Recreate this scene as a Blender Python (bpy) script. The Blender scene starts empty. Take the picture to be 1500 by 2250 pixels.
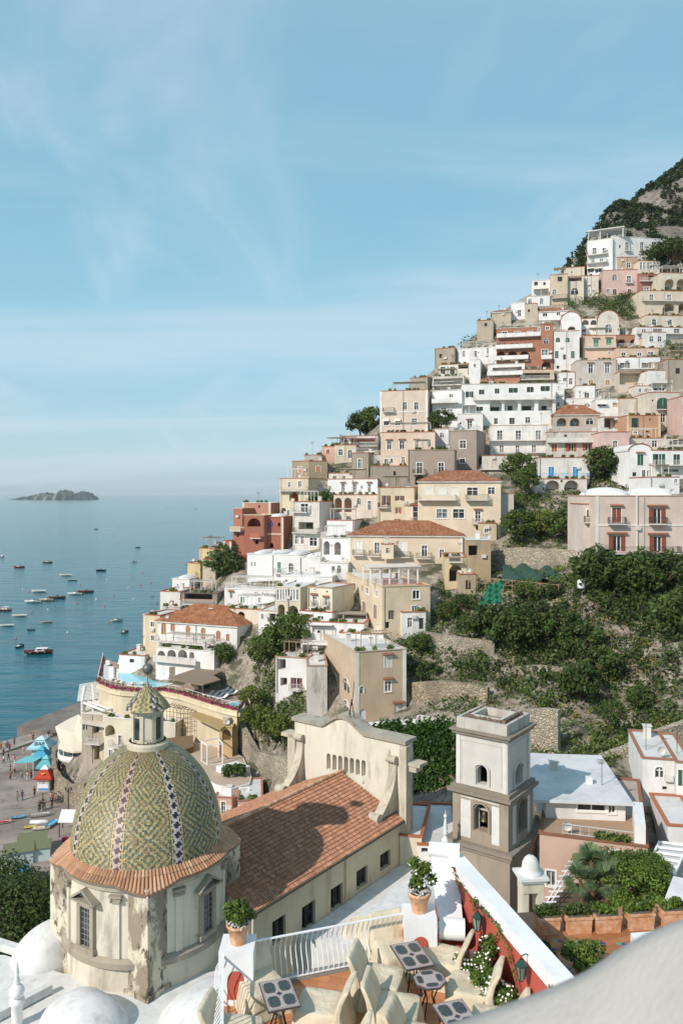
import bpy,math,random
import numpy as np
from math import radians,sin,cos,tan,pi,sqrt,atan2,hypot
SC=bpy.context.scene
COL=SC.collection
# ---------------------------------------------------------------- camera, sky, sun, exposure
FOC=1750.0;PX0=750.0;PYH=1085.0;CZ=55.0
cam=bpy.data.objects.new('camera',bpy.data.cameras.new('camera'))
COL.objects.link(cam);SC.camera=cam
cam.location=(0,0,CZ);cam.rotation_euler=(radians(90),0,0)
cam.data.sensor_fit='VERTICAL';cam.data.sensor_height=36;cam.data.sensor_width=24
cam.data.lens=28;cam.data.shift_y=-40/2250
cam.data.clip_start=0.1;cam.data.clip_end=90000
cam.data.dof.use_dof=True;cam.data.dof.focus_distance=70;cam.data.dof.aperture_fstop=2.8
SUN_AZ=(-0.72,-0.69);SUN_EL=radians(36)
w=bpy.data.worlds.new("World");SC.world=w;w.use_nodes=True
nt=w.node_tree;nt.nodes.clear()
def N(nt,t,**kw):
 n=nt.nodes.new(t)
 for k,v in kw.items():
  if k.startswith('i_'):n.inputs[k[2:]].default_value=v
  elif k.startswith('j'):n.inputs[int(k[1:])].default_value=v
  else:setattr(n,k,v)
 return n
L=lambda nt,a,b:nt.links.new(a,b)
sky=N(nt,'ShaderNodeTexSky',sky_type='NISHITA',sun_disc=False)
sky.sun_elevation=SUN_EL;sky.sun_rotation=atan2(SUN_AZ[0],SUN_AZ[1])
sky.altitude=60;sky.air_density=1.0;sky.dust_density=0.8;sky.ozone_density=1.0
bg=N(nt,'ShaderNodeBackground');bg.inputs[1].default_value=0.10
wo=N(nt,'ShaderNodeOutputWorld')
tc=N(nt,'ShaderNodeTexCoord');sep=N(nt,'ShaderNodeSeparateXYZ');L(nt,tc.outputs['Generated'],sep.inputs[0])
zz=N(nt,'ShaderNodeMath',operation='MAXIMUM',j1=0.0);L(nt,sep.outputs[2],zz.inputs[0])
za=N(nt,'ShaderNodeMath',operation='ADD',j1=0.12);L(nt,zz.outputs[0],za.inputs[0])
dx=N(nt,'ShaderNodeMath',operation='DIVIDE');L(nt,sep.outputs[0],dx.inputs[0]);L(nt,za.outputs[0],dx.inputs[1])
dy=N(nt,'ShaderNodeMath',operation='DIVIDE');L(nt,sep.outputs[1],dy.inputs[0]);L(nt,za.outputs[0],dy.inputs[1])
cb=N(nt,'ShaderNodeCombineXYZ');L(nt,dx.outputs[0],cb.inputs[0]);L(nt,dy.outputs[0],cb.inputs[1])
def cirrus(rot,sc,scale,lo,hi,det=6,dist=0.6,loc=(0,0,0)):
 m=N(nt,'ShaderNodeMapping');m.inputs['Rotation'].default_value=(0,0,radians(rot));m.inputs['Scale'].default_value=sc
 m.inputs['Location'].default_value=loc
 L(nt,cb.outputs[0],m.inputs[0])
 no=N(nt,'ShaderNodeTexNoise');no.inputs['Scale'].default_value=scale;no.inputs['Detail'].default_value=det
 no.inputs['Roughness'].default_value=0.55;no.inputs['Distortion'].default_value=dist;L(nt,m.outputs[0],no.inputs['Vector'])
 r=N(nt,'ShaderNodeMapRange',interpolation_type='SMOOTHSTEP');r.inputs[1].default_value=lo;r.inputs[2].default_value=hi
 L(nt,no.outputs[0],r.inputs[0]);return r.outputs[0]
c1=cirrus(48,(1.0,.34,1),1.2,.46,.78,9,1.2)
c2=cirrus(-10,(.30,1.0,1),.95,.42,.66,8,.5,(3.1,1.7,0))
mx=N(nt,'ShaderNodeMath',operation='MAXIMUM');L(nt,c1,mx.inputs[0])
m2=N(nt,'ShaderNodeMath',operation='MULTIPLY',j1=0.9);L(nt,c2,m2 .inputs[0]);L(nt,m2 .outputs[0],mx.inputs[1])
m3=N(nt,'ShaderNodeMath',operation='MULTIPLY',j1=0.50);L(nt,mx.outputs[0],m3 .inputs[0])
gr=N(nt,'ShaderNodeValToRGB');el=gr.color_ramp.elements
while len(el)<5:el.new(.5)
for i,(p_,c_)in enumerate([(0,(3.9,5.2,6.0)),(.05,(3.75,5.5,6.3)),(.16,(2.75,5.3,6.6)),(.34,(2.2,4.55,6.0)),(.7,(2.2,3.9,5.4))]):el[i].position=p_;el[i].color=c_+(1,)
L(nt,zz.outputs[0],gr.inputs[0])
tint=N(nt,'ShaderNodeMix',data_type='RGBA');tint.inputs[0].default_value=.85
L(nt,sky.outputs[0],tint.inputs[6]);L(nt,gr.outputs[0],tint.inputs[7])
mixc=N(nt,'ShaderNodeMix',data_type='RGBA');mixc.inputs[7].default_value=(5.6,6.5,7.0,1)
L(nt,m3 .outputs[0],mixc.inputs[0]);L(nt,tint.outputs[2],mixc.inputs[6])
L(nt,mixc.outputs[2],bg.inputs[0]);L(nt,bg.outputs[0],wo.inputs[0])
sd=bpy.data.lights.new('sun','SUN');sd.energy=3.4;sd.angle=radians(0.5);sd.color=(1.0,0.915,0.855)
so=bpy.data.objects.new('sun',sd);COL.objects.link(so)
from mathutils import Vector,Matrix
SUNV=Vector((SUN_AZ[0]*cos(SUN_EL),SUN_AZ[1]*cos(SUN_EL),sin(SUN_EL))).normalized()
so.rotation_euler=SUNV.to_track_quat('Z','Y').to_euler();so.location=(-80,-80,150)
SC.view_settings.view_transform='Standard';SC.view_settings.look='None';SC.view_settings.exposure=0.34;SC.view_settings.gamma=1
SC.render.engine='CYCLES'
SC.cycles.max_bounces=5;SC.cycles.diffuse_bounces=3;SC.cycles.glossy_bounces=2;SC.cycles.transmission_bounces=2
SC.cycles.volume_bounces=0;SC.cycles.transparent_max_bounces=4;SC.cycles.use_denoising=True
def P(px,py,Y):return Vector(((px-PX0)/FOC*Y,Y,CZ-(py-PYH)/FOC*Y))
def PZ(px,py,z):
 Y=(CZ-z)*FOC/(py-PYH);return Vector(((px-PX0)/FOC*Y,Y,z))
rnd=random.Random(7)
# ---------------------------------------------------------------- materials
MATS={}
def newmat(name):
 m=bpy.data.materials.new(name);m.use_nodes=True;nt=m.node_tree
 b=nt.nodes['Principled BSDF'];return m,nt,b
def srgb(h):
 if isinstance(h,str):
  v=[int(h[i:i+2],16)/255 for i in(0,2,4)]
  return tuple((c/12.92 if c<=.04045 else((c+.055)/1.055)**2.4)for c in v)+(1,)
 return tuple(h)+(1,)
def noise(nt,scale,det=4,rough=.55,vec=None,dist=0):
 n=N(nt,'ShaderNodeTexNoise');n.inputs['Scale'].default_value=scale;n.inputs['Detail'].default_value=det
 n.inputs['Roughness'].default_value=rough;n.inputs['Distortion'].default_value=dist
 if vec is not None:L(nt,vec,n.inputs['Vector'])
 return n.outputs[0]
def pos(nt,sc=(1,1,1),rot=(0,0,0)):
 g=N(nt,'ShaderNodeNewGeometry');m=N(nt,'ShaderNodeMapping');m.inputs['Scale'].default_value=sc;m.inputs['Rotation'].default_value=rot
 L(nt,g.outputs['Position'],m.inputs[0]);return m.outputs[0]
def ramp(nt,f,stops,interp='LINEAR'):
 r=N(nt,'ShaderNodeValToRGB');r.color_ramp.interpolation=interp;e=r.color_ramp.elements
 while len(e)<len(stops):e.new(.5)
 for i,(p,c)in enumerate(stops):e[i].position=p;e[i].color=c if len(c)==4 else tuple(c)+(1,)
 L(nt,f,r.inputs[0]);return r.outputs[0]
def mixc_(nt,f,a,b,mode='MIX'):
 m=N(nt,'ShaderNodeMix',data_type='RGBA',blend_type=mode)
 for i,v in((0,f),(6,a),(7,b)):
  if isinstance(v,(int,float)):m.inputs[i].default_value=v
  elif isinstance(v,(tuple,list)):m.inputs[i].default_value=tuple(v)if len(v)==4 else tuple(v)+(1,)
  else:L(nt,v,m.inputs[i])
 return m.outputs[2]
def maprange(nt,f,a,b,c=0,d=1,smooth=True):
 r=N(nt,'ShaderNodeMapRange',interpolation_type='SMOOTHSTEP' if smooth else 'LINEAR')
 r.inputs[1].default_value=a;r.inputs[2].default_value=b;r.inputs[3].default_value=c;r.inputs[4].default_value=d
 L(nt,f,r.inputs[0]);return r.outputs[0]
def mul(nt,a,b):
 m=N(nt,'ShaderNodeMath',operation='MULTIPLY')
 for i,v in((0,a),(1,b)):
  if isinstance(v,(int,float)):m.inputs[i].default_value=v
  else:L(nt,v,m.inputs[i])
 return m.outputs[0]
def bump(nt,b,h,strength,dist=.02):
 bn=N(nt,'ShaderNodeBump');bn.inputs['Strength'].default_value=strength;bn.inputs['Distance'].default_value=dist
 L(nt,h,bn.inputs['Height']);L(nt,bn.outputs[0],b.inputs['Normal'])
def plaster(c,dirt=.35,fine=1.0):
 key=('pl',c,dirt,fine)
 if key in MATS:return MATS[key]
 m,nt,b=newmat('plaster');col=srgb(c);lu=.3*col[0]+.6*col[1]+.1*col[2];col=tuple((x*.74+lu*.26)*.97 for x in col[:3])
 p=pos(nt)
 f1=noise(nt,.35*fine,5,.6,p)
 c1=mixc_(nt,maprange(nt,f1,.3,.7),tuple(x*.88 for x in col[:3]),tuple(min(1,x*1.06)for x in col[:3]))
 st=noise(nt,.7*fine,6,.7,pos(nt,(1.2,1.2,.22)),.3)
 c2=mixc_(nt,mul(nt,maprange(nt,st,.48,.76),min(1,dirt*1.1)),c1,(.19,.155,.12))
 pt=noise(nt,1.4*fine,6,.7,pos(nt,(1,1,.6)),.4)
 c3=mixc_(nt,mul(nt,maprange(nt,pt,.62,.70),dirt*.9),c2,(.33,.29,.24))
 L(nt,c3,b.inputs['Base Color']);b.inputs['Roughness'].default_value=.92
 bump(nt,b,noise(nt,9*fine,4,.6,p),.25,.03)
 MATS[key]=m;return m
def plain(c,rough=.6,metal=0,bumps=0,bsc=20,var=.12):
 key=('p',c,rough,metal,bumps,var)
 if key in MATS:return MATS[key]
 m,nt,b=newmat('paint');col=srgb(c);p=pos(nt)
 f=noise(nt,1.7,4,.6,p)
 L(nt,mixc_(nt,f,tuple(x*(1-var)for x in col[:3]),tuple(min(1,x*(1+var))for x in col[:3])),b.inputs['Base Color'])
 b.inputs['Roughness'].default_value=rough;b.inputs['Metallic'].default_value=metal
 if bumps:bump(nt,b,noise(nt,bsc,4,.6,p),bumps,.02)
 MATS[key]=m;return m
def glass(c='1b2126',rough=.12):
 key=('g',c,rough)
 if key in MATS:return MATS[key]
 m,nt,b=newmat('glass');f=noise(nt,.9,2,.5,pos(nt));col=srgb(c)
 L(nt,mixc_(nt,maprange(nt,f,.35,.65),tuple(x*.6 for x in col[:3]),tuple(min(1,x*2.2+.01)for x in col[:3])),b.inputs['Base Color'])
 b.inputs['Roughness'].default_value=rough;b.inputs['Specular IOR Level'].default_value=.5
 MATS[key]=m;return m
def louvre(c):
 key=('lv',c)
 if key in MATS:return MATS[key]
 m,nt,b=newmat('louvre');col=srgb(c)
 wv=N(nt,'ShaderNodeTexWave',wave_type='BANDS',bands_direction='Z');wv.inputs['Scale'].default_value=3.2;wv.inputs['Distortion'].default_value=.2
 L(nt,pos(nt),wv.inputs[0])
 L(nt,mixc_(nt,noise(nt,2.5,3,.5,pos(nt)),tuple(x*.8 for x in col[:3]),tuple(min(1,x*1.2)for x in col[:3])),b.inputs['Base Color'])
 b.inputs['Roughness'].default_value=.6;bump(nt,b,wv.outputs[1],.8,.03);MATS[key]=m;return m
def tiles_mat(c1='b5744c',c2='8f5535',c3='c99a74'):
 key=('tm',c1,c2)
 if key in MATS:return MATS[key]
 m,nt,b=newmat('roof_tiles');uv=N(nt,'ShaderNodeUVMap');
 br=N(nt,'ShaderNodeTexBrick');br.offset=0;br.inputs['Scale'].default_value=1;br.inputs['Brick Width'].default_value=.24;br.inputs['Row Height'].default_value=.38
 br.inputs['Mortar Size'].default_value=.0;br.inputs['Bias'].default_value=0
 br.inputs['Color1'].default_value=srgb(c1);br.inputs['Color2'].default_value=srgb(c2)
 L(nt,uv.outputs[0],br.inputs['Vector'])
 f=noise(nt,.8,5,.6,pos(nt));g=noise(nt,3.5,4,.6,pos(nt))
 c=mixc_(nt,maprange(nt,f,.45,.7,0,.55),br.outputs[0],srgb(c3))
 c=mixc_(nt,maprange(nt,g,.55,.8,0,.5),c,(.10,.08,.06))
 L(nt,c,b.inputs['Base Color']);b.inputs['Roughness'].default_value=.9
 sp=N(nt,'ShaderNodeSeparateXYZ');L(nt,uv.outputs[0],sp.inputs[0])
 s=N(nt,'ShaderNodeMath',operation='SINE');L(nt,mul(nt,sp.outputs[0],2*pi/.24),s.inputs[0])
 bump(nt,b,s.outputs[0],1.0,.06);MATS[key]=m;return m
def leafmat(a,b2,trans=.25):
 key=('lf',a,b2)
 if key in MATS:return MATS[key]
 m,nt,b=newmat('leaves')
 at=N(nt,'ShaderNodeAttribute',attribute_name='Col');oi=N(nt,'ShaderNodeObjectInfo')
 ad=N(nt,'ShaderNodeMath',operation='MULTIPLY_ADD',j1=.35);L(nt,oi.outputs['Random'],ad.inputs[0]);L(nt,at.outputs['Fac'],ad.inputs[2])
 L(nt,ramp(nt,ad.outputs[0],[(0,srgb(a)),(.75,srgb(b2)),(1.25 if False else 1,tuple(min(1,x*1.35)for x in srgb(b2)[:3])+(1,))]),b.inputs['Base Color'])
 b.inputs['Roughness'].default_value=.55;b.inputs['Specular IOR Level'].default_value=.25
 t=N(nt,'ShaderNodeBsdfTranslucent');L(nt,b.inputs['Base Color'].links[0].from_socket,t.inputs[0])
 ms=N(nt,'ShaderNodeMixShader');ms.inputs[0].default_value=trans;out=nt.nodes['Material Output']
 L(nt,b.outputs[0],ms.inputs[1]);L(nt,t.outputs[0],ms.inputs[2]);L(nt,ms.outputs[0],out.inputs[0])
 MATS[key]=m;return m
def stone(c='a39682',sc=2.2,key2=''):
 key=('st',c,sc)
 if key in MATS:return MATS[key]
 m,nt,b=newmat('dry_stone');col=srgb(c)[:3]
 v=N(nt,'ShaderNodeTexVoronoi',feature='F1');v.inputs['Scale'].default_value=sc;L(nt,pos(nt,(1,1,1.5)),v.inputs[0])
 e=N(nt,'ShaderNodeTexVoronoi',feature='DISTANCE_TO_EDGE');e.inputs['Scale'].default_value=sc;L(nt,pos(nt,(1,1,1.5)),e.inputs[0])
 sp=N(nt,'ShaderNodeSeparateColor');L(nt,v.outputs['Color'],sp.inputs[0])
 cc=mixc_(nt,sp.outputs[0],tuple(x*.72 for x in col),tuple(min(1,x*1.25)for x in col))
 cc=mixc_(nt,maprange(nt,noise(nt,.25,5,.6,pos(nt)),.45,.7),cc,tuple(x*.6 for x in col))
 cc=mixc_(nt,maprange(nt,e.outputs[0],0,.07,1,0),cc,(.10,.085,.065))
 L(nt,cc,b.inputs['Base Color']);b.inputs['Roughness'].default_value=.95
 bump(nt,b,maprange(nt,e.outputs[0],0,.2),.8,.08);MATS[key]=m;return m
 # ---------------------------------------------------------------- mesh building
class MB:
 def __init__(s):s.v=[];s.f=[];s.uv={};s.sm=False;s.cols=None
 def add(s,vs,fs):
  b=len(s.v);s.v+=[tuple(v)for v in vs];s.f+=[tuple(b+i for i in f)for f in fs];return s
 def quad(s,a,b,c,d,uv=None):
  s.add([a,b,c,d],[(0,1,2,3)])
  if uv:s.uv[len(s.f)-1]=uv
  return s
 def hexa(s,p):
  return s.add(p,[(3,2,1,0),(4,5,6,7),(0,1,5,4),(1,2,6,5),(2,3,7,6),(3,0,4,7)])
 def box(s,x0,x1,y0,y1,z0,z1):
  return s.hexa([(x0,y0,z0),(x1,y0,z0),(x1,y1,z0),(x0,y1,z0),(x0,y0,z1),(x1,y0,z1),(x1,y1,z1),(x0,y1,z1)])
 def obox(s,c,rx,ry,z0,z1,a=0,taper=1.0):
  ca,sa=cos(a),sin(a);pts=[]
  for z,k in((z0,1),(z1,taper)):
   for sx,sy in((-1,-1),(1,-1),(1,1),(-1,1)):
    x,y=sx*rx*k,sy*ry*k;pts.append((c[0]+x*ca-y*sa,c[1]+x*sa+y*ca,z))
  return s.hexa(pts)
 def bar(s,a,b,w,h=None):
  a=Vector(a);b=Vector(b);h=h or w;d=(b-a)
  if d.length<1e-6:return s
  d.normalize();up=Vector((0,0,1))if abs(d.z)<.95 else Vector((1,0,0))
  x=d.cross(up).normalized()*w*.5;y=x.cross(d).normalized()*h*.5
  return s.hexa([a-x-y,a+x-y,a+x+y,a-x+y,b-x-y,b+x-y,b+x+y,b-x+y])
 def tube(s,pts,rs,n=6,cap=True):
  pts=[Vector(p)for p in pts]
  if not hasattr(rs,'__len__'):rs=[rs]*len(pts)
  b=len(s.v);px=None
  for i,p in enumerate(pts):
   d=(pts[min(i+1,len(pts)-1)]-pts[max(i-1,0)]).normalized()
   if px is None:
    up=Vector((0,0,1))if abs(d.z)<.9 else Vector((1,0,0));px=d.cross(up).normalized()
   else:
    px=(px-d*px.dot(d)).normalized()
   y=d.cross(px)
   for k in range(n):
    t=2*pi*k/n;q=p+(px*cos(t)+y*sin(t))*rs[i];s.v.append(tuple(q))
  for i in range(len(pts)-1):
   for k in range(n):
    k2=(k+1)%n;s.f.append((b+i*n+k,b+i*n+k2,b+(i+1)*n+k2,b+(i+1)*n+k))
  if cap:
   s.f.append(tuple(b+k for k in reversed(range(n))));s.f.append(tuple(b+(len(pts)-1)*n+k for k in range(n)))
  return s
 def lathe(s,c,prof,n=24,a0=0,a1=2*pi,sx=1,sy=1):
  b=len(s.v);full=abs(a1-a0-2*pi)<1e-6;m=n if full else n+1
  for(r,z)in prof:
   for k in range(m):
    t=a0+(a1-a0)*k/n;s.v.append((c[0]+r*cos(t)*sx,c[1]+r*sin(t)*sy,c[2]+z))
  for i in range(len(prof)-1):
   for k in range(n):
    k2=(k+1)%m if full else k+1
    s.f.append((b+i*m+k,b+i*m+k2,b+(i+1)*m+k2,b+(i+1)*m+k))
  return s
 def sphere(s,c,r,n=12,m=8,sz=1):
  return s.lathe(c,[(r*sin(pi*i/m)+1e-4,-r*cos(pi*i/m)*sz)for i in range(m+1)],n)
 def prism(s,pts,z0,z1):
  n=len(pts);return s.add([(x,y,z0)for x,y in pts]+[(x,y,z1)for x,y in pts],[tuple(reversed(range(n))),tuple(range(n,2*n))]+[(i,(i+1)%n,n+(i+1)%n,n+i)for i in range(n)])
 def build(s,name,mat,parent=None,smooth=False,origin=None):
  me=bpy.data.meshes.new(name)
  if origin is None:origin=TL[parent.name]if parent is not None else Vector((0,0,0))
  ox,oy,oz=origin
  me.from_pydata([(x-ox,y-oy,z-oz)for x,y,z in s.v],[],s.f)
  if s.uv:
   uvl=me.uv_layers.new(name='UVMap')
   for fi,uv in s.uv.items():
    p=me.polygons[fi]
    for j,li in enumerate(p.loop_indices):uvl.data[li].uv=uv[j]
  me.materials.append(mat)
  if smooth:me.polygons.foreach_set('use_smooth',[True]*len(me.polygons))
  if s.cols is not None:
   ca=me.color_attributes.new('Col','FLOAT_COLOR','CORNER')
   arr=np.empty((len(me.loops),4),dtype=np.float32);k=0
   for fi,p in enumerate(s.f):arr[k:k+len(p)]=s.cols[fi];k+=len(p)
   ca.data.foreach_set('color',arr.ravel())
  me.update()
  o=bpy.data.objects.new(name,me);COL.objects.link(o)
  if parent is not None:
   o.parent=parent
   TL[o.name]=Vector(origin)
  else:
   o.location=origin;TL[o.name]=Vector(origin)
  return o
TL={}
def thing(name,label,cat,loc,group=None,kind=None):
 o=bpy.data.objects.new(name,None);COL.objects.link(o);o.location=loc;TL[o.name]=Vector(loc)
 o.empty_display_size=.3;o['label']=label;o['category']=cat
 if group:o['group']=group
 return o
def tag(o,label,cat,group=None):
 o['label']=label;o['category']=cat
 if group:o['group']=group
 return o
def struct(o,kind='structure',label=None):
 o['kind']=kind
 if label:o['label']=label
 return o
def mesh1(name,mb,mat,label,cat,smooth=False,group=None,origin=None):
 if origin is None:
  xs=np.array(mb.v);origin=Vector(((xs[:,0].min()+xs[:,0].max())/2,(xs[:,1].min()+xs[:,1].max())/2,xs[:,2].min()))
 o=mb.build(name,mat,None,smooth,origin);tag(o,label,cat,group);return o
def copy_tree(o,loc=None,rz=None,sc=None,label=None,group=None):
 r=o.copy();COL.objects.link(r)
 if loc is not None:r.location=loc
 if rz is not None:r.rotation_euler=(0,0,rz)
 if sc is not None:r.scale=(sc,sc,sc)if not hasattr(sc,'__len__')else sc
 if label:r['label']=label
 if group:r['group']=group
 TL[r.name]=Vector(r.location)
 for ch in list(o.children):
  c=ch.copy();COL.objects.link(c);c.parent=r
  for g in list(ch.children):
   d=g.copy();COL.objects.link(d);d.parent=c
 return r
 # ---------------------------------------------------------------- numpy leaf clumps
def np_mesh(name,V,F,mat,col=None):
 me=bpy.data.meshes.new(name);k=F.shape[1]
 me.vertices.add(len(V));me.vertices.foreach_set('co',V.astype(np.float32).ravel())
 me.loops.add(F.size);me.loops.foreach_set('vertex_index',F.astype(np.int32).ravel())
 me.polygons.add(len(F));me.polygons.foreach_set('loop_start',np.arange(0,F.size,k,dtype=np.int32))
 me.polygons.foreach_set('loop_total',np.full(len(F),k,dtype=np.int32))
 me.update(calc_edges=True);me.materials.append(mat)
 if col is not None:
  ca=me.color_attributes.new('Col','FLOAT_COLOR','POINT');c4=np.ones((len(V),4),np.float32)
  if col.ndim==1:c4[:,:3]=col[:,None]
  else:c4[:,:3]=col
  ca.data.foreach_set('color',c4 .ravel())
 return me
def leaves(rs,C,n,size,R=1.0,flat=.9,up=.4,aspect=1.7):
 """n leaf quads around centres C (k,3) of cluster radius R (scalar or k); returns V,F,col"""
 k=len(C);idx=rs.integers(0,k,n);Rk=np.broadcast_to(np.asarray(R,float),(k,))[idx]
 d=rs.normal(size=(n,3));d/=np.linalg.norm(d,axis=1)[:,None]
 r=Rk*rs.uniform(.45,1.05,n)
 c=C[idx]+d*r[:,None]*np.array([1,1,flat])
 nn=d*.8+rs.normal(size=(n,3))*.6+np.array([0,0,up]);nn/=np.linalg.norm(nn,axis=1)[:,None]
 t=np.cross(nn,rs.normal(size=(n,3)));t/=np.linalg.norm(t,axis=1)[:,None]+1e-9;b=np.cross(nn,t)
 sz=size*rs.uniform(.6,1.3,n)[:,None]
 a=t*sz*aspect*.5;b=b*sz*.5
 V=np.stack([c-a,c-b*.9,c+a,c+b*.9],1).reshape(-1,3);F=np.arange(4*n).reshape(n,4)
 cc=np.clip(rs.normal(.38,.17,n)+(rs.uniform(-.2,.2,k)[idx]),0,1);return V,F,np.repeat(cc,4)
def merge_np(parts):
 V=[];F=[];C=[];o=0
 for v,f,c in parts:V.append(v);F.append(f+o);C.append(c);o+=len(v)
 return np.concatenate(V),np.concatenate(F),np.concatenate(C)
 # ---------------------------------------------------------------- depth of the hillside along each line of sight (metres)
DEPTH=[(620,1050,198),(520,1160,180),(450,1270,168),(400,1330,158),(300,1460,146),(420,1440,140),(550,1400,136),(650,1320,136),(740,1230,150),(850,1235,146),(850,1350,126),(800,1560,112),(1000,1130,156),(1000,1190,150),(1020,1280,134),(750,1100,176),(860,1030,186),(950,970,192),(880,940,205),(1000,900,210),(1150,930,203),(1250,930,202),(1150,790,222),(1230,1010,182),(1230,1080,168),(1400,1050,160),(1450,960,188),(1400,850,205),(1400,720,228),(1350,600,250),(1180,660,245),(970,820,226),(1400,1240,118),(1200,1250,132),(1200,1170,148),(1090,1300,126),(1300,1300,114),(1300,1450,107),(1100,1400,115),(1100,1500,106),(1300,1600,96),(1480,1600,90),(960,1520,110),(900,1580,100),(1050,1600,94),(690,1030,196),(640,1200,172),(560,1250,165),(1500,1350,104),(1500,1150,120)]
def rbf_fit(X,f,lam=1e-6,lin=True):
 X=np.asarray(X,float);f=np.asarray(f,float);n=len(X)
 K=-np.linalg.norm(X[:,None]-X[None],axis=2);K+=lam*np.eye(n)
 A=np.c_[np.ones(n),X];M=np.block([[K,A],[A.T,np.zeros((3,3))]])
 s=np.linalg.lstsq(M,np.r_[f,0,0,0],rcond=None)[0];return X,s
def rbf_eval(fit,Q):
 X,s=fit;Q=np.atleast_2d(np.asarray(Q,float));n=len(X)
 K=-np.linalg.norm(Q[:,None]-X[None],axis=2);return K@s[:n]+np.c_[np.ones(len(Q)),Q]@s[n:]
DFIT=rbf_fit([(a,b)for a,b,c in DEPTH],[c for a,b,c in DEPTH],lam=25)
def Yf(px,py):return float(rbf_eval(DFIT,[(px,py)])[0])
BASES=[]
REG=[0,0,1.0]
def R(x,y,s):REG[:]=[x,y,s]
def tx(x):return REG[0]+x/REG[2]
def ty(y):return REG[1]+y/REG[2]
class Wall:
 def __init__(s,ox,oy,d,n):s.o=(ox,oy);s.d=d;s.n=n
 def u(s,px):
  q=(px-PX0)/FOC;return(s.o[0]-q*s.o[1])/(q*s.d[1]-s.d[0])
 def z(s,px,py):
  u=s.u(px);t=s.o[1]+u*s.d[1];return CZ-(py-PYH)/FOC*t
 def p(s,u,z,o=0):return(s.o[0]+s.d[0]*u+s.n[0]*o,s.o[1]+s.d[1]*u+s.n[1]*o,z)
 def slab(s,mb,u0,u1,z0,z1,o0,o1):
  return mb.hexa([s.p(u0,z0,o1),s.p(u1,z0,o1),s.p(u1,z0,o0),s.p(u0,z0,o0),s.p(u0,z1,o1),s.p(u1,z1,o1),s.p(u1,z1,o0),s.p(u0,z1,o0)])
def arc(u0,u1,z0,z1,n=8):
 r=(u1-u0)/2;k=min(r,(z1-z0)*.8);zs=z1-k;uc=(u0+u1)/2
 return[(uc-r*cos(pi*i/n),zs+k*sin(pi*i/n))for i in range(n+1)],zs
def facade(mb,W,w,zb,zt,ops):
 us=sorted({0.0,w}|{round(x,4)for o in ops for x in(o['u0'],o['u1'])});zs=sorted({zb,zt}|{round(x,4)for o in ops for x in(o['z0'],o['z1'])})
 for i in range(len(us)-1):
  for j in range(len(zs)-1):
   uc=(us[i]+us[i+1])/2;zc=(zs[j]+zs[j+1])/2
   if any(o['u0']<uc<o['u1']and o['z0']<zc<o['z1']for o in ops):continue
   mb.quad(W.p(us[i],zs[j]),W.p(us[i+1],zs[j]),W.p(us[i+1],zs[j+1]),W.p(us[i],zs[j+1]))
 for o in ops:
  u0,u1,z0,z1,D=o['u0'],o['u1'],o['z0'],o['z1'],-o['dep']
  if o['arch']:
   pts,zsp=arc(u0,u1,z0,z1);h=len(pts)//2
   mb.add([W.p(u0,z1)]+[W.p(*q)for q in pts[:h+1]],[(0,i+2,i+1)for i in range(h)])
   mb.add([W.p(u1,z1)]+[W.p(*q)for q in pts[h:]],[(0,i+2,i+1)for i in range(len(pts)-1-h)])
   ring=[(u0,z0)]+pts+[(u1,z0)]
  else:ring=[(u0,z0),(u0,z1),(u1,z1),(u1,z0)]
  for i in range(len(ring)-1):mb.quad(W.p(*ring[i]),W.p(*ring[i+1]),W.p(*ring[i+1],D),W.p(*ring[i],D))
  mb.quad(W.p(u0,z0),W.p(u1,z0),W.p(u1,z0,D),W.p(u0,z0,D))
  if o['back']:mb.add([W.p(*q,D)for q in ring],[tuple(range(len(ring)))])
WHITE='e9e6df';TERRA='a8603f';GREEN='2c5a43';DGREEN='2b3a33';BROWN='7d4528';ORB='a2562c'
def railing(mb,pts,h=1.0,step=.16,t=.03,top=.05):
 for a,b in zip(pts[:-1],pts[1:]):
  a=Vector(a);b=Vector(b);n=max(1,int((b-a).length/step))
  for i in range(n+1):
   p=a+(b-a)*(i/n);mb.bar(p,p+Vector((0,0,h)),t)
  mb.bar(a+Vector((0,0,h)),b+Vector((0,0,h)),top);mb.bar(a+Vector((0,0,.08)),b+Vector((0,0,.08)),t)
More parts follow.
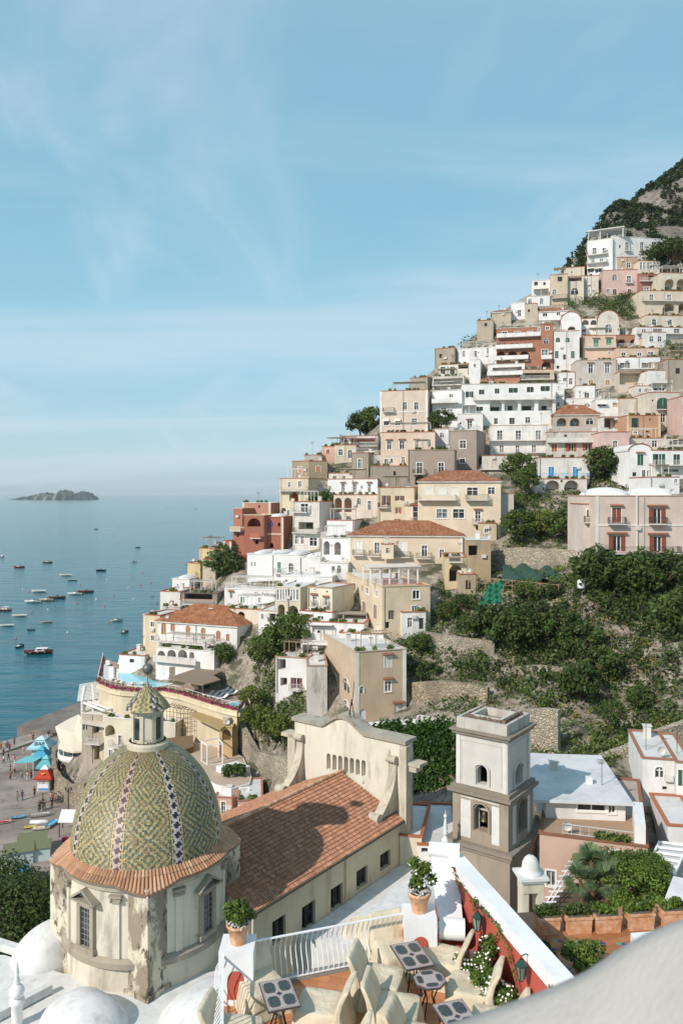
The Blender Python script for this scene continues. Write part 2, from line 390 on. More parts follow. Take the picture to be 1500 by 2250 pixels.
def opening_parts(W,root,o):
 """frame, panes, shutters, hood, balcony of one opening as parts (and sub-parts) of the house"""
 u0,u1,z0,z1=o['u0'],o['u1'],o['z0'],o['z1'];k=o['k'];fl=o['fl'];c=o['c'];D=o['dep'];w=u1-u0;h=z1-z0
 if k in 'A':
  if o['inner']:
   ik,ic,wf,hf=o['inner'];uc=(u0+u1)/2;a,b=uc-w*wf/2,uc+w*wf/2;zt=z0+h*hf
   m=MB();W.slab(m,a,b,z0+.02,zt,-D+.1,-D+.004)
   if ik=='s':m.build('shutter',louvre(ic),root)
   elif ik=='g':
    g=m.build('pane',glass(ic),root)
   else:m.build('door',plain(ic,.6),root)
  if 'r' in fl:
   m=MB();railing(m,[W.p(u0,z0,-.15),W.p(u1,z0,-.15)],min(1.0,h*.4));m.build('railing',plain(c or WHITE,.5),root)
  return
 fr=None
 if k in 'wda':
  m=MB();t=.07 if w>.7 else.05;dz=-D+.04
  sur=0 if 'n' in fl else.13
  if o['arch']:
   pts,zs=arc(u0,u1,z0,z1)
   ring=[(u0,z0)]+pts+[(u1,z0)]
   for a,b in zip(ring[:-1],ring[1:]):m.bar(W.p(*a,dz),W.p(*b,dz),t*1.6)
   if sur:
    ring2=[(x+(-sur/2 if x<(u0+u1)/2-.01 else(sur/2 if x>(u0+u1)/2+.01 else 0)),z+(sur/2 if z>zs else 0))for x,z in ring]
    for a,b in zip(ring2[:-1],ring2[1:]):m.bar(W.p(*a,.015),W.p(*b,.015),sur,.05)
  else:
   for a,b in(((u0,z0),(u0,z1)),((u1,z0),(u1,z1)),((u0,z0),(u1,z0)),((u0,z1),(u1,z1))):m.bar(W.p(*a,dz),W.p(*b,dz),t*1.6)
   if sur:
    W.slab(m,u0-sur,u0-.002,z0,z1+sur,0.002,.05);W.slab(m,u1+.002,u1+sur,z0,z1+sur,0.002,.05);W.slab(m,u0-.002,u1+.002,z1+.002,z1+sur,0.002,.05)
    if k=='w':W.slab(m,u0-sur,u1+sur,z0-.12,z0-.002,0.002,.10)
  uc=(u0+u1)/2;m.bar(W.p(uc,z0,dz),W.p(uc,z1-.02,dz),t*1.4)
  if k!='w' or h>1.4:m.bar(W.p(u0,z0+h*.66,dz),W.p(u1,z0+h*.66,dz),t)
  fr=m.build('window' if k!='d' else 'french_window',plain(c if(c and 'f' in fl)else WHITE,.5),root)
  g=MB();W.slab(g,u0+.01,u1-.01,z0+.01,z1-.01,-D-.03,-D)if not o['arch']else g.add([W.p(*q,-D)for q in[(u0,z0)]+arc(u0,u1,z0,z1)[0]+[(u1,z0)]],[tuple(range(11))])
  gc=rnd.choice(['1b2126','14181a','262b2d','2b2a26','565b5c'])
  g.build('pane',glass(gc),fr);TL.pop
 if k=='s':
  m=MB();W.slab(m,u0+.02,u1-.02,z0+.01,z1-.01,-D,-D+.06)
  uc=(u0+u1)/2;m2=m
  fr=m.build('shutter',louvre(c or BROWN),root)
  s=MB();W.slab(s,u0-.11,u0-.002,z0,z1+.11,.002,.04);W.slab(s,u1+.002,u1+.11,z0,z1+.11,.002,.04);W.slab(s,u0-.002,u1+.002,z1+.002,z1+.11,.002,.04)
  s.bar(W.p(uc,z0,-D+.07),W.p(uc,z1,-D+.07),.04)
  s.build('frame',plain(WHITE if 'n' not in fl else 'b5a890',.6),fr)
 if k=='D':
  m=MB();W.slab(m,u0+.02,u1-.02,z0+.01,z1-.01,-D,-D+.06);fr=m.build('door',plain(c or BROWN,.6),root)
 if k=='v':
  m=MB();W.slab(m,u0+.01,u1-.01,z0+.01,z1-.01,-D-.03,-D+.0);fr=m.build('window',glass('14181a',.5),root)
 if k=='o' or 'o' in fl:
  if k=='o':
   m=MB();dz=-D+.04;a,b=u0+w*.27,u1-w*.27
   for q,r in(((a,z0),(a,z1)),((b,z0),(b,z1)),(((a+b)/2,z0),((a+b)/2,z1)),((a,z1),(b,z1)),((a,z0),(b,z0))):m.bar(W.p(*q,dz),W.p(*r,dz),.1)
   fr=m.build('window',plain(WHITE,.5),root)
   g=MB();W.slab(g,a,b,z0,z1,-D-.03,-D);g.build('pane',glass('1b2126'),fr)
   for q,r in((u0,a),(b,u1)):
    m=MB();W.slab(m,q+.01,r-.01,z0,z1,.01,.06);m.build('shutter',louvre(c or BROWN),root)
 if 'h' in fl:
  m=MB();zz=z1+.30
  m.hexa([W.p(u0-.3,zz,.42),W.p(u1+.3,zz,.42),W.p(u1+.3,zz,.003),W.p(u0-.3,zz,.003),W.p(u0-.3,zz+.07,.42),W.p(u1+.3,zz+.07,.42),W.p(u1+.3,zz+.26,.003),W.p(u0-.3,zz+.26,.003)])
  m.build('window_hood',plain('8c5a41',.9,0,.6),root)
 if 'y' in fl:
  m=MB();m.hexa([W.p(u0-.2,z1-.35*h,.9),W.p(u1+.2,z1-.35*h,.9),W.p(u1+.2,z1+.1,.04),W.p(u0-.2,z1+.1,.04),W.p(u0-.2,z1-.35*h+.04,.92),W.p(u1+.2,z1-.35*h+.04,.92),W.p(u1+.2,z1+.15,.04),W.p(u0-.2,z1+.15,.04)])
  m.build('awning',plain('d9d2c4',.9),root)
 if 'b' in fl:
  e=max(.25,w*.35);balcony(W,root,u0-e,u1+e,z0,.8,'r')
def balcony(W,root,u0,u1,z,out,style='r',c=None):
 m=MB();W.slab(m,u0,u1,z-.18,z-.02,.003,out)
 b=m.build('balcony',plaster('d8d0c2',.4),root)
 m=MB()
 if style=='p':
  W.slab(m,u0,u1,z-.02,z+.95,out-.14,out);m.build('parapet',plaster(c or 'e0dbd0',.35),b)
 else:
  railing(m,[W.p(u0+.04,z-.02,.02),W.p(u0+.04,z-.02,out-.04),W.p(u1-.04,z-.02,out-.04),W.p(u1-.04,z-.02,.02)],.95)
  m.build('railing',plain(c or('4a4542' if style=='k' else 'cfcac2'),.5),b)
def make_ops(W,w,zb,zt,rows):
 ops=[];bal=[]
 for r in rows:
  k=r[0][0];fl=r[0][1:]
  if k=='B':bal.append(r);continue
  y,h,wd,xs=r[1:5];c=r[5]if len(r)>5 else None;inner=r[6]if len(r)>6 else None
  for x in xs:
   px0,px1=tx(x-wd/2),tx(x+wd/2);pxc=tx(x)
   u0,u1=sorted((W.u(px0),W.u(px1)));z1=W.z(pxc,ty(y-h/2));z0=W.z(pxc,ty(y+h/2))
   if u1-u0<.3:m=(u0+u1)/2;u0,u1=m-.2,m+.2
   u0=max(u0,.12);u1=min(u1,w-.12);z0=max(z0,zb+.03);z1=min(z1,zt-.12)
   if u1-u0<.15 or z1-z0<.2:continue
   arch=k in 'aA' or 'a' in fl
   if k=='A' and 'q' in fl:arch=False
   dep={'w':.16,'d':.2,'a':.18,'s':.1,'D':.2,'v':.25,'o':.16,'A':2.3}[k]
   ops.append(dict(u0=u0,u1=u1,z0=z0,z1=z1,arch=arch,dep=dep,back=(k=='A')or(arch and k in 'sDo'),k=k,fl=fl,c=c,inner=inner))
 out=[]
 for o in ops:
  if all(o['u1']<q['u0']-.02 or o['u0']>q['u1']+.02 or o['z1']<q['z0']-.02 or o['z0']>q['z1']+.02 for q in out):out.append(o)
 return out,bal
def H(label,x0,x1,yt,yb,col,rows=(),Y=None,a=-14,dep=9,roof='flat',name='house',cat='house',dirt=.35,left=(),right=(),down=7,trim=TERRA,rise=1.6,nv=2,rail=False,group=None,ground=True,roofcol='d3cfc6',quoin=None,bands=()):
 pxc=tx((x0+x1)/2);Y=Y or Yf(pxc,ty(yb));ar=radians(a)
 d=(cos(ar),sin(ar));n=(sin(ar),-cos(ar));cx,cy=(pxc-PX0)/FOC*Y,Y
 W0=Wall(cx,cy,d,n);uL=W0 .u(tx(x0));uR=W0 .u(tx(x1));w=uR-uL
 W=Wall(cx+d[0]*uL,cy+d[1]*uL,d,n);zt=CZ-(ty(yt)-PYH)/FOC*Y;zb=CZ-(ty(yb)-PYH)/FOC*Y
 root=thing(name,label,cat,(cx,cy,zb),group)
 if ground:
  BASES.append((cx,cy,zb));BASES.append((*W.p(0,0)[:2],zb));BASES.append((*W.p(w,0)[:2],zb))
 m=MB();ops,bal=make_ops(W,w,zb,zt,rows);facade(m,W,w,zb,zt,ops)
 zd=zb-down
 m.quad(W.p(0,zd),W.p(w,zd),W.p(w,zb),W.p(0,zb))
 WR=Wall(*W.p(w,0)[:2],(-n[0],-n[1]),d);WL=Wall(*W.p(0,0)[:2],(-n[0],-n[1]),(-d[0],-d[1]))
 allops=[(W,ops)]
 for WS,rr in((WR,right),(WL,left)):
  op2,_=make_ops(WS,dep,zb,zt,rr);facade(m,WS,dep,zb,zt,op2);allops.append((WS,op2))
  m.quad(WS.p(0,zd),WS.p(dep,zd),WS.p(dep,zb),WS.p(0,zb))
 m.quad(W.p(0,zd,-dep),W.p(w,zd,-dep),W.p(w,zt,-dep),W.p(0,zt,-dep))
 if roof=='barrel':
  r=w/2;k=min(rise,r);pts=[(w/2-r*cos(pi*i/12),zt+k*sin(pi*i/12))for i in range(13)]
  m.add([W.p(*q)for q in pts],[tuple(range(13))]);m.add([W.p(*q,-dep)for q in pts],[tuple(range(13))])
 m.build('wall',plaster(col,dirt),root)
 rm=plaster(roofcol,.35)
 if roof=='barrel':
  m=MB();pts2=[(w/2-(r+.12)*cos(pi*i/12),zt+(k+.1)*sin(pi*i/12))for i in range(13)]
  for p_,q_ in zip(pts2[:-1],pts2[1:]):m.quad(W.p(*p_,.12),W.p(*q_,.12),W.p(*q_,-dep),W.p(*p_,-dep))
  m.build('roof',rm,root,True)
  m=MB()
  for p_,q_ in zip(pts2[:-1],pts2[1:]):m.bar(W.p(*p_,.1),W.p(*q_,.1),.12)
  m.build('cornice',plain(trim,.9,0,.5),root)
 elif roof=='tile':
  o=.45;m=MB();zr=zt+rise;in_=min(dep/2,w*.3)
  A,B,C_,D_=W.p(-o,zt,o),W.p(w+o,zt,o),W.p(w+o,zt,-dep-o),W.p(-o,zt,-dep-o)
  R1,R2=W.p(in_,zr,-dep/2),W.p(w-in_,zr,-dep/2);sl=hypot(dep/2+o,rise)
  m.quad(A,B,R2,R1,[(0,0),(w+2*o,0),(w-in_+o,sl),(in_+o,sl)]);m.quad(C_,D_,R1,R2,[(0,0),(w+2*o,0),(w-in_+o,sl),(in_+o,sl)])
  m.add([B,C_,R2],[(0,1,2)]);m.uv[len(m.f)-1]=[(0,0),(dep+2*o,0),(dep/2+o,sl)]
  m.add([D_,A,R1],[(0,1,2)]);m.uv[len(m.f)-1]=[(0,0),(dep+2*o,0),(dep/2+o,sl)]
  m.quad(A,B,C_,D_)
  rf=m.build('roof',tiles_mat(),root)
  m=MB();W.slab(m,-.25,w+.25,zt-.28,zt-.01,.003,.3);m.build('cornice',plaster('e6e0d4',.3),root)
 else:
  m=MB();W.slab(m,.14,w-.14,zt-.1,zt-.04,-dep+.1,-.14);m.build('roof',rm,root)
  m=MB();e=.1
  W.slab(m,-e,w+e,zt+.0,zt+.13,-.18,e);W.slab(m,-e,w+e,zt,zt+.13,-dep-e,-dep+.18)
  W.slab(m,-e,.18,zt,zt+.13,-dep+.18,-.18);W.slab(m,w-.18,w+e,zt,zt+.13,-dep+.18,-.18)
  m.build('cornice',plain(trim,.9,0,.5),root)
  if roof=='vault':
   for i in range(nv):
    r=w/nv/2-.3;c=W.p((i+.5)*w/nv,zt-.05,-dep/2)
    m=MB();m.lathe(c,[(cos(t)*1.0+1e-3,sin(t)*min(r,dep/2)*.42)for t in[pi/2*j/8 for j in range(9)]],28)
    ca,sa=d;rx,ry=r,dep/2-.3
    m.v=[(c[0]+((x-c[0])*rx*ca-(y-c[1])*ry*sa),c[1]+((x-c[0])*rx*sa+(y-c[1])*ry*ca),z)for x,y,z in m.v]
    m.build('roof_dome',plaster('e4e1da',.25),root,True)
  if rail:
   m=MB();railing(m,[W.p(0,zt+.13,-dep*.5),W.p(0.0,zt+.13,-.05),W.p(w,zt+.13,-.05),W.p(w,zt+.13,-dep*.5)],1.0,.2)
   m.build('railing',plain('d8d4cc' if rail is True else rail,.5),root)
 if quoin:
  for u in(0.0,w):
   m=MB();W.slab(m,u-.02 if u==0 else u-.5,u+.5 if u==0 else u+.02,zb,zt-.02,.003,.06);m.build('corner_strip',plaster(quoin,.3),root)
 for b in bands:
  zc=W.z(pxc,ty(b));m=MB();W.slab(m,0.0,w,zc-.14,zc+.14,.003,.08);m.build('string_course',plaster(quoin or 'e8e3da',.3),root)
 for WW,oo in allops:
  for o in oo:opening_parts(WW,root,o)
 for r in bal:
  y,xa,xb=r[1:4];out=r[4]if len(r)>4 else 1.0;c=r[5]if len(r)>5 else None
  zz=W.z(tx((xa+xb)/2),ty(y));balcony(W,root,W.u(tx(xa)),W.u(tx(xb)),zz,out,r[0][1:]or 'r',c)
 root_info[root.name]=(W,w,zb,zt,dep)
 clutter(root,W,w,zb,zt,dep,roof,label,col)
 return root
root_info={}
DISH=plain('c9c6c0',.6)
def clutter(root,W,w,zb,zt,dep,roof,label,col):
 R_=random.Random(sum(map(ord,label)));q=R_.random
 if zt-zb>3 and w>4 and q()<.75:
  m=MB();u=w*R_.choice([.04,.5,.96])+R_.uniform(-.1,.1);m.tube([W.p(u,zb,.09),W.p(u,zt-.1,.09)],.06,5);m.build('drainpipe',plain(R_.choice(['8c7864','b3a999','6d5a4a']),.6),root)
 z0=zt+(1.0 if roof=='tile' else.0)
 if q()<.5:
  m=MB();c=W.p(w*R_.uniform(.15,.85),0,-dep*R_.uniform(.3,.8));m.obox(c,.35,.3,zt-.2,z0+1.1,atan2(W.d[1],W.d[0]));m.obox(c,.45,.4,z0+1.1,z0+1.2,atan2(W.d[1],W.d[0]));m.build('chimney',plaster('d6cfc2',.5),root)
 if q()<.45:
  m=MB();b=Vector(W.p(w*R_.uniform(.1,.9),zt,-dep*.3));h_=R_.uniform(2,3.4);m.bar(b,b+Vector((0,0,h_)),.05)
  for k in range(4):m.bar(b+Vector((-.45+.05*k,0,h_-.12*k)),b+Vector((.45-.05*k,.1,h_-.12*k)),.035)
  m.build('aerial',plain('55504a',.6),root)
 if q()<.35:
  m=MB();b=Vector(W.p(w*R_.uniform(.1,.9),zt+.7,-.5));m.lathe((0,0,0),[(.02,0),(.28,.05),(.42,.14)],12);m.v=[(b.x+x*.9,b.y-z,b.z+y*.9)for x,y,z in m.v];m.bar(b,b-Vector((0,0,.75)),.05);m.build('satellite_dish',DISH,root)
 if q()<.4 and zt-zb>2.6:
  m=MB();u=w*R_.uniform(.15,.8);z_=zb+(zt-zb)*R_.uniform(.35,.8);W.slab(m,u,u+.75,z_,z_+.55,.02,.36);W.slab(m,u+.15,u+.6,z_+.08,z_+.47,.36,.38);m.build('air_conditioner',plain('cbc8c0',.5),root)
 if q()<.5 and roof=='flat' and w>3:
  rs_=np.random.default_rng(int(q()*1e6));C=np.array([W.p(w*R_.uniform(.05,.95),zt+.3,-.35)for _ in range(max(3,int(w*.9)))])-np.array(TL[root.name]);v,f,c=leaves(rs_,C,60*len(C),.24,.42,.9);o=bpy.data.objects.new('roof_plants',np_mesh('roof_plants',v,f,PLM[0],c));COL.objects.link(o);o.parent=root;struct(o,'stuff')
 if q()<.5 and roof=='flat' and 5<w<13 and 'white roof house' not in label:
  m=MB()
  for s in(0,1):u=w*(.2+.5*s);
  u0,u1=w*R_.uniform(.05,.3),w*R_.uniform(.6,.95);k=int((u1-u0)/.45)
  for oo in(-1.2,-3.4):
   for u in(u0,(u0+u1)/2,u1):m.bar(W.p(u,zt,oo),W.p(u,zt+2.2,oo),.11)
   m.bar(W.p(u0,zt+2.2,oo),W.p(u1,zt+2.2,oo),.12)
  for i in range(k+1):u=u0+(u1-u0)*i/max(1,k);m.bar(W.p(u,zt+2.28,-.9),W.p(u,zt+2.28,-3.7),.07)
  m.build('roof_pergola',plain(R_.choice(['d8d3c8','a08c70','cfc9bd']),.7),root)
  if q()<.6:
   m=MB();m.hexa([W.p(u0,zt+2.34,-.8),W.p(u1,zt+2.34,-.8),W.p(u1,zt+2.34,-3.4),W.p(u0,zt+2.34,-3.4),W.p(u0,zt+2.4,-.8),W.p(u1,zt+2.4,-.8),W.p(u1,zt+2.4,-3.4),W.p(u0,zt+2.4,-3.4)]);m.build('canvas_shade',plain(R_.choice(['cfc4ae','b3a58c','dcd8d0','9a8f80']),.9),root)
PLM=[leafmat('2f3d1c','6f7f3a')]
# ================================================================ the town, house by house
W_='e0dcd4';CR='d9cbb2';YE='d9c08a';PK='d9b8a5';TP='a3907c';OR='b06c48';GR='b9ac9a'
# --- top of the town
R(1000,360,3)
H('white hotel wing with three half round balconies under the wooded mountain',1035,1405,488,640,W_,[('db',545,58,24,[1130,1228,1303]),('v',545,20,12,[1083])],a=12,dep=12,name='hotel',cat='hotel',dirt=.15,trim='e0dcd4')
h=H('white hotel end block with stacked terraces and a rooftop canopy',868,1035,500,735,W_,[('d',575,42,26,[915,980]),('w',640,30,24,[905,960]),('wy',700,34,44,[888,940]),('B',600,872,1000,1.2),('B',655,868,1000,1.5,'9fb5ae')],a=-26,dep=11,name='hotel',cat='hotel',dirt=.15,trim='e0dcd4')
Wc,wc,zb_,zt_,dp_=root_info[h.name];m=MB()
for uu in(.3,wc*.5,wc+3):
 for oo in(-.3,-6):m.bar(Wc.p(uu,zt_,oo),Wc.p(uu,zt_+3.0,oo),.22)
m.build('canopy_post',plain(W_),h);m=MB();Wc.slab(m,0,wc+3.5,zt_+3.0,zt_+3.25,-6.5,.2);m.build('roof_canopy',plaster('dcd8d0',.2),h)
H('square ochre stone turret house in front of the white hotel',1058,1200,616,705,'b79c78',[('w',668,34,26,[1140])],dirt=.6,a=-6)
H('pink house with an arched window below the ochre turret',970,1200,700,868,'d3aa99',[('a',750,40,32,[1048]),('db',762,48,28,[1142]),('w',838,26,18,[1007]),('s',845,40,26,[1048,1145],'6d3a28')],dirt=.25,a=-6)
H('glazed white veranda house beside the umbrella pine',1205,1345,640,728,'d8c7ae',[('w',672,46,16,[1222,1244,1266,1288,1310,1332])],a=4)
H('small dark red terrace house with awnings below the veranda',1205,1385,728,832,'a86a55',[('Aq',755,38,80,[1310],None,('d','4b2a20',.8,.8)),('w',822,18,34,[1258,1325]),('B',775,1210,1375,1.0)],dirt=.5,a=4)
H('little cream rooftop house with an antenna',715,850,682,742,'cfbfa4',[('w',715,16,16,[765])],dirt=.6)
H('ochre house with a dark iron balcony on the upper left ridge',622,738,730,926,'c9b490',[('v',760,30,30,[688]),('d',845,34,28,[652]),('Bk',886,632,735,1.1)],dirt=.55)
H('cream house with a deep top loggia above blue laundry',738,845,742,905,'d2c2a6',[('Aq',760,26,86,[788],None,('d','5b4030',.5,.9)),('a',840,44,50,[785])],dirt=.6)
H('plain cream corner house left of the pink house',845,942,738,872,'d5c7ae',[('w',760,18,12,[868]),('w',838,18,14,[880,908])],dirt=.5)
H('bright white cube house with two square windows near the ridge',502,624,768,872,W_,[('v',790,24,24,[530]),('v',790,20,16,[586])],dirt=.12,trim='dcd8d0')
H('white house with two arched windows under the white cube',470,622,872,932,W_,[('a',905,40,22,[567]),('a',905,30,24,[490])],dirt=.12,trim='c9b9a5')
H('small white ridge house with a flat parasol terrace',366,462,915,1020,W_,[('d',985,44,22,[422])],dirt=.2,trim='dcd8d0')
H('rounded ochre wall house between the white ridge houses',462,540,922,1035,'c2b195',[('v',968,18,14,[484])],dirt=.6)
H('low white house under a pale tiled roof',526,742,970,1032,W_,[('w',988,22,22,[677]),('w',995,22,30,[590])],dirt=.2,roof='tile',rise=1.9,dep=8)
H('ruined ochre wall house at the far end of the ridge',142,250,1032,1150,'b5a283',[('v',1060,22,18,[200])],dirt=.8,down=5)
H('weathered ochre ridge house with a sagging tiled roof',240,366,975,1062,'bda886',[],dirt=.8,roof='tile',rise=1.2,dep=6)
H('cream house with two large arched loggias on the right',1225,1520,838,995,'d3bfa0',[('A',957,76,84,[1405,1510],None,('g','2b3030',.6,.6)),('d',885,46,28,[1290,1407],BROWN),('B',905,1225,1520,.9)],a=4,dirt=.4)
H('cream house with two white framed windows below the loggias',1255,1520,1000,1072,'d2c2a8',[('w',1045,38,28,[1308,1412])],a=4,dirt=.4)
H('white terrace house with dark green blinds on the right edge',1185,1520,1078,1150,W_,[('w',1102,26,28,[1240]),('s',1102,30,60,[1330],DGREEN),('s',1102,30,38,[1455],DGREEN),('B',1122,1190,1520,1.2)],a=4,dirt=.3)
H('white barrel roofed house with a brown lunette window',692,828,1042,1185,W_,[('A',1083,24,52,[765],None,('d','a06a45',.95,.95))],roof='barrel',rise=3.0,dirt=.2)
H('small white house with two round topped loggias',828,935,1020,1115,'dcd6ca',[('A',1045,34,46,[855],None,None),('A',1045,34,42,[910],None,None),('s',1100,20,24,[845],BROWN),('w',1095,16,20,[915])],dirt=.3)
H('grey cream barrel roofed house with one tall arched window',935,1076,1034,1180,'cfc4b2',[('a',1085,54,46,[1008],'8b6b49')],roof='barrel',rise=3.2,dirt=.4)
# --- the terracotta hotel and its neighbours
R(900,680,3.75)
H('large terracotta orange house with three rows of white balconies',712,1080,150,440,OR,[('d',205,46,42,[780,883,990],BROWN),('d',170,40,20,[1065],BROWN),('o',300,42,58,[755,862,970],'6b3527'),('Ap',385,82,84,[740,845,942],None,('g','5c3a2a',.45,.75)),('Bp',225,718,1075,1.1,W_),('Bp',320,705,1010,1.2,W_),('Bp',412,700,975,1.3,W_)],dirt=.2,dep=11,trim='cfc5b6',rail=True)
H('narrow terracotta tower house with white framed square windows',1080,1180,122,490,OR,[('w',155,26,26,[1131]),('a',260,40,38,[1120]),('d',368,78,50,[1076]and[1085+25],BROWN),('A',465,70,84,[1118],None,('g','3a2a20',.6,.7)),('Bp',408,1084,1165,1.2,W_)],dirt=.2,dep=10,trim='a75f3c',a=-10)
H('pale green and white house with arched green shutters',1186,1395,178,490,'dad5ca',[('sa',250,40,36,[1218,1297],GREEN),('s',372,60,30,[1208,1340],GREEN),('D',392,42,22,[1272],'4a3d36'),('v',475,26,22,[1218])],dirt=.55,a=-8)
H('square taupe stone house standing alone on the left slope',205,365,320,482,'a8967c',[('v',383,32,24,[253])],dirt=.5,a=-24,dep=6)
H('long pale house with a rooftop terrace left of the orange house',390,718,318,450,'dedad4',[('d',365,50,20,[445,540]),('s',335,54,18,[640],'8d8377')],dirt=.4,a=-20,rail=True,trim='dad5cc')
H('cream house with tall dark green shutters',240,490,452,545,'d6ccb4',[('s',503,62,40,[272,350],DGREEN),('w',482,26,14,[312]),('Aq',462,50,86,[440],None,('d','4a4138',.8,.7))],dirt=.4,a=-20,dep=7)
H('tall narrow white house with one small window beside green shutters',490,580,415,600,'dedad2',[('w',462,26,20,[535])],dirt=.3,a=-14,trim='cfc5b6')
H('white house with a wide curved glazed terrace',186,445,552,650,'d2c9bb',[('Aq',592,50,240,[315],None,('g','3d3a35',.8,.7)),('B',625,186,430,1.2)],dirt=.5,a=-16,dep=7,trim='d0c8ba')
H('low rough stone wall house at the left edge below the taupe cube',2,145,562,660,'a59880',[],dirt=.9,dep=6,a=-24)
H('white terrace house under two large sand coloured awnings',640,945,452,560,W_,[('Aq',505,60,240,[800],None,('d','a08d75',.9,.8)),('Bp',545,640,930,2.4,W_)],dirt=.25,trim='d5cdc0')
H('low orange wall house below the awnings',585,905,568,615,'b8714d',[('v',578,12,12,[612,640,688]),('w',605,16,28,[668])],dirt=.4,down=3)
H('big bright white hotel with a row of tall arches and green blinds',430,1200,612,960,'e2dfd8',[('o',700,48,62,[490],DGREEN),('s',680,40,44,[590],DGREEN),('s',672,42,38,[717],DGREEN),('s',666,40,74,[850],DGREEN),('s',660,44,56,[990],DGREEN),('s',652,42,76,[1113],DGREEN),('s',818,34,62,[570],DGREEN),('A',790,94,100,[707],None,('s',DGREEN,.68,.42)),('A',785,98,112,[833],None,('s',DGREEN,.34,.48)),('A',783,100,112,[970],None,('s',DGREEN,.66,.44)),('A',780,106,118,[1115],None,('s',DGREEN,.36,.44)),('s',920,50,28,[707],DGREEN),('s',918,52,42,[840],DGREEN),('w',912,50,40,[970],DGREEN),('B',742,520,1190,1.0,'cdcac4')],dirt=.08,dep=12,trim='b9a997',name='hotel',cat='hotel',a=-6)
H('white hotel left wing with wide balconies and dark windows',186,428,668,945,'e6e3dd',[('w',712,30,30,[340]),('d',850,56,38,[233]),('d',850,56,44,[330]),('d',828,44,26,[433]),('Bp',770,186,400,1.6,W_),('B',885,190,400,1.1)],dirt=.2,dep=9,name='hotel',cat='hotel',a=-16,trim='d8d2c8')
H('white rooftop house with a tall glazed door on the taupe block',392,600,862,992,'dcd8d0',[('dh',952,70,40,[492]),('v',938,14,14,[417])],dirt=.4,a=-14,trim='d8d0c4',dep=6)
H('tall taupe block house with a single white framed window',320,548,1000,1290,TP,[('w',1112,66,50,[435]),('w',1248,40,46,[432])],dirt=.12,a=-22,dep=10,rail=True,trim='9a8570')
H('small white house with one arched window left of the taupe block',205,318,985,1098,W_,[('a',1035,38,30,[263])],dirt=.15,trim='b9957c')
H('cream house with flower boxes along its balcony under two white roof domes',662,1142,955,1200,'e0d9cc',[('d',1036,78,44,[740,893,1057]),('d',1150,62,34,[755,885,1020]),('B',1078,650,1135,1.2),('B',1180,690,1120,.9)],dirt=.35,roof='vault',nv=3,a=-8,trim='c9a46b',dep=10)
R(1180,680,4.6875)
H('peach house with green louvred shutters under a wavy tile line',470,808,268,512,'d9b48f',[('sh',350,78,54,[602],'2f7a55'),('sh',335,60,56,[733],'2f7a55'),('w',445,30,22,[740]),('B',392,480,808,.8)],dirt=.15,a=-4)
H('rust brown house with two broad arched loggias',812,1058,264,395,'b07550',[('A',345,78,88,[865],None,('d','7a4a32',.9,.7)),('A',345,78,84,[993],None,('d','7a4a32',.9,.7)),('B',388,812,1060,.8)],dirt=.35,a=-2)
H('small peach house with a white framed window beside the arched loggias',1060,1180,298,385,'d8b18a',[('w',328,38,38,[1112])],dirt=.3,a=0)
H('low peach terrace house with a white canopy',812,1245,398,490,'d2b08e',[('w',458,32,46,[885]),('w',462,36,44,[1050]),('w',455,34,60,[1165])],dirt=.3,a=0,dep=8)
H('greige house with two ochre french windows on small balconies',408,825,522,795,'c4b8a8',[('dh',610,92,48,[547,718],'8c6f36'),('s',750,50,46,[548,720],'a58a62')],dirt=.45,a=-4,trim='b9ab98')
for r_ in():pass
H('white house with dark shutters and a long railing',826,1262,492,618,'e6e3dd',[('o',575,52,100,[898],'3a3f3d'),('o',575,50,96,[1120],'3a3f3d'),('B',612,826,1255,1.0)],dirt=.12,a=-2)
H('cream house with a deep open porch',832,1108,645,795,'cdbda2',[('Aq',712,120,240,[965],None,('d','c9b79a',.98,.9))],dirt=.35,a=-2)
H('white tiled terrace house with a walled balcony on the right',1142,1362,628,850,'dcd8cc',[('s',700,55,55,[1240],'cfd4c8'),('Bp',770,1142,1370,1.0,'dcd8cc'),('w',822,30,120,[1250])],dirt=.35,a=2)
H('slim white house with three tiny windows',190,275,765,1010,'e6e3dd',[('w',802,26,16,[217]),('w',908,20,24,[210]),('a',975,44,26,[213])],dirt=.15,a=-8,trim='d5cdc0')
H('white cube house with open pale shutters',390,600,785,918,'dfdbd3',[('o',885,54,100,[508],'dcd8d0')],dirt=.1,a=-8)
H('white house with a low arched window at its foot',300,592,918,1015,'dfdbd3',[('a',985,36,66,[512]),('w',895 and 955,30,18,[368])],dirt=.15,a=-8,trim='d8d2c8')
H('white house with a cream awning and shuttered window',600,838,925,1105,'e2ded6',[('s',985,40,56,[800],'c9ad80'),('wy',985,26,90,[660])],dirt=.2,a=-6,trim='d8d2c8')
H('blank sandy stucco house between white houses',840,1028,918,1095,'c9bda9',[],dirt=.5,a=-6)
H('grey stone house with a half round glazed arch',2,180,1060,1180,'a59a88',[('a',1135,90,96,[88])],dirt=.5,a=-10,roof='flat',trim='8f6a4f')
H('greige house with a green arched french window and balcony',1148,1465,856,1195,'cdbfa9',[('sa',965,118,130,[1290],GREEN),('d',1120,90,48,[1290]),('v',938,18,18,[1185]),('Bk',1030,1220,1375,1.1),('v',1200,12,100,[1390])],dirt=.3,a=2)
H('grey house under a bright orange tiled roof with three arched bays',180,645,1078,1260,'b5a48d',[('A',1160,84,104,[250,385],None,('g','8a9094',.9,.6)),('a',1150,64,80,[537])],dirt=.3,roof='tile',rise=2.8,a=-4,dep=9)
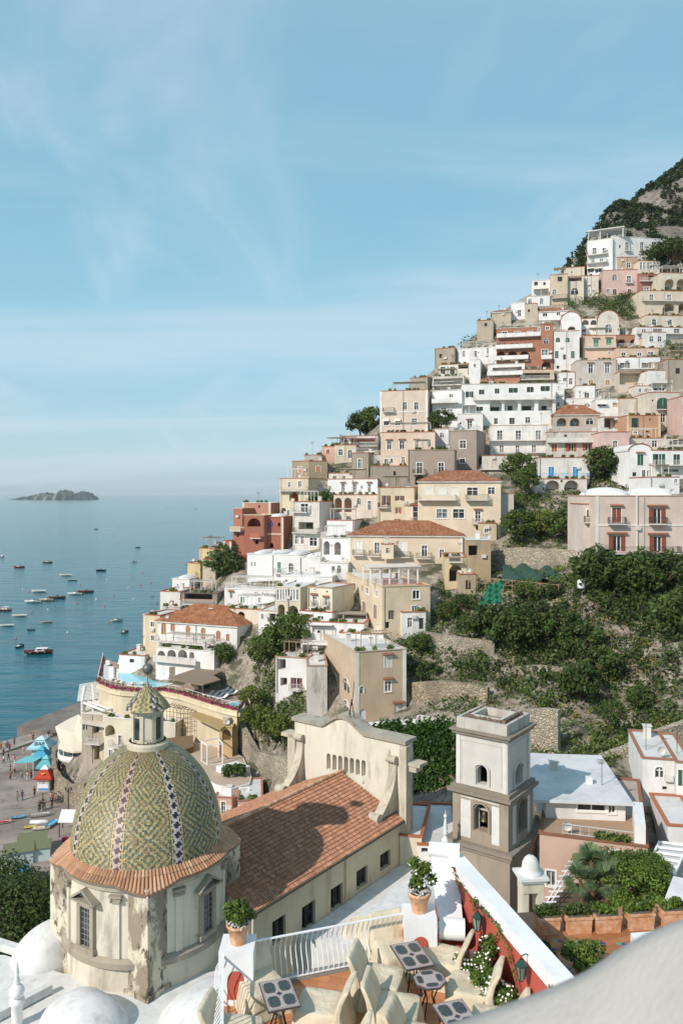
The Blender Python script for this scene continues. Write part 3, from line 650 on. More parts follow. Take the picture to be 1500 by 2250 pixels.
H('weathered white terrace house with orange shutters',96,612,1262,1500,'cfc6b8',[('s',1425,76,56,[172],'b0592a'),('o',1420,80,108,[345],'b0592a'),('o',1415,76,112,[520],'b0592a'),('Bp',1365,96,605,1.2,'d6cfc2'),('v',1300,20,30,[290])],dirt=.8,a=-4,dep=10,rail=True)
H('orange ochre house with cream edging and a green french window',918,1265,1092,1312,'c58f5f',[('df',1170,92,60,[1003],GREEN),('w',1268,26,46,[1005]),('v',1135,22,16,[1158]),('v',1258,14,32,[1130])],dirt=.12,a=2,quoin='dcc08a',bands=(1226,))
H('bright pink house with a single balcony and white french window',682,945,1262,1540,'dcb4a6',[('db',1402,100,46,[800])],dirt=.12,a=2)
R(1280,900,6.818)
H('white terrace room with a dark doorway above the bright pink house',292,540,110,310,'d8d0c4',[('Aq',205,170,200,[415],None,('d','5a3a2a',.4,.9))],dirt=.3,a=0,dep=6)
H('pink and cream house with small windows behind the green tree',705,1212,428,600,'dac8b8',[('w',535,70,40,[797]),('w',525,70,40,[890]),('d',512,100,80,[1070])],dirt=.25,a=2)
H('cream house with a shaded terrace at the right edge',1265,1530,445,600,'d0c4b0',[('Aq',488,70,220,[1400],None,('d','6a5f52',.5,.8)),('B',545,1270,1530,1.0)],dirt=.35,a=2)
H('white house with a curved parapet and tall green shutter',682,1030,622,1100,'e8e4dd',[('sh',755,162,90,[857],'1f5a42'),('s',955,100,45,[905],DGREEN),('w',955,90,60,[985]),('v',970,60,60,[720]and[770])],dirt=.15,a=4,roof='barrel',rise=1.4)
H('white terrace house with green doors behind slim white posts',1032,1530,612,1000,'e8e4dd',[('o',745,160,180,[1135],'1f5a42'),('s',750,160,100,[1400],'2c4a40'),('w',912,46,230,[1320]),('B',830,1035,1530,1.6)],dirt=.1,a=4)
H('blank bright white box house with a corner vent',1005,1442,1012,1260,'e2dfd8',[('w',1072,60,44,[1388],'b5aa9a')],dirt=.08,a=4,down=4)
# --- left ridge and middle (photo zoom 4)
R(600,880,3.75)
H('tall pink beige house with white corner stones and two sun awnings',880,1272,-82,258,'d9c0a6',[('d',45,62,34,[1082,1178]),('w',175,56,44,[1163]),('wy',180,52,40,[930,1025]),('Bk',92,905,1000,1.0)],dirt=.12,quoin='e3ddd2',bands=(95,),a=-14)
H('long pink stucco house with four small windows',886,1332,262,540,'d8b99b',[('dh',370,66,36,[955]),('dh',368,66,40,[1060]),('dh',362,56,30,[1180]),('a',350,60,28,[1283]),('d',492,56,26,[1070]),('w',500,36,24,[928]),('s',495,36,22,[975],GREEN)],dirt=.2,a=-10)
H('white roof restaurant house with red flowers along a pergola terrace',548,860,292,408,'d6cdbf',[('Aq',332,44,200,[740],None,('d','6b5443',.8,.7)),('w',335,26,30,[600]),('B',375,630,860,1.2),('B',345,630,850,1.0,'9a4a3a')],dirt=.4,a=-10,dep=7)
H('salmon house with a red shutter on the left ridge',400,640,378,498,'cd9c7c',[('s',420,36,28,[452],'8f3f2a')],dirt=.2,a=-16)
H('tall brown stone house with one narrow window',645,785,432,645,'a1917a',[('w',520,78,28,[713])],dirt=.7,a=-12,rail=True)
H('white glass veranda house behind the brown stone house',785,1108,448,540,'dad8d2',[('w',505,36,22,[930]),('d',500,50,26,[1075]),('w',512,34,18,[868])],dirt=.25,a=-8,rail=True,dep=5)
H('rough rubble stone house below the glass veranda',800,1110,540,700,'9c8f7b',[('v',600,34,22,[1000])],dirt=.9,a=-10)
H('wide taupe house with two balconies on arches',1110,1340,408,705,TP,[('d',558,90,46,[1205]),('A',655,78,76,[1205],None,None),('Bk',603,1150,1255,1.0)],dirt=.15,a=-10,trim='97836e')
H('taupe house bay with a green framed door',1340,1500,408,720,TP,[('d',558,90,46,[1382]),('A',655,70,60,[1400],None,None),('Bk',603,1325,1425,1.0)],dirt=.15,a=-10,trim='97836e')
H('ochre brown cube house with orange shutters on the ridge',155,295,500,645,'a8926e',[('s',570,48,26,[220],'b5673a')],dirt=.6,a=-28,right=[('s',568,48,34,[372],'b5673a')],dep=11)
H('yellow house with an orange arched loggia at the left edge of the ridge',56,290,642,1015,'d2c096',[('d',695,44,24,[133]),('d',690,50,28,[220]),('A',790,78,74,[170],None,('d','c07a35',.95,.8)),('A',920,70,50,[85],None,None),('w',925,50,20,[125]),('B',742,60,285,1.0)],dirt=.4,a=-22)
H('white house with a roof balustrade left of the pink bougainvillea',268,430,705,835,'dcd7cd',[('d',790,60,30,[350]),('w',785,40,20,[405]),('B',825,300,430,1.0)],dirt=.35,a=-16,dep=7,rail=True)
H('tall white house with a curved side wall and planted terrace',163,380,835,1230,'d3cabc',[('d',888,76,60,[258]),('w',905,80,16,[310]),('Aq',1032,60,120,[270],None,('d','4b4037',.5,.8)),('w',1150,66,26,[192,240]),('w',1165,70,60,[330]),('B',1085,170,380,1.2,'6a7050'),('B',918,165,290,.9)],dirt=.45,a=-20)
H('white house with three tall dark french windows and a blind',450,858,648,778,'e8e4dd',[('dh',725,72,24,[575,672]),('dh',725,72,26,[792]),('a',718,32,18,[467]),('a',713,26,16,[730]),('B',768,450,715,1.0)],dirt=.2,a=-12)
H('cream house with two pink arched porches',498,858,778,945,'dccab4',[('A',860,118,60,[535],None,('d','c98f78',.9,.7)),('A',860,118,62,[615],None,('d','c98f78',.9,.7)),('d',865,76,28,[793]),('a',830,50,26,[730]and[705])],dirt=.35,a=-12)
H('yellow house with brown shutters beside the pink arches',862,1160,718,1005,'d3c39c',[('o',822,78,72,[930],'7a4526'),('o',805,40,76,[1040],'7a4526'),('o',905,50,50,[1028],'b0592a'),('o',992,32,50,[1022],'b0592a'),('Bk',880,868,950,.9)],dirt=.25,a=-12,dep=8)
R(980,900,2.885)
H('large yellow house under an orange tiled roof with glazed balconies',-180,345,452,810,'e0caa4',[('s',520,50,56,[-110,-30],'e3ded2'),('s',520,52,60,[50],'e3ded2'),('d',520,52,70,[165]),('d',515,44,44,[285]),('w',660,58,70,[-27]),('w',660,58,72,[78]),('dh',678,66,34,[200]),('v',750,26,20,[198]),('B',570,-180,60,1.2),('Bk',570,120,265,1.2),('B',720,165,225,.8)],dirt=.2,roof='tile',rise=2.2,a=-8,dep=14,right=[('v',535,30,12,[368])])
H('yellow bay house with a white glazed door and green awning',-262,-75,612,800,'e0caa4',[('dh',660,100,64,[-180]),('B',712,-225,-140,.9)],dirt=.2,a=-8,dep=5,rail=True)
R(600,880,3.75)
H('long cream yellow house with white quoins and a broad orange roof',617,1560,1110,1330,'dec7a2',[('s',1205,92,56,[705],'e8e4da'),('d',1215,90,40,[855]),('s',1218,92,56,[1075],'e8e4da'),('d',1240,92,44,[1245]),('d',1262,70,36,[1388]),('B',1270,655,750,.9,'6a6058'),('B',1278,790,885,.9,'6a6058'),('B',1286,1005,1130,.9,'6a6058'),('B',1296,1175,1300,.9,'6a6058')],dirt=.15,roof='tile',rise=2.5,a=-7,dep=13,quoin='e6e0d2')
H('small yellow bay with a dome and twin window on the long house',890,990,1185,1296,'dec7a2',[('a',1235,44,28,[942])],dirt=.15,a=-7,dep=1.6,roof='vault',nv=1,Y=142.5,name='bay_house',cat='house',down=0.2,ground=False)
R(380,1080,3.75)
H('white house with two tall arched loggias full of planters',1215,1440,385,590,'e8e4de',[('Ar',465,112,50,[1265],'8a8478'),('Ar',470,108,56,[1355],'8a8478')],dirt=.1,a=-14,rail=True,trim='d5cdc0')
H('upper white cube house with a terracotta edge behind the arched loggias',1268,1490,238,388,'e8e4de',[],dirt=.1,a=-14,trim='9a4f35',down=3,dep=11)
H('white lower house with small round topped windows',1215,1440,590,700,'e6e2da',[('w',640,50,26,[1320]),('a',640,60,26,[1368])],dirt=.15,a=-14,trim='d5cdc0',dep=6)
h=H('deep red house with rounded cream panels and a blue sea creature painted on it',752,910,212,492,'a85a3a',[('A',272,32,20,[873],None,None),('A',445,40,28,[813],None,None)],dirt=.25,a=-10,roof='vault',nv=1,quoin='d9c3a0',bands=(350,),dep=9)
Wq,wq,zbq,ztq,dq=root_info[h.name]
m=MB();pts=[]
for i in range(22):
 t=i/21;uu=Wq.u(tx(805+12*sin(t*7)+4*t));zz=Wq.z(tx(805),ty(250+70*t));pts.append(Wq.p(uu,zz,-.04))
m.tube(pts,[.08+.13*sin(pi*min(1,t*1.3))if t<.77 else.11 for t in[i/21 for i in range(22)]],6)
for sx in(-1,1):m.tube([Wq.p(Wq.u(tx(805)),Wq.z(tx(805),ty(272)),.05),Wq.p(Wq.u(tx(805+sx*14)),Wq.z(tx(805),ty(262)),.05),Wq.p(Wq.u(tx(805+sx*22)),Wq.z(tx(805),ty(276)),.05)],[.12,.12,.05],6)
m.sphere(Wq.p(Wq.u(tx(808)),Wq.z(tx(808),ty(244)),.0),.16,8,6)
m.build('painted_emblem',plain('4a5590',.8),h)
H('salmon house with a white rail roof behind the deep red house',572,805,95,215,'c48062',[('v',125,22,14,[710])],dirt=.15,a=-14,trim='e0d8ca',dep=9,quoin='d9c3a0')
H('red house with a striped awning and climbing vine',585,752,196,545,'a85a3a',[('A',255,70,110,[668],None,None),('A',415,40,26,[690],None,None),('Bp',380,650,735,1.0,'b8603a')],dirt=.4,a=-20,dep=8,trim='d9c3a0')
H('narrow red house with cream corners at the sea side',500,585,300,545,'b5603a',[('v',360,30,18,[535]),('Bp',320,490,580,1.2,'c9b08c')],dirt=.5,a=-24,dep=8,trim='d9c3a0')
H('rust red upper house with white corners facing the sea',498,572,140,305,'b4694a',[('v',200,20,14,[530])],dirt=.35,a=-28,dep=10,trim='d9c3a0')
H('small coral house with cream pilasters beside the vine',415,482,410,585,'bd6a49',[],dirt=.35,a=-20,dep=7,quoin='dccbb0')
H('yellow stair house dropping toward the sea',215,412,470,660,'d3b878',[('sa',545,60,40,[318],'7a4526')],dirt=.4,a=-24,dep=8,down=10)
H('low yellow house with pale lower wall on the sea slope',120,225,590,690,'d2b576',[],dirt=.4,a=-20,dep=7,down=10)
H('round ivory stone bastion house below the yellow stair',245,350,560,735,'c6b69a',[],dirt=.8,a=-16,dep=7,down=8)
H('bright white house with green shutter and arched window',612,1045,520,715,'e2dfd8',[('s',625,88,28,[875],'3a7a55'),('a',632,84,36,[972],'7a9a90'),('s',597,34,12,[650,677],'3a7a55'),('a',656,24,12,[1015]),('B',670,840,905,.8)],dirt=.08,a=-16,dep=11,roof='vault',nv=3,trim='e3ded4')
H('white side house with small roof domes behind the bright white house',1045,1215,545,690,'dcd8cf',[('w',650,20,14,[1100])],dirt=.3,a=-16,dep=9,roof='vault',nv=1,trim='e3ded4')
h=H('white house with green shutters and painted lettering over a terrace',425,845,808,925,'e2dfd8',[('sh',857,42,20,[480],'3a7a55'),('s',892,50,32,[573],'4a8a70'),('s',892,40,16,[710],'4a8a70')],dirt=.1,a=-14,dep=11,trim='e6e2da',rail=True)
WT,wT,zbT,ztT,dT=root_info[h.name]
H('cream house with a glazed conservatory over two arches',852,1050,790,1060,'d8c9a4',[('w',850,88,20,[868,890,912,934,956,978,1000,1022,1040]),('A',985,110,56,[892],None,('g','3a4040',.6,.6)),('A',1000,120,84,[988],None,('g','3a4040',.6,.6))],dirt=.2,a=-16,dep=10,trim='e6e0d2')
H('cream block house with little balconies and a blue pool cover on its roof',1110,1312,792,1090,'dccfae',[('dh',905,80,32,[1165]),('dh',910,52,26,[1262]),('v',826,14,14,[1268]),('w',787+20,16,20,[1170]),('B',945,1140,1190,.8),('B',935,1235,1285,.8)],dirt=.15,a=-30,dep=7.2,trim='b08468',right=[('v',1030,14,12,[1368])])
H('long low white house with a roof parapet behind the cream block',890,1310,700,800,'e8e4dd',[('v',735,14,16,[935,1010])],dirt=.15,a=-14,dep=7,trim='e6e2da',rail=True)
H('lower white awning house below the cream block',1045,1310,990,1110,'e3ded6',[('Aq',1040,60,90,[1110],None,('g','6a6a66',.8,.9)),('w',1050,50,50,[1215])],dirt=.2,a=-24,dep=6,trim='9a4f3f')
H('little white house with a narrow oval window beside a parasol terrace',705,850,985,1110,'e6e2da',[('a',1030,44,18,[737]),('Aq',1040,70,70,[815],None,('d','8a7a66',.8,.8))],dirt=.2,a=-14,dep=8,trim='c4a78e')
R(680,1120,3.571)
h=H('large yellow terrace house with a white rooftop pergola',568,945,600,935,'dcc298',[('w',668,66,54,[835]),('w',778,50,40,[822]),('D',825,70,46,[640],'6f6558'),('v',905,50,30,[610])],dirt=.3,a=14,dep=22,trim='c9b48a',left=[('w',660,50,26,[525]),('w',636,52,26,[450]),('v',617,44,12,[412]),('sa',600,60,14,[326],DGREEN),('sa',605,60,14,[355],DGREEN),('s',800,110,26,[514],'8a6a5a'),('s',770,100,26,[427],'8a6a5a'),('v',668,30,14,[376])])
PERG=h
H('yellow side house with an arched garage full of pots',1062,1230,372,600,'d3bd84',[('Aq',330+60,60,90,[1140],None,('d','55483a',.8,.8)),('A',500,130,100,[1143],None,('d','4a4038',.8,.6)),('B',405,1090,1200,1.0)],dirt=.35,a=-4,dep=9)
H('brown rendered side house at the end of the long orange roof',1232,1420,240,560,'b09468',[('Aq',320,80,70,[1280],None,('d','4a4035',.8,.8)),('v',310,40,24,[1440])],dirt=.6,a=-6,dep=9,trim='c9c2b4')
# --- villa with tiled roof left of centre
R(380,1080,3.75)
VILLA=H('white villa with arched brown shutters under an old mossy tiled roof',-130,528,1085,1300,'e6e0d6',[('sa',1105,90,36,[0],'a0683a'),('sa',1130,96,38,[-75],'a0683a'),('sa',1150,92,38,[125],'a0683a'),('sa',1168,92,38,[250],'a0683a'),('sa',1190,90,38,[375],'a0683a'),('s',1203,60,28,[453],'a0683a'),('B',1238,-125,330,1.4),('B',1252,335,420,1.0)],dirt=.25,a=-22,dep=10,roof='tile',rise=2.7,right=[('s',1215,50,32,[567],'7a4526'),('Da',1195,90,30,[660],'7a3f28')])
H('white lower storey house of arches below the villa balcony',-140,340,1300,1430,'e6e0d6',[('A',1355,86,62,[-95],None,('g','3a3f3d',.7,.6)),('A',1350,92,74,[80],None,('g','3a3f3d',.7,.6)),('A',1350,92,70,[0-10],None,('g','3a3f3d',.7,.6)),('A',1362,80,40,[155],None,None),('Bp',1400,-140,210,.9,'d8d0c4')],dirt=.3,a=-22,dep=6,trim='d8d0c4')
H('cream corner house between villa and sea',-245,-130,1020,1250,'dcc9a2',[('w',1080,40,20,[-200])],dirt=.35,a=-22,dep=8,trim='cfc2a6',down=10)
H('low grey terrace house with a dish antenna on its paved roof',-90,60,950,1050,'c4bcae',[],dirt=.5,a=-10,dep=6,trim='c9c2b4',down=8)
H('white domed roof house at the edge of the sea',-5,135,722,800,'e3dfd8',[('v',770,12,12,[40])],dirt=.2,a=-14,dep=7,roof='vault',nv=1,trim='e3dfd8',down=8)
H('brown shingle roofed restaurant house beside the ivy tree',70,365,838,950,'8f8271',[('Aq',870,64,230,[210],None,('d','3a332c',.95,.8)),('B',925,90,360,1.0)],dirt=.5,a=-10,dep=10,trim='6f6254',roofcol='7a6a5a')
# --- lower middle: the ochre house in front
R(500,1360,3.409)
H('tan ochre house with a big white roof terrace and hooded windows',958,1335,238,775,'c9ab84',[('sh',325,84,50,[1200],'d8d4ca'),('wh',505,78,46,[1200]),('a',532,52,30,[1003]),('Da',715,80,46,[1012],'d8d8d4'),('Dh',688,90,60,[1278],'cdd0cc')],dirt=.1,a=18,dep=19,trim='b9ab98',Y=112,down=5,quoin='e2dccf',left=[('a',450,100,56,[795]),('a',495,100,54,[886]),('a',620,120,56,[795]),('a',665,110,54,[886])])
H('white house with a brown stained wall and red shuttered window',596,745,352,745,'cbc3b4',[],dirt=.9,a=4,dep=10,trim='b08a6a',Y=116,down=5,left=[('s',475,80,50,[515],'7a2f24')])
H('white stair house with open columns left of the stained wall',360,596,290,560,'e2ded6',[('Aq',340,80,60,[405],None,('d','7a7468',.8,.8)),('Aq',470,60,50,[420],None,('d','8a8478',.8,.8)),('o',480,78,84,[515],'7a2f24'),('B',525,470,555,.9)],dirt=.4,a=-16,dep=8,trim='b98a6e',Y=122)
H('white penthouse with a straw awning on the roof terrace',550,800,168,330,'e4e0d8',[('Aq',250,110,200,[660],None,('g','4a4a46',.6,.7))],dirt=.15,a=-12,dep=8,trim='d8d2c8',Y=124,ground=False,down=3)
H('white upper house with skylights and a row of water tanks',640,1080,75,160,'e4e0d8',[],dirt=.15,a=-12,dep=9,trim='d8d2c8',Y=128)
# --- the pink beige villa on the right and the blue door house
R(980,900,2.885)
BIGH=H('big pink beige villa with brown shutters and two roof domes',945,1560,548,1010,'d4bba8',[('sh',670,92,58,[1078],'8a4a30'),('oh',675,98,104,[1335],'8a4a30'),('oh',848,96,104,[1080],'8a4a30'),('oh',852,96,104,[1338],'8a4a30'),('A',962,84,205,[1055],None,None),('Bk',722,1020,1130,.9),('Bk',722,1280,1390,.9),('Bk',905,952,1462,1.6)],dirt=.15,a=1,dep=14,roof='vault',nv=2,quoin='ddd3c5',bands=(733,),trim='b99b80',Y=120,down=6)
m=MB();Wb,wb,zbb,ztb,_=root_info[BIGH.name];Wb.slab(m,Wb.u(tx(1062)),Wb.u(tx(1090)),Wb.z(tx(1075),ty(1005)),Wb.z(tx(1075),ty(935)),-2.25,-2.15);m.build('door',louvre('8a4a30'),BIGH)
m=MB();Wb.slab(m,Wb.u(tx(1200)),Wb.u(tx(1207)),Wb.z(tx(1203),ty(895)),Wb.z(tx(1203),ty(520)),.08,.25);m.build('drainpipe',plain('ddd6ca'),BIGH)
H('low side wing with a dark window left of the pink beige villa',868,945,600,960,'d4bfae',[('w',660,50,46,[912]),('Bk',712,870,935,.8)],dirt=.2,a=-2,dep=8,Y=123,down=8)
H('white house with bright blue doors and a blue balcony',582,906,305,440,'dcd4c6',[('s',397,68,34,[664,818],'2f86b8'),('B',432,552,892,1.2,'4f9cc0')],dirt=.35,a=-4,dep=9,Y=166)
H('arched cream ground floor house under the blue balcony',553,890,440,560,'d6cdbd',[('A',500,104,94,[672],None,('s','3f6a4f',.44,.48)),('A',500,104,94,[792],None,('s','3f6a4f',.44,.48)),('v',453,16,12,[730])],dirt=.5,a=-4,dep=9,Y=164)
H('lower cream floor house with red door frames and a metal rail',226,580,292,388,'d3c9ba',[('s',342,50,42,[305],'c9b9a8'),('w',332,40,38,[418]),('w',332,40,36,[538]),('B',378,215,580,1.2)],dirt=.5,a=-8,dep=8)
# --- smaller houses filling the slope between the large ones
R(0,0,1)
V_=[("cream arcade house under the umbrella pine",1450,1512,600,655,'d0c0a4',[('A',630,34,22,[1470,1496],None,('g','3a3a34',.6,.6))],4),("brown rendered half of the ochre cube house",679,719,1013,1052,'a08a68',[('s',1031,13,9,[699],'b5673a')],4),("slim pink house at the right edge under the green arched balcony",1494,1530,872,945,'cfa796',[('w',880,16,10,[1505]),('w',925,16,10,[1505])],2),("cream vine terrace house under the terracotta hotel",1142,1216,812,836,'c9b08c',[('Aq',826,14,60,[1178],None,('d','5a4334',.9,.9)),('B',834,1142,1216,1.2)],-6),("low white room beside the slim white house",1228,1262,818,850,'e2ded6',[('w',834,8,8,[1240]),('d',838,14,8,[1253])],-6),("cream slope house under the white roof restaurant",735,782,978,1012,'cdbb9c',[('w',994,14,9,[748]),('d',998,18,8,[768])],-12),("small grey house on the skyline left of the salmon house",668,706,1000,1030,'b0a48f',[('v',1014,8,8,[684])],-16),("ivory house with two shutters beside the brown stone house",722,770,1040,1060,'d8ceb8',[('s',1050,10,8,[735],'7a6a55'),('s',1050,10,8,[755],'7a6a55')],-12),("white vaulted roof house in front of the yellow terrace house",664,800,1368,1405,'e2ded6',[('v',1388,6,6,[700])],-12),("low white workshop with rows of air units on its roof",745,842,1392,1420,'dad5ca',[('d',1408,16,10,[815])],-10),("pale cottage with a red pot terrace under the villa roof",500,570,1338,1368,'dccdb4',[('A',1355,22,16,[530],None,('g','3a3f3d',.6,.7))],-16),("long grey terrace house above the mossy villa roof",395,470,1318,1334,'b5aa98',[('Aq',1327,9,60,[432],None,('d','6a5a48',.9,.8))],-10),("white garden house with brown door by the yellow stair house",352,396,1300,1345,'ddd6c8',[('D',1330,20,9,[378],'7a4526')],-14),("ochre roof house above the pool stairs",320,352,1352,1440,'d6bf92',[('w',1372,12,8,[335]),('w',1402,12,8,[336])],-20),("white stair wall house at the seaward side of the pool",262,318,1440,1462,'e6e3dc',[('v',1452,8,10,[290])],-16),("small white shop house with a laundry yard in the garden",882,935,1345,1385,'e2ded4',[('D',1370,24,10,[925],'3a3a34'),('d',1368,22,10,[900])],8),("beige garden shed house under the side of the yellow house",1010,1045,1262,1300,'b8a27c',[('D',1285,20,12,[1028],'4a3a2c')],0),("white retaining house with buttress by the large yellow house",1092,1128,1085,1165,'c2b8a6',[],-10),("cream rear house between the two yellow tiled houses",1050,1090,1150,1182,'cdb88c',[('w',1166,10,8,[1068])],-8),("white stepped house right of the red sea creature house",905,945,1080,1120,'dcd6ca',[('d',1104,18,8,[925])],-14)if 0 else("white stepped house right of the deep red house",628,646,1095,1150,'d8d0c0',[('w',1115,10,7,[637])],-16),("cream roof room above the white blind house",655,705,1045,1056,'d0c3a8',[],-12),("weathered white house over the cream deep porch",1412,1462,730,760,'dcd6ca',[('w',745,12,9,[1430,1448])],2),("beige terrace house below the two framed windows",1258,1300,702,716,'cbb999',[],2),("grey rubble terrace house at the right edge under the pine slope",1465,1520,790,850,'a89a84',[('v',815,12,10,[1488])],4),("cream house with two small windows above the blank sandy house",1395,1430,848,872,'d6cab2',[('w',858,9,7,[1405,1418])],0)]
for lb,x0,x1,yt,yb,c_,rw_,a_ in V_:H(lb,x0,x1,yt,yb,c_,rw_,a=a_,dep=7,dirt=.4)
# ================================================================ terrain, sea, beach, mountain
def pz(px,py,Y):p=P(px,py,Y);return(p.x,p.y,p.z)
CTRL=list(BASES)
for(a_,b_,c_)in DEPTH:CTRL.append(pz(a_,b_+6,c_))
for q in[(560,1640,117),(620,1652,110),(600,1560,120),(545,1560,126),(640,1600,110),(690,1580,108)]:CTRL.append(pz(*q))
for q in[(900,1640,90),(1000,1650,84),(1150,1690,80),(1250,1690,82),(1380,1660,84),(1480,1610,88),(1480,1660,80),(1100,1580,96),(1250,1560,100),(1400,1540,100),(1050,1480,109),(1200,1460,108),(1350,1450,106),(1480,1450,104),(1000,1400,118),(1150,1400,114),(1300,1380,110),(1450,1350,108),(1250,1240,128),(1100,1230,138),(1180,1110,158),(1280,1080,160),(1340,1050,163),(1140,1060,172)]:CTRL.append(pz(*q))
for q in[(-25,45,18),(-12,53,20),(5,62,20),(15,58,20),(22,64,22),(30,60,22),(40,60,24),(15,45,22),(0,40,22),(-20,35,18),(10,30,30),(35,40,30),(45,75,28),(55,60,30),(0,20,30),(20,20,30),(50,25,32),(0,78,17),(-8,88,10),(-2,98,15),(10,90,20),(16,100,24),(-30,60,10),(-35,50,9),(-40,70,1),(-25,75,4),(-18,90,3),(-30,88,-1),(-26,98,0),(-20,108,4),(-30,110,-1),(-32,120,3),(-12,110,10),(-5,110,20),(-12,122,14),(-20,128,12),(-30,133,12),(-38,140,12),(-44,130,-3),(-40,118,-4),(-45,105,-4),(-48,90,-4),(-50,75,-3),(-52,140,-4),(-50,55,-2),(-60,60,-4),(-60,90,-5)]:CTRL.append(q)
for(px,py,Y)in[(395,1325,168),(345,1360,160),(300,1430,152),(232,1475,148),(455,1250,180),(510,1120,192),(605,1050,210),(690,985,225),(770,950,236),(850,880,240),(880,830,250),(940,770,262),(1030,730,272),(1080,690,280),(1180,620,300)]:
 x,y,z=pz(px,py,Y);CTRL.append((x-7,y+4,z-16));CTRL.append((x-15,y+10,-3 if z<70 else z-45));CTRL.append((x+8,y+14,z-5));CTRL.append((x+16,y+34,z-9))
CTRL+=[(-60,160,-4),(-60,130,-3),(-70,100,-1),(-60,200,-6),(-30,220,-6),(-10,260,-6),(20,300,10),(60,330,60),(100,330,120),(150,330,160),(160,250,120),(170,150,70),(150,90,55),(110,60,40),(90,300,112),(120,290,135)]
C3=np.array(CTRL);key={}
for x,y,z in C3:key.setdefault((round(x/1.5),round(y/1.5)),[]).append((x,y,z))
C3=np.array([np.mean(v,axis=0)for v in key.values()])
TFIT=rbf_fit(C3[:,:2],C3[:,2],lam=4)
GX=np.arange(-70,176,1.5);GY=np.arange(16,345,1.5)
gx,gy=np.meshgrid(GX,GY);Q=np.c_[gx.ravel(),gy.ravel()]
gz=np.concatenate([rbf_eval(TFIT,Q[i:i+4000])for i in range(0,len(Q),4000)]).reshape(gx.shape)
rs=np.random.default_rng(3)
def vnoise(x,y,s,seed=0):
 r=np.random.default_rng(seed).uniform(-1,1,(256,256));fx=x/s;fy=y/s;ix=np.floor(fx).astype(int);iy=np.floor(fy).astype(int);tx_=fx-ix;ty_=fy-iy
 tx_=tx_*tx_*(3-2*tx_);ty_=ty_*ty_*(3-2*ty_)
 g=lambda a,b:r[a%256,b%256]
 return(g(ix,iy)*(1-tx_)+g(ix+1,iy)*tx_)*(1-ty_)+(g(ix,iy+1)*(1-tx_)+g(ix+1,iy+1)*tx_)*ty_
rough=np.clip((gx-20)/10,0,1)*np.clip((118-gy)/10,0,1)*np.clip((gy-62)/8,0,1)
gz=gz-.5+vnoise(gx,gy,9,1)*.5+rough*(vnoise(gx,gy,6,2)*1.6+vnoise(gx,gy,3,4)*.9)
fade=np.clip((gx+30)/14+np.clip((gy-125)/20,0,1)*0,0,1)
def hgt(x,y):
 i=(np.asarray(y)-GY[0])/1.5;j=(np.asarray(x)-GX[0])/1.5;i=np.clip(i,0,len(GY)-2.001);j=np.clip(j,0,len(GX)-2.001)
 a=i.astype(int);b=j.astype(int);u=i-a;v=j-b
 return(gz[a,b]*(1-u)+gz[a+1,b]*u)*(1-v)+(gz[a,b+1]*(1-u)+gz[a+1,b+1]*u)*v
def raycast(px,py):
 px=np.atleast_1d(px).astype(float);py=np.atleast_1d(py).astype(float);hit=np.full(px.shape,np.nan)
 for Y in np.arange(40,320,.6):
  x=(px-750)/1750*Y;z=CZ-(py-1085)/1750*Y;m_=np.isnan(hit)&(hgt(x,Y+0*x)>z);hit[m_]=Y
  if not np.isnan(hit).any():break
 return hit
def rockmat(green=.5):
 m,nt,b=newmat('rocky_slope');p=pos(nt)
 c=mixc_(nt,maprange(nt,noise(nt,.35,8,.65,p,.1),.35,.65),(.27,.225,.17),(.45,.39,.31))
 c=mixc_(nt,maprange(nt,noise(nt,1.6,6,.7,pos(nt,(1,1,.5))),.5,.62,0,.8),c,(.13,.105,.075))
 c=mixc_(nt,maprange(nt,noise(nt,.22,6,.7,p,.2),.5-.2*green,.66-.2*green),c,(.075,.08,.038))
 c=mixc_(nt,maprange(nt,noise(nt,.6,6,.7,p,.8),.58,.68,0,.8),c,(.14,.10,.045))
 L(nt,c,b.inputs['Base Color']);b.inputs['Roughness'].default_value=1
 bump(nt,b,noise(nt,1.1,9,.7,pos(nt,(1,1,.6))),1.0,.6);return m
ROCK=rockmat(.2)
ny,nx=gx.shape;V=np.c_[gx.ravel(),gy.ravel(),gz.ravel()]
idx=np.arange(nx*ny).reshape(ny,nx);F=np.stack([idx[:-1,:-1],idx[:-1,1:],idx[1:,1:],idx[1:,:-1]],-1).reshape(-1,4)
me=np_mesh('hillside',V,F,ROCK);me.polygons.foreach_set('use_smooth',[True]*len(me.polygons))
o=bpy.data.objects.new('hillside',me);COL.objects.link(o);struct(o)
# --- sea
m,nt,b=newmat('sea_water');g=N(nt,'ShaderNodeNewGeometry')
n1=noise(nt,.55,5,.6,pos(nt,(.45,1.2,1),(0,0,radians(20))));n2=noise(nt,.035,4,.6,pos(nt,(.4,1.4,1)))
b.inputs['Roughness'].default_value=.12;b.inputs['IOR'].default_value=1.333;b.inputs['Specular IOR Level'].default_value=.38
L(nt,mixc_(nt,maprange(nt,n2,.3,.7),(.003,.075,.098),(.006,.110,.135)),b.inputs['Base Color'])
bn=N(nt,'ShaderNodeBump');bn.inputs['Strength'].default_value=1;bn.inputs['Distance'].default_value=.22;L(nt,n1,bn.inputs['Height'])
bn2=N(nt,'ShaderNodeBump');bn2 .inputs['Strength'].default_value=1;bn2 .inputs['Distance'].default_value=.9;L(nt,noise(nt,.09,3,.5,pos(nt,(.5,1.5,1),(0,0,radians(12)))),bn2 .inputs['Height'])
L(nt,bn2 .outputs[0],bn.inputs['Normal']);L(nt,bn.outputs[0],b.inputs['Normal']);SEA=m
mb=MB();mb.quad((-40000,-300,-.5),(40000,-300,-.5),(40000,46000,-.5),(-40000,46000,-.5));struct(mb.build('sea',SEA))
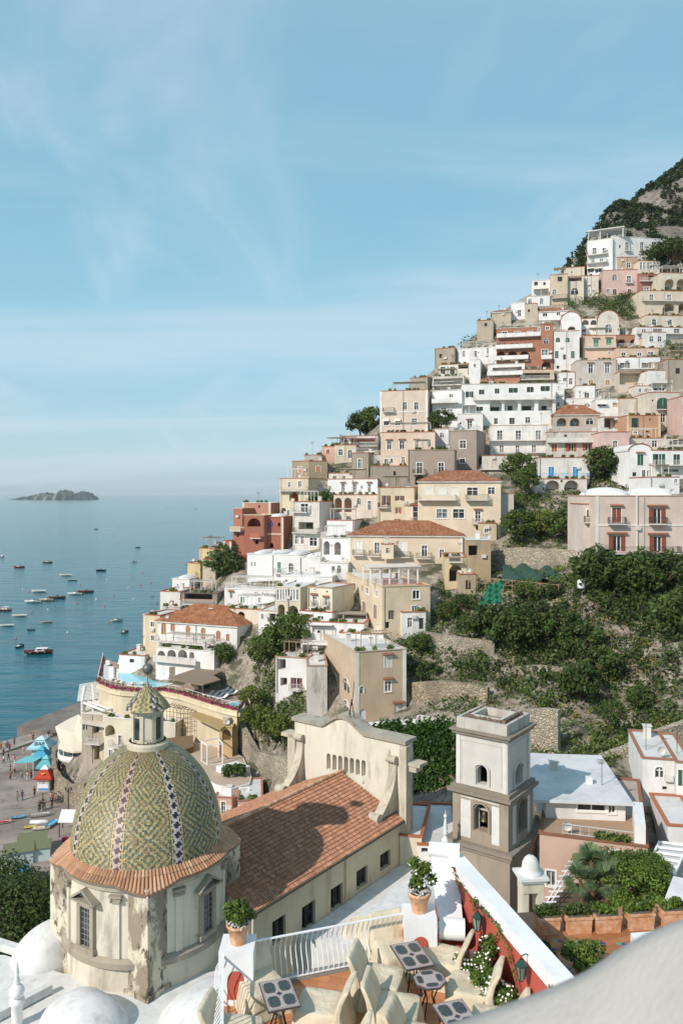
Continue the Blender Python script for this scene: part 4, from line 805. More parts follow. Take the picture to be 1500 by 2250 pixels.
# --- beach and quay
m,nt,b=newmat('beach_sand');p=pos(nt)
c=mixc_(nt,maprange(nt,noise(nt,.12,6,.6,p,.5),.35,.65),(.22,.18,.145),(.33,.28,.235))
c=mixc_(nt,maprange(nt,noise(nt,.5,7,.7,pos(nt,(.5,1.4,1)),1.5),.5,.68,0,.7),c,(.10,.082,.068))
L(nt,c,b.inputs['Base Color']);b.inputs['Roughness'].default_value=1;bump(nt,b,noise(nt,1.4,8,.7,p),.7,.15);SAND=m
def beach_h(x,y):
 sh=(x+73.6)*.81-(y-172)*.58
 return np.where(sh>0,1.45+np.clip(sh,0,60)*.014,np.clip(1.45+sh*.5,-3,1.45))+vnoise(x,y,5,9)*.05
bx,by=np.meshgrid(np.arange(-130,-16,1.5),np.arange(80,215,1.5));bz=beach_h(bx,by)
ny,nx=bx.shape;idx=np.arange(nx*ny).reshape(ny,nx);F=np.stack([idx[:-1,:-1],idx[:-1,1:],idx[1:,1:],idx[1:,:-1]],-1).reshape(-1,4)
o=bpy.data.objects.new('beach',np_mesh('beach',np.c_[bx.ravel(),by.ravel(),bz.ravel()],F,SAND));COL.objects.link(o);struct(o)
def G(px,py,z=1.5):return PZ(px,py,z)
m,nt,b=newmat('quay_stone');p=pos(nt)
c=mixc_(nt,maprange(nt,noise(nt,.25,6,.6,p),.35,.65),(.15,.125,.10),(.22,.19,.16));L(nt,c,b.inputs['Base Color']);b.inputs['Roughness'].default_value=.95;bump(nt,b,noise(nt,2,5,.6,p),.4,.05);QUAY=m
q=[G(38,1595,2.2),G(115,1565,2.2),G(200,1532,2.2),G(230,1580,2.2),G(115,1612,2.2)]
mb=MB();mb.prism([(v.x,v.y)for v in reversed(q)],-2,2.2);struct(mb.build('quay',QUAY))
q=[G(-120,1675,1.9),G(0,1648,1.9),G(60,1628,1.9),G(120,1608,1.9),G(125,1612,1.9),G(60,1634,1.9),G(0,1655,1.9),G(-120,1684,1.9)]
mb=MB();mb.prism([(v.x,v.y)for v in reversed(q)],-2,1.9);struct(mb.build('promenade_edge',plaster('a89c8c',.5)))
# --- mountain behind the town
MF=rbf_fit(*(lambda S:([(s[0],s[1])for s in S],[s[2]for s in S]))([pz(*t)for t in[(1500,372,520),(1455,392,505),(1400,418,490),(1350,458,470),(1320,490,450),(1300,520,430),(1265,560,415),(1235,600,400),(1290,620,380),(1400,600,380),(1500,600,380),(1600,340,540),(1700,300,560),(1700,560,400),(1500,470,450),(1400,500,430)]]+[(x-60,y+40,0)for x,y,z in[pz(1280,540,425),pz(1235,600,400),pz(1330,480,455)]]+[(60,300,70),(120,320,100),(200,320,120),(260,320,140),(60,500,40),(150,650,60),(260,620,180)]),lam=1)
mx_,my_=np.meshgrid(np.arange(40,330,3.0),np.arange(320,640,3.0));mz=rbf_eval(MF,np.c_[mx_.ravel(),my_.ravel()]).reshape(mx_.shape)
mz=mz+vnoise(mx_,my_,22,5)*5+vnoise(mx_,my_,9,6)*2.5-1
ny,nx=mx_.shape;idx=np.arange(nx*ny).reshape(ny,nx);F=np.stack([idx[:-1,:-1],idx[:-1,1:],idx[1:,1:],idx[1:,:-1]],-1).reshape(-1,4)
MR,nt,b=newmat('mountain_rock');p=pos(nt)
c=mixc_(nt,maprange(nt,noise(nt,.06,8,.7,pos(nt,(1,1,.5)),.5),.35,.65),(.17,.14,.11),(.36,.32,.27))
c=mixc_(nt,maprange(nt,noise(nt,.3,6,.7,p),.5,.6,0,.8),c,(.09,.075,.055));L(nt,c,b.inputs['Base Color']);b.inputs['Roughness'].default_value=1;bump(nt,b,noise(nt,.25,8,.7,p),1,2.0)
o=bpy.data.objects.new('mountain',np_mesh('mountain',np.c_[mx_.ravel(),my_.ravel(),mz.ravel()],F,MR));COL.objects.link(o);struct(o)
TREEM=leafmat('18220f','3f4c22');TREEM2=leafmat('2a3314','5f6a2c')
pick=rs.choice(mx_.size,13000);PX_=mx_.ravel()[pick]+rs.uniform(-1.5,1.5,13000);PY_=my_.ravel()[pick]+rs.uniform(-1.5,1.5,13000)
PZ_=rbf_eval(MF,np.c_[PX_,PY_])+vnoise(PX_,PY_,22,5)*5+vnoise(PX_,PY_,9,6)*2.5
keep=(vnoise(PX_,PY_,26,11)+vnoise(PX_,PY_,9,12)*.6>-.70)&(PZ_>CZ+(1085-640)/1750*PY_)&(PX_/PY_>.26)&(PX_/PY_<.5)
CC=np.c_[PX_,PY_,PZ_+1.0][keep]
print('far trees',len(CC))
v,f,c=leaves(rs,CC,len(CC)*24,1.1,rs.uniform(1.1,2.4,len(CC)),.9,.6)
o=bpy.data.objects.new('mountain_woods',np_mesh('mountain_woods',v,f,TREEM,c));COL.objects.link(o);struct(o,'stuff','dense dark green woods covering the rocky mountain')
# --- islands at sea
ISL,nt,b=newmat('island_rock');c=mixc_(nt,maprange(nt,noise(nt,.006,6,.6,pos(nt)),.42,.56),(.22,.19,.15),(.05,.062,.035));L(nt,c,b.inputs['Base Color']);b.inputs['Roughness'].default_value=1
def island(px0,px1,prof,Y=7300):
 n=60;mb=MB();x0=(px0-750)/1750*Y;x1=(px1-750)/1750*Y;rows=9
 for j in range(rows+1):
  for i in range(n+1):
   t=i/n;s=j/rows;hh=np.interp(t,[p_[0]for p_ in prof],[p_[1]for p_ in prof])/1750*Y*1.05
   z=hh*sin(pi*s)**.6*(1+.12*sin(i*2.1+j)+.1*sin(i*.9-j*2))if 0<i<n else-3
   mb.v.append((x0+(x1-x0)*t,Y+s*420-40*sin(i*.7),z-.5 if 0<s<1 else-3))
 for j in range(rows):
  for i in range(n):a=j*(n+1)+i;mb.f.append((a,a+1,a+n+2,a+n+1))
 return struct(mb.build('island',ISL))
island(12,152,[(0,0),(.12,5),(.3,8),(.45,13),(.55,14),(.62,9),(.75,18),(.85,20),(.95,12),(1,0)])
island(148,192,[(0,0),(.15,12),(.4,17),(.7,14),(.9,7),(1,0)])
# ================================================================ church with the majolica dome
def colmat(name,rough=.6,dirt=.3,bumpy=0):
 key=('cm',name,rough,dirt)
 if key in MATS:return MATS[key]
 m,nt,b=newmat(name);at=N(nt,'ShaderNodeAttribute',attribute_name='Col');p=pos(nt)
 c=mixc_(nt,maprange(nt,noise(nt,1.3,6,.7,p),.5,.72,0,dirt),at.outputs['Color'],(.11,.09,.065))
 L(nt,c,b.inputs['Base Color']);b.inputs['Roughness'].default_value=rough
 if bumpy:bump(nt,b,noise(nt,14,3,.6,p),bumpy,.02)
 MATS[key]=m;return m
CHX,CHY=-12.9,53.1;PHI=atan2(-CHY,-CHX)
church=thing('church','large domed church with a green and yellow tiled cupola and terracotta nave roof','church',(CHX,CHY,22))
zB=32.0;Ra,Rb=4.85,6.45
def dome_p(th,t,off=0):
 r=(Ra+off)*cos(t);z=(Rb+off)*sin(t);return(CHX+r*cos(th),CHY+r*sin(th),zB+z)
m=MB();T1=math.acos(1.22/Ra)
m.lathe((CHX,CHY,zB),[((Ra-.03)*cos(T1*i/24),(Rb-.03)*sin(T1*i/24))for i in range(25)],64)
dome=m.build('dome',plain('4a4234',.8),church,True)
arcl=[0];NT=400
for i in range(NT):a0,a1=T1*i/NT,T1*(i+1)/NT;arcl.append(arcl[-1]+hypot(Ra*(cos(a1)-cos(a0)),Rb*(sin(a1)-sin(a0))))
rows=80;tt=[float(np.interp(arcl[-1]*j/rows,arcl,np.linspace(0,T1,NT+1)))for j in range(rows+2)]if False else[float(np.interp(min(1,j/rows)*arcl[-1],arcl,np.linspace(0,T1,NT+1)))for j in range(rows+2)]
rr=random.Random(5);m=MB();m.cols=[];rbm=MB();rbm.cols=[]
SECT=2*pi/8;NC=36
GRN=[(.08,.11,.07),(.13,.15,.09),(.18,.185,.11),(.25,.23,.13)];YEL=[(.47,.36,.14),(.40,.29,.11),(.42,.27,.12),(.44,.37,.20)]
def v3(c,k):return tuple(min(1,x*k)for x in c)+(1,)
for sct in range(8):
 th0=PHI-SECT/2+SECT*sct
 faded={0:0.15,1:.55,7:.55}.get(sct,.2)
 for j in range(rows):
  for i in range(NC):
   offs=.5*(j%2);rib=i<6;bord=i in(6,NC-1)
   if bord:offs=0
   ca=(i-2.5+(0 if rib or bord else 0)+offs*(1 if not bord else 0))
   if rib and offs and i==5:continue
   if not rib and not bord and offs and i==NC-2:continue
   a=th0+SECT*ca/NC;da=SECT/NC*.5
   t0,t1=tt[j],tt[min(j+1,rows)];tb=max(0,t0-(t1-t0)*.45)
   k=rr.uniform(.75,1.2);age=rr.random()
   if bord:c=v3(rr.choice(YEL[:2]),k*1.05)
   elif rib:
    jj=j%6;ii=i+offs-.25
    d=abs(i-2.5+offs*.8)
    black=(d<1.1 and jj in(0,1,2,3))or(d<2.1 and jj in(1,2))or(d>2.2 and jj in(4,5))
    brown=sct in(0,1)and True
    if sct==0:c=v3((.10,.055,.04),k)if black else v3((.50,.38,.32),k)
    elif sct in(1,):c=v3((.025,.025,.03),k)if black else v3((.55,.48,.46),k)
    else:c=v3((.04,.03,.03),k)if black else v3((.5,.42,.38),k)
   else:
    q=abs(i+offs-21)+abs(((j+3)%22)-11)*.98
    yel=(q%4.4)<1.75
    sunny=sct in(0,7)
    c=v3(rr.choice(YEL),k)if yel else v3(GRN[min(3,int(rr.random()*(4 if sct!=1 else 2.3)))],k)
    if age<.05:c=v3((.30,.20,.13),k)
   lift=.035;md=(rbm if rib else m);b=len(md.v)
   md.v+=[dome_p(a-da,t1,.004),dome_p(a+da,t1,.004),dome_p(a+da,(t0+tb)/2,lift),dome_p(a,tb,lift+.006),dome_p(a-da,(t0+tb)/2,lift)]
   md.f.append((b,b+1,b+2,b+3,b+4));md.cols.append(c)
GLZ=colmat('glazed_tiles',.5,.5)
m.build('glazed_tiles',GLZ,dome);rbm.build('dome_rib_tiles',GLZ,dome)
# --- terracotta colours
TERR=[(.50,.265,.14),(.47,.245,.13),(.53,.29,.165),(.43,.22,.12),(.55,.33,.20),(.50,.275,.155)]
TCM=colmat('terracotta_tiles',.85,.45,.3)
def r_eave(th):
 d=((th-PHI+pi/4)%(pi/2))-pi/4;return 5.55+.62*max(0,1-abs(d)/.36)**1.0
m=MB();m.cols=[];n=150
for k in range(n):
 th=2*pi*k/n;ro=r_eave(th);ct,st=cos(th),sin(th)
 for s0,s1,lift in((4.72,5.2,.05),(5.12,ro,0)):
  f0=(s0-4.7)/1.0;f1=(s1-4.7)/1.0
  p0=(CHX+s0*ct,CHY+s0*st,zB+.16-.62*f0+lift);p1=(CHX+s1*ct,CHY+s1*st,zB+.12-.62*f1+lift)
  b=len(m.f);m.tube([p0,p1],[.085,.115],7);c=v3(rr.choice(TERR),rr.uniform(.8,1.15))
  m.cols+=[c]*(len(m.f)-b)
eave=m.build('eave_tiles',TCM,church,False)
m=MB();nn=144
ring=lambda r,z:[(CHX+(r if not callable(r)else r(2*pi*k/nn))*cos(2*pi*k/nn),CHY+(r if not callable(r)else r(2*pi*k/nn))*sin(2*pi*k/nn),z(2*pi*k/nn)if callable(z)else z)for k in range(nn)]
rA=ring(4.7,zB+.1);rBq=ring(lambda t:r_eave(t)-.02,lambda t:zB+.05-.62*(r_eave(t)-4.7));rC=ring(lambda t:r_eave(t)-.12,lambda t:zB-.12-.62*(r_eave(t)-4.7));rD=ring(5.15,zB-.62)
m.v=rA+rBq+rC+rD
for s in range(3):
 for k in range(nn):k2=(k+1)%nn;m.f.append((s*nn+k,s*nn+k2,(s+1)*nn+k2,(s+1)*nn+k))
m.build('eave_bed',plaster('8f7f68',.7),church)
# --- drum
CRM=plaster('dacdb0',.8,.8)
m=MB();m.lathe((CHX,CHY,0),[(5.12,24.0),(5.12,31.6)],72);m.build('drum_wall',CRM,church,True)
m=MB();m.lathe((CHX,CHY,0),[(5.12,26.45),(5.42,26.45),(5.42,26.8),(5.25,26.95),(5.12,27.0)],72);m.build('drum_base_moulding',plaster('a3947a',.95),church)
m=MB();m.lathe((CHX,CHY,0),[(5.12,31.0),(5.35,31.1),(5.4,31.45),(5.12,31.46)],72);m.build('drum_cornice',plaster('b5a685',.9),church)
STAIN,nt,b=newmat('stained_plaster');c=mixc_(nt,maprange(nt,noise(nt,.7,6,.7,pos(nt,(.9,.9,.4)),.3),.44,.54,0,.85),srgb('cfc6ae'),(.22,.17,.12))
c=mixc_(nt,maprange(nt,noise(nt,1.6,7,.75,pos(nt,(1,1,.5))),.54,.60,0,.95),c,(.085,.065,.045));c=mixc_(nt,maprange(nt,noise(nt,.9,4,.6,pos(nt)),.6,.7),c,(.42,.39,.35))
L(nt,c,b.inputs['Base Color']);b.inputs['Roughness'].default_value=.95;bump(nt,b,noise(nt,6,5,.6,pos(nt)),.4,.04)
for k in range(4):
 th=PHI+k*pi/2;m=MB();c=(CHX+4.75*cos(th),CHY+4.75*sin(th));m.obox(c,.98,.98,24.2,31.45,th+pi/4)
 m.obox(c,1.12,1.12,23,25.2,th+pi/4);m.build('buttress_pier',STAIN,church)
def tangent(th,r=5.12):
 n=(cos(th),sin(th));d=(-sin(th),cos(th));return Wall(CHX+r*n[0],CHY+r*n[1],d,n)
for k in range(8):
 th=PHI+pi/4*(k+.0)+(0)
 if k%2==0:continue
 W=tangent(th);SM=plaster('a3957a',.8,1.5)
 m=MB();z0,z1=27.35,29.75
 W.slab(m,-.72,-.42,z0-.1,z1+.1,-.1,.18);W.slab(m,.42,.72,z0-.1,z1+.1,-.1,.18);W.slab(m,-.42,.42,z1,z1+.3,-.1,.17);W.slab(m,-.8,.8,z0-.3,z0,-.1,.24)
 fr=m.build('window',SM,church)
 m=MB();zp=z1+.42
 for a,b in((((-1.05,zp),(1.05,zp))),((-1.08,zp),(0,zp+.72)),((1.08,zp),(0,zp+.72))):m.bar(W.p(*a,.2),W.p(*b,.2),.5,.13)
 m.build('pediment',SM,church)
 m=MB();W.slab(m,-.42,.42,z0,z1,-.3,.02);m.build('pane',glass('2a3136',.2),fr)
 m=MB()
 for q in(-.14,.14):m.bar(W.p(q,z0,.04),W.p(q,z1,.04),.035)
 for q in range(1,7):m.bar(W.p(-.42,z0+q*(z1-z0)/7,.04),W.p(.42,z0+q*(z1-z0)/7,.04),.03)
 m.build('window_bars',plain('8d8a80',.5),fr)
 for s in(-1,1):
  W2=tangent(th+s*.42,5.12);m=MB();W2 .slab(m,-.22,.22,27.0,30.4,-.1,.12);p_=m.build('pilaster',CRM,church)
  m=MB();W2 .slab(m,-.34,.34,30.4,30.52,-.1,.24);W2 .slab(m,-.28,.28,30.52,30.72,-.1,.2);W2 .slab(m,-.4,.4,30.72,30.86,-.1,.3)
  m.sphere(W2 .p(-.28,30.55,.22),.1,8,5);m.sphere(W2 .p(.28,30.55,.22),.1,8,5);m.build('capital',SM,p_)
  # --- lantern
zL=zB+Rb*sin(T1)-.1
m=MB();c=(CHX,CHY,zL);m.lathe(c,[(1.36,-.15),(1.36,.35),(1.22,.42),(1.22,.5)],32);m.lathe(c,[(.95,.45),(.95,2.3)],16)
for k in range(8):
 th=PHI+pi/8+k*pi/4;W=tangent(th,1.0);Wz=Wall(CHX+1.0*cos(th),CHY+1.0*sin(th),(-sin(th),cos(th)),(cos(th),sin(th)))
 Wz.slab(m,-.13,.13,zL+.5,zL+2.3,-.12,.06)
 Wz.slab(m,-.36,.36,zL+.5,zL+.62,-.1,-.0);
m.lathe(c,[(1.0,2.28),(1.12,2.34),(1.12,2.5),(1.22,2.6),(1.28,2.66),(1.28,2.74),(.4,2.8)],32)
lan=m.build('lantern',plaster('cfc1a0',.5,2.0),church)
for k in range(8):
 th=PHI+k*pi/4;Wz=Wall(CHX+.95*cos(th),CHY+.95*sin(th),(-sin(th),cos(th)),(cos(th),sin(th)));m=MB()
 if k==0:Wz.slab(m,-.24,.24,zL+.7,zL+2.15,-.05,.02);m.build('lantern_panel',plaster('d8cbab',.3),lan);continue
 Wz.slab(m,-.22,.22,zL+.68,zL+2.1,-.05,.012);pn=m.build('lantern_window',glass('2a2d2b',.25),lan)
m=MB();m.cols=[];NR=11;NCc=40
for j in range(NR):
 for i in range(NCc):
  of=.5*(j%2);a=PHI+2*pi*(i+of)/NCc;da=pi/NCc
  def cp(a,s,o=0):r=(1.44*(1-s)+.08*s)*(1+.13*sin(pi*s))+o;return(CHX+r*cos(a),CHY+r*sin(a),zL+2.64+1.52*s)
  s0,s1=j/NR,(j+1)/NR;sb=max(0,s0-.04);b=len(m.v)
  m.v+=[cp(a-da,s1),cp(a+da,s1),cp(a+da,s0,.03),cp(a,sb,.035),cp(a-da,s0,.03)];m.f.append((b,b+1,b+2,b+3,b+4))
  ii=i%5;k_=rr.uniform(.8,1.2)
  sec=(i//5)%2
  if ii==0:cc=v3(YEL[0],k_)
  elif sec==0 and ii in(1,2,3,4):cc=v3((.06,.045,.04),k_)if(j+ii)%3==0 else(v3((.5,.42,.36),k_)if(j+ii)%3==1 else v3(GRN[1],k_))
  else:cc=v3(GRN[1],k_)if(j+ii)%2 else v3(YEL[1],k_)
  m.cols.append(cc)
lr=m.build('lantern_roof',GLZ,church)
m=MB();m.lathe(c,[(.14,4.1),(.03,4.3),(.03,5.0)],8);m.sphere((CHX,CHY,zL+5.2),.36,20,14)
m.build('ball_finial',plain('6b6d66',.45,.4),church,True)
# --- nave
A=Vector((-6.1,52.0));B=Vector((5.0,67.0));AX=(B-A).normalized();LN=(B-A).length;PR=Vector((-AX.y,AX.x))
zE,zR,wh=27.8,30.35,6.15
def slope(mb,org,du,dv,nu,nv,Lu,Lv,z0,z1,ncol):
 """corrugated tile field: u along the eave, v up the slope"""
 per=Lu/ncol;seg=4;rise=(z1-z0)/Lv
 nrm=Vector((dv.x*-rise,dv.y*-rise,1)).normalized()
 for r_ in range(nv):
  v0,v1=r_*Lv/nv,(r_+1)*Lv/nv+.02
  row=[]
  for vv,lift in((v0,.055),(v1,.0)):
   line=[]
   for k in range(ncol*seg+1):
    u=k*per/seg;h=(.07,.045,-.03,.045)[k%seg]+lift
    p=Vector((org.x+du.x*u+dv.x*vv,org.y+du.y*u+dv.y*vv,z0+(z1-z0)*vv/Lv))+nrm*h;line.append(tuple(p))
   row.append(line)
  b=len(mb.v);nl=ncol*seg+1;mb.v+=row[0]+row[1]
  for k in range(ncol):
   c=v3(rr.choice(TERR),rr.uniform(.78,1.12))
   c=tuple(x*y for x,y in zip(c,(.80,.70,.70,1)))
   for q in range(seg):i=k*seg+q;mb.f.append((b+i,b+i+1,b+nl+i+1,b+nl+i));mb.cols.append(c)
m=MB();m.cols=[]
o1=A-AX*.3-PR*.35;slope(m,o1,AX,PR,0,20,LN+.1,wh+.35,zE-.14,zR,98)
o2=A-AX*.3+PR*(2*wh+.35);slope(m,o2,AX,-PR,0,20,LN+.1,wh+.35,zE-.14,zR,98)
rf=m.build('nave_roof',TCM,church)
m=MB();m.cols=[]
for k in range(44):
 a=A+PR*wh+AX*(k*LN/44);b_=A+PR*wh+AX*((k+1.12)*LN/44);n0=len(m.f);m.tube([(a.x,a.y,zR+.06),(b_.x,b_.y,zR+.09)],[.15,.17],8);m.cols+=[v3(rr.choice(TERR[2:5]),1.15)]*(len(m.f)-n0)
m.build('ridge_tiles',TCM,rf)
WN=Wall(A.x,A.y,(AX.x,AX.y),(-PR.x,-PR.y))
def nwin(zx,zy,w,h):px,py=480+zx/3.125,1600+zy/3.125;u0,u1=WN.u(px-w/6.25),WN.u(px+w/6.25);zc=WN.z(px,py);hh=h/3.125/FOC*(WN.o[1]+WN.u(px)*WN.d[1])/2;return dict(u0=u0,u1=u1,z0=zc-hh*.86,z1=zc+hh*.86,arch=False,dep=.45,back=False,k='w',fl='',c=None,inner=None)
ops=[nwin(1145,905,72,130),nwin(985,1025,76,150),nwin(812,1160,84,180),nwin(618,1290,92,200),nwin(415,1385,92,190)]
NWM=plaster('d2bd92',.6);m=MB();facade(m,WN,LN,19.5,zE-.1,ops)
E1=A;E2=A+PR*2*wh;m.quad((E1 .x,E1 .y,19.5),(E2 .x,E2 .y,19.5),(E2 .x,E2 .y,zE-.1),(E1 .x,E1 .y,zE-.1));m.add([(E1 .x,E1 .y,zE-.1),(E2 .x,E2 .y,zE-.1),((E1+E2).x/2,(E1+E2).y/2,zR-.1)],[(0,1,2)])
F2=B+PR*2*wh;m.quad((E2 .x,E2 .y,19.5),(F2 .x,F2 .y,19.5),(F2 .x,F2 .y,zE-.1),(E2 .x,E2 .y,zE-.1))
m.build('nave_wall',NWM,church)
for o_ in ops:
 m=MB();dk=plain('3a332b',.8,0,.4)
 for a,b in(((o_['u0'],o_['z0']),(o_['u0'],o_['z1'])),((o_['u1'],o_['z0']),(o_['u1'],o_['z1'])),((o_['u0'],o_['z1']),(o_['u1'],o_['z1'])),(((o_['u0']+o_['u1'])/2,o_['z0']),((o_['u0']+o_['u1'])/2,o_['z1']))):m.bar(WN.p(*a,-.3),WN.p(*b,-.3),.12)
 fr=m.build('window',dk,church);m=MB();WN.slab(m,o_['u0'],o_['u1'],o_['z0'],o_['z1'],-.45,-.40);m.build('pane',glass('20211f',.25),fr)
for px in(757,):
 m=MB();u=WN.u(px);m.tube([WN.p(u,22.5,.12),WN.p(u,27.4,.12),WN.p(u,27.65,.3)],.06,6);m.build('drainpipe',plain('c2a878',.6),church)
m=MB();m.tube([WN.p(.3,22.5,.14),WN.p(.3,27.4,.14),WN.p(.3,27.65,.35)],.07,6);m.build('drainpipe',plain('d8d0c0',.6),church)
m=MB();m.tube([WN.p(-.2,zE-.25,.42),WN.p(LN,zE-.25,.42)],.07,6);m.build('gutter',plain('4a4038',.6),church)
# --- facade wall at the far end
FD=(-PR.x,-PR.y);FN=(-AX.x,-AX.y);FB=B+AX*.25
WF=Wall(FB.x,FB.y,FD,FN);uL,uR=WF.u(647),WF.u(889)
WF=Wall(*WF.p(uL,0)[:2],FD,FN);wF=uR-uL
fops=[]
for k in range(7):
 px=480+(755+k*40)/3.125;py=1600+(228+k*8)/3.125;u=WF.u(px);z=WF.z(px,py);fops.append(dict(u0=u-.22,u1=u+.22,z0=z-.72,z1=z+.72,arch=True,dep=.5,back=True))
FM=plaster('e0d5ba',1.0,.6);zT=33.9;m=MB();facade(m,WF,wF,18,zT,fops);hh=1.1
hump=[(wF*.27+wF*.38*i/14,zT+hh*sin(pi*i/14)**1.3)for i in range(15)]
th_=1.3
m.add([WF.p(*q)for q in hump],[tuple(range(15))])
m.quad(WF.p(0,18),WF.p(0,zT),WF.p(0,zT,-th_),WF.p(0,18,-th_));m.quad(WF.p(wF,18),WF.p(wF,zT),WF.p(wF,zT,-th_),WF.p(wF,18,-th_));m.quad(WF.p(0,18,-th_),WF.p(wF,18,-th_),WF.p(wF,zT,-th_),WF.p(0,zT,-th_));m.add([WF.p(*q,-th_)for q in hump],[tuple(range(15))])
m.build('facade_wall',FM,church)
prof=[(-.2,zT)]+[(u,z)for u,z in hump]+[(wF+.2,zT)];m=MB()
for a,b in zip(prof[:-1],prof[1:]):
 m.hexa([WF.p(a[0],a[1]+.01,.22),WF.p(b[0],b[1]+.01,.22),WF.p(b[0],b[1]+.01,-th_-.2),WF.p(a[0],a[1]+.01,-th_-.2),WF.p(a[0],a[1]+.33,.28),WF.p(b[0],b[1]+.33,.28),WF.p(b[0],b[1]+.33,-th_-.25),WF.p(a[0],a[1]+.33,-th_-.25)])
m.build('facade_coping',plaster('b0a48c',.95,1.5),church)
m=MB();WF.slab(m,wF-.35,wF+.35,20,zT-.1,-.3,.35);WF.slab(m,wF+.3,wF+1.5,32.2,32.45,-1.2,.1);WF.slab(m,wF+.3,wF+1.1,31.7,32.2,-1.1,0);m.build('corner_pier',plaster('c9bc9c',.8),church)
m=MB();WF.slab(m,-.6,.3,22,zT-1.2,-.5,.3);WF.slab(m,-1.4,.2,32.3,32.6,-1.0,.3);m.build('corner_pier',plaster('c9bc9c',.8),church)
for u0,zb in((wF-1.55,28.2),(.35,28.3)):
 m=MB();n=14;pr=[]
 for i in range(n+1):
  t=i/n;s=2.6*t**2.4;z=32.6-(32.6-zb)*t**.85;pr.append((s+.15,z))
 for(s0,z0),(s1,z1)in zip(pr[:-1],pr[1:]):m.hexa([WF.p(u0,z1,-.1),WF.p(u0+.8,z1,-.1),WF.p(u0+.8,z1,s1),WF.p(u0,z1,s1),WF.p(u0,z0,-.1),WF.p(u0+.8,z0,-.1),WF.p(u0+.8,z0,s0),WF.p(u0,z0,s0)])
 m.tube([WF.p(u0-.06,32.5,.25),WF.p(u0+.86,32.5,.25)],.32,14);m.tube([WF.p(u0-.06,zb+.1,2.75),WF.p(u0+.86,zb+.1,2.75)],.42,14)
 WF.slab(m,u0-.1,u0+.9,27.2,zb-.1,2.3,3.2);m.build('scroll_buttress',plaster('c4b798',.95,1.6),church)
m=MB();u=WF.u(765);z_=34.9
for q in((-.35,0),(.35,0),(0,.35)):m.tube([WF.p(u+q[0],z_,q[1]-.5),WF.p(u,z_+1.8,-.5)],.035,5)
m.tube([WF.p(u,z_+1.2,-.5),WF.p(u+.3,z_+3.4,-.5)],.03,5);m.build('iron_cross_stand',plain('2e2a27',.7,.5),church)
# --- white lime roofs round the church
LIME=plaster('dad7d0',.3,2.4)
def vault(name,cx,cy,z0,rx,ry,rz,ang,label=None,p=1.0):
 m=MB();n,q=40,14
 for j in range(q+1):
  t=pi/2*j/q
  for k in range(n):
   a=2*pi*k/n;ca,sa=cos(a),sin(a);e=.75;x=rx*math.copysign(abs(ca)**e,ca)*cos(t);y=ry*math.copysign(abs(sa)**e,sa)*cos(t)
   m.v.append((cx+x*cos(ang)-y*sin(ang),cy+x*sin(ang)+y*cos(ang),z0+rz*sin(t)))
 for j in range(q):
  for k in range(n):k2=(k+1)%n;m.f.append((j*n+k,j*n+k2,(j+1)*n+k2,(j+1)*n+k))
 return m
def slabpoly(pts,z0,z1):m=MB();m.prism(pts,z0,z1);return m
ang=atan2(AX.y,AX.x)
pt=lambda px,py,z:tuple(PZ(px,py,z)[:2])
slabpoly([(-34,30),(-4,30),(-6.5,46),(-5.5,51),(-12,49),(-17.5,50),(-22,52),(-30,52)],18,24.9).build('chapel_roof',LIME,church)
vault('',-14.6,45.2,24.6,2.1,2.6,1.9,ang).build('chapel_vault',LIME,church,True)
vault('',-6.0,44.8,24.6,3.3,4.6,2.2,ang).build('chapel_vault',LIME,church,True)
vault('',-18.9,52.4,24.2,2.8,2.0,2.7,ang).build('curved_buttress',LIME,church,True)
m=MB();a=Vector(PZ(-40,2062,25.1));b_=Vector(PZ(96,2106,25.1));m.bar(a,b_,.55,.5);m.build('parapet',LIME,church);m=MB();m.bar(Vector(PZ(-40,2250,25.2)),Vector(PZ(112,2170,25.2)),.4,.5);m.build('parapet',LIME,church)
Cc=Vector((1.9,54.8));m=MB();n=18;Lb=12.5
for e in(0,1):
 for i in range(n+1):
  t=pi*i/n;off=PR*(2.5*cos(t));c_=Cc+AX*(Lb*e)+off;m.v.append((c_.x,c_.y,23.3+2.6*sin(t)))
for i in range(n):m.f.append((i,i+1,n+2+i,n+1+i))
m.f.append(tuple(range(n+1)));b=len(m.v)
m.build('aisle_vault',LIME,church,False)
q0=A+AX*1-PR*.02;q=[A+AX*4,Cc-PR*2.3-AX*0,Cc-PR*7+AX*2,B-PR*9,B+AX*1.0-PR*.4,B+AX*.2]
slabpoly([(v.x,v.y)for v in[A+AX*5-PR*.05,Cc-PR*2.4,Cc-PR*7+AX*3,B-PR*8-AX*1,B-PR*.05]],17,23.9).build('aisle_roof',LIME,church)
m=MB();t0=Cc-AX*.06
for i in range(n):
 a=pi*i/n;b2=pi*(i+1)/n
 p0=t0+PR*(2.5*cos(a));p1=t0+PR*(2.5*cos(b2));m.quad((p0 .x,p0 .y,18),(p1 .x,p1 .y,18),(p1 .x,p1 .y,23.28+2.58*sin(b2)),(p0 .x,p0 .y,23.28+2.58*sin(a)))
m.build('aisle_end_wall',plaster('dccfae',.55),church)
WA=Wall(*(t0-AX*.02+PR*0),(-PR.x,-PR.y),(-AX.x,-AX.y));m=MB();WA.slab(m,.2,1.5,20.6,23.2,0,.05);m.build('door',plain('3d2f26',.8),church)
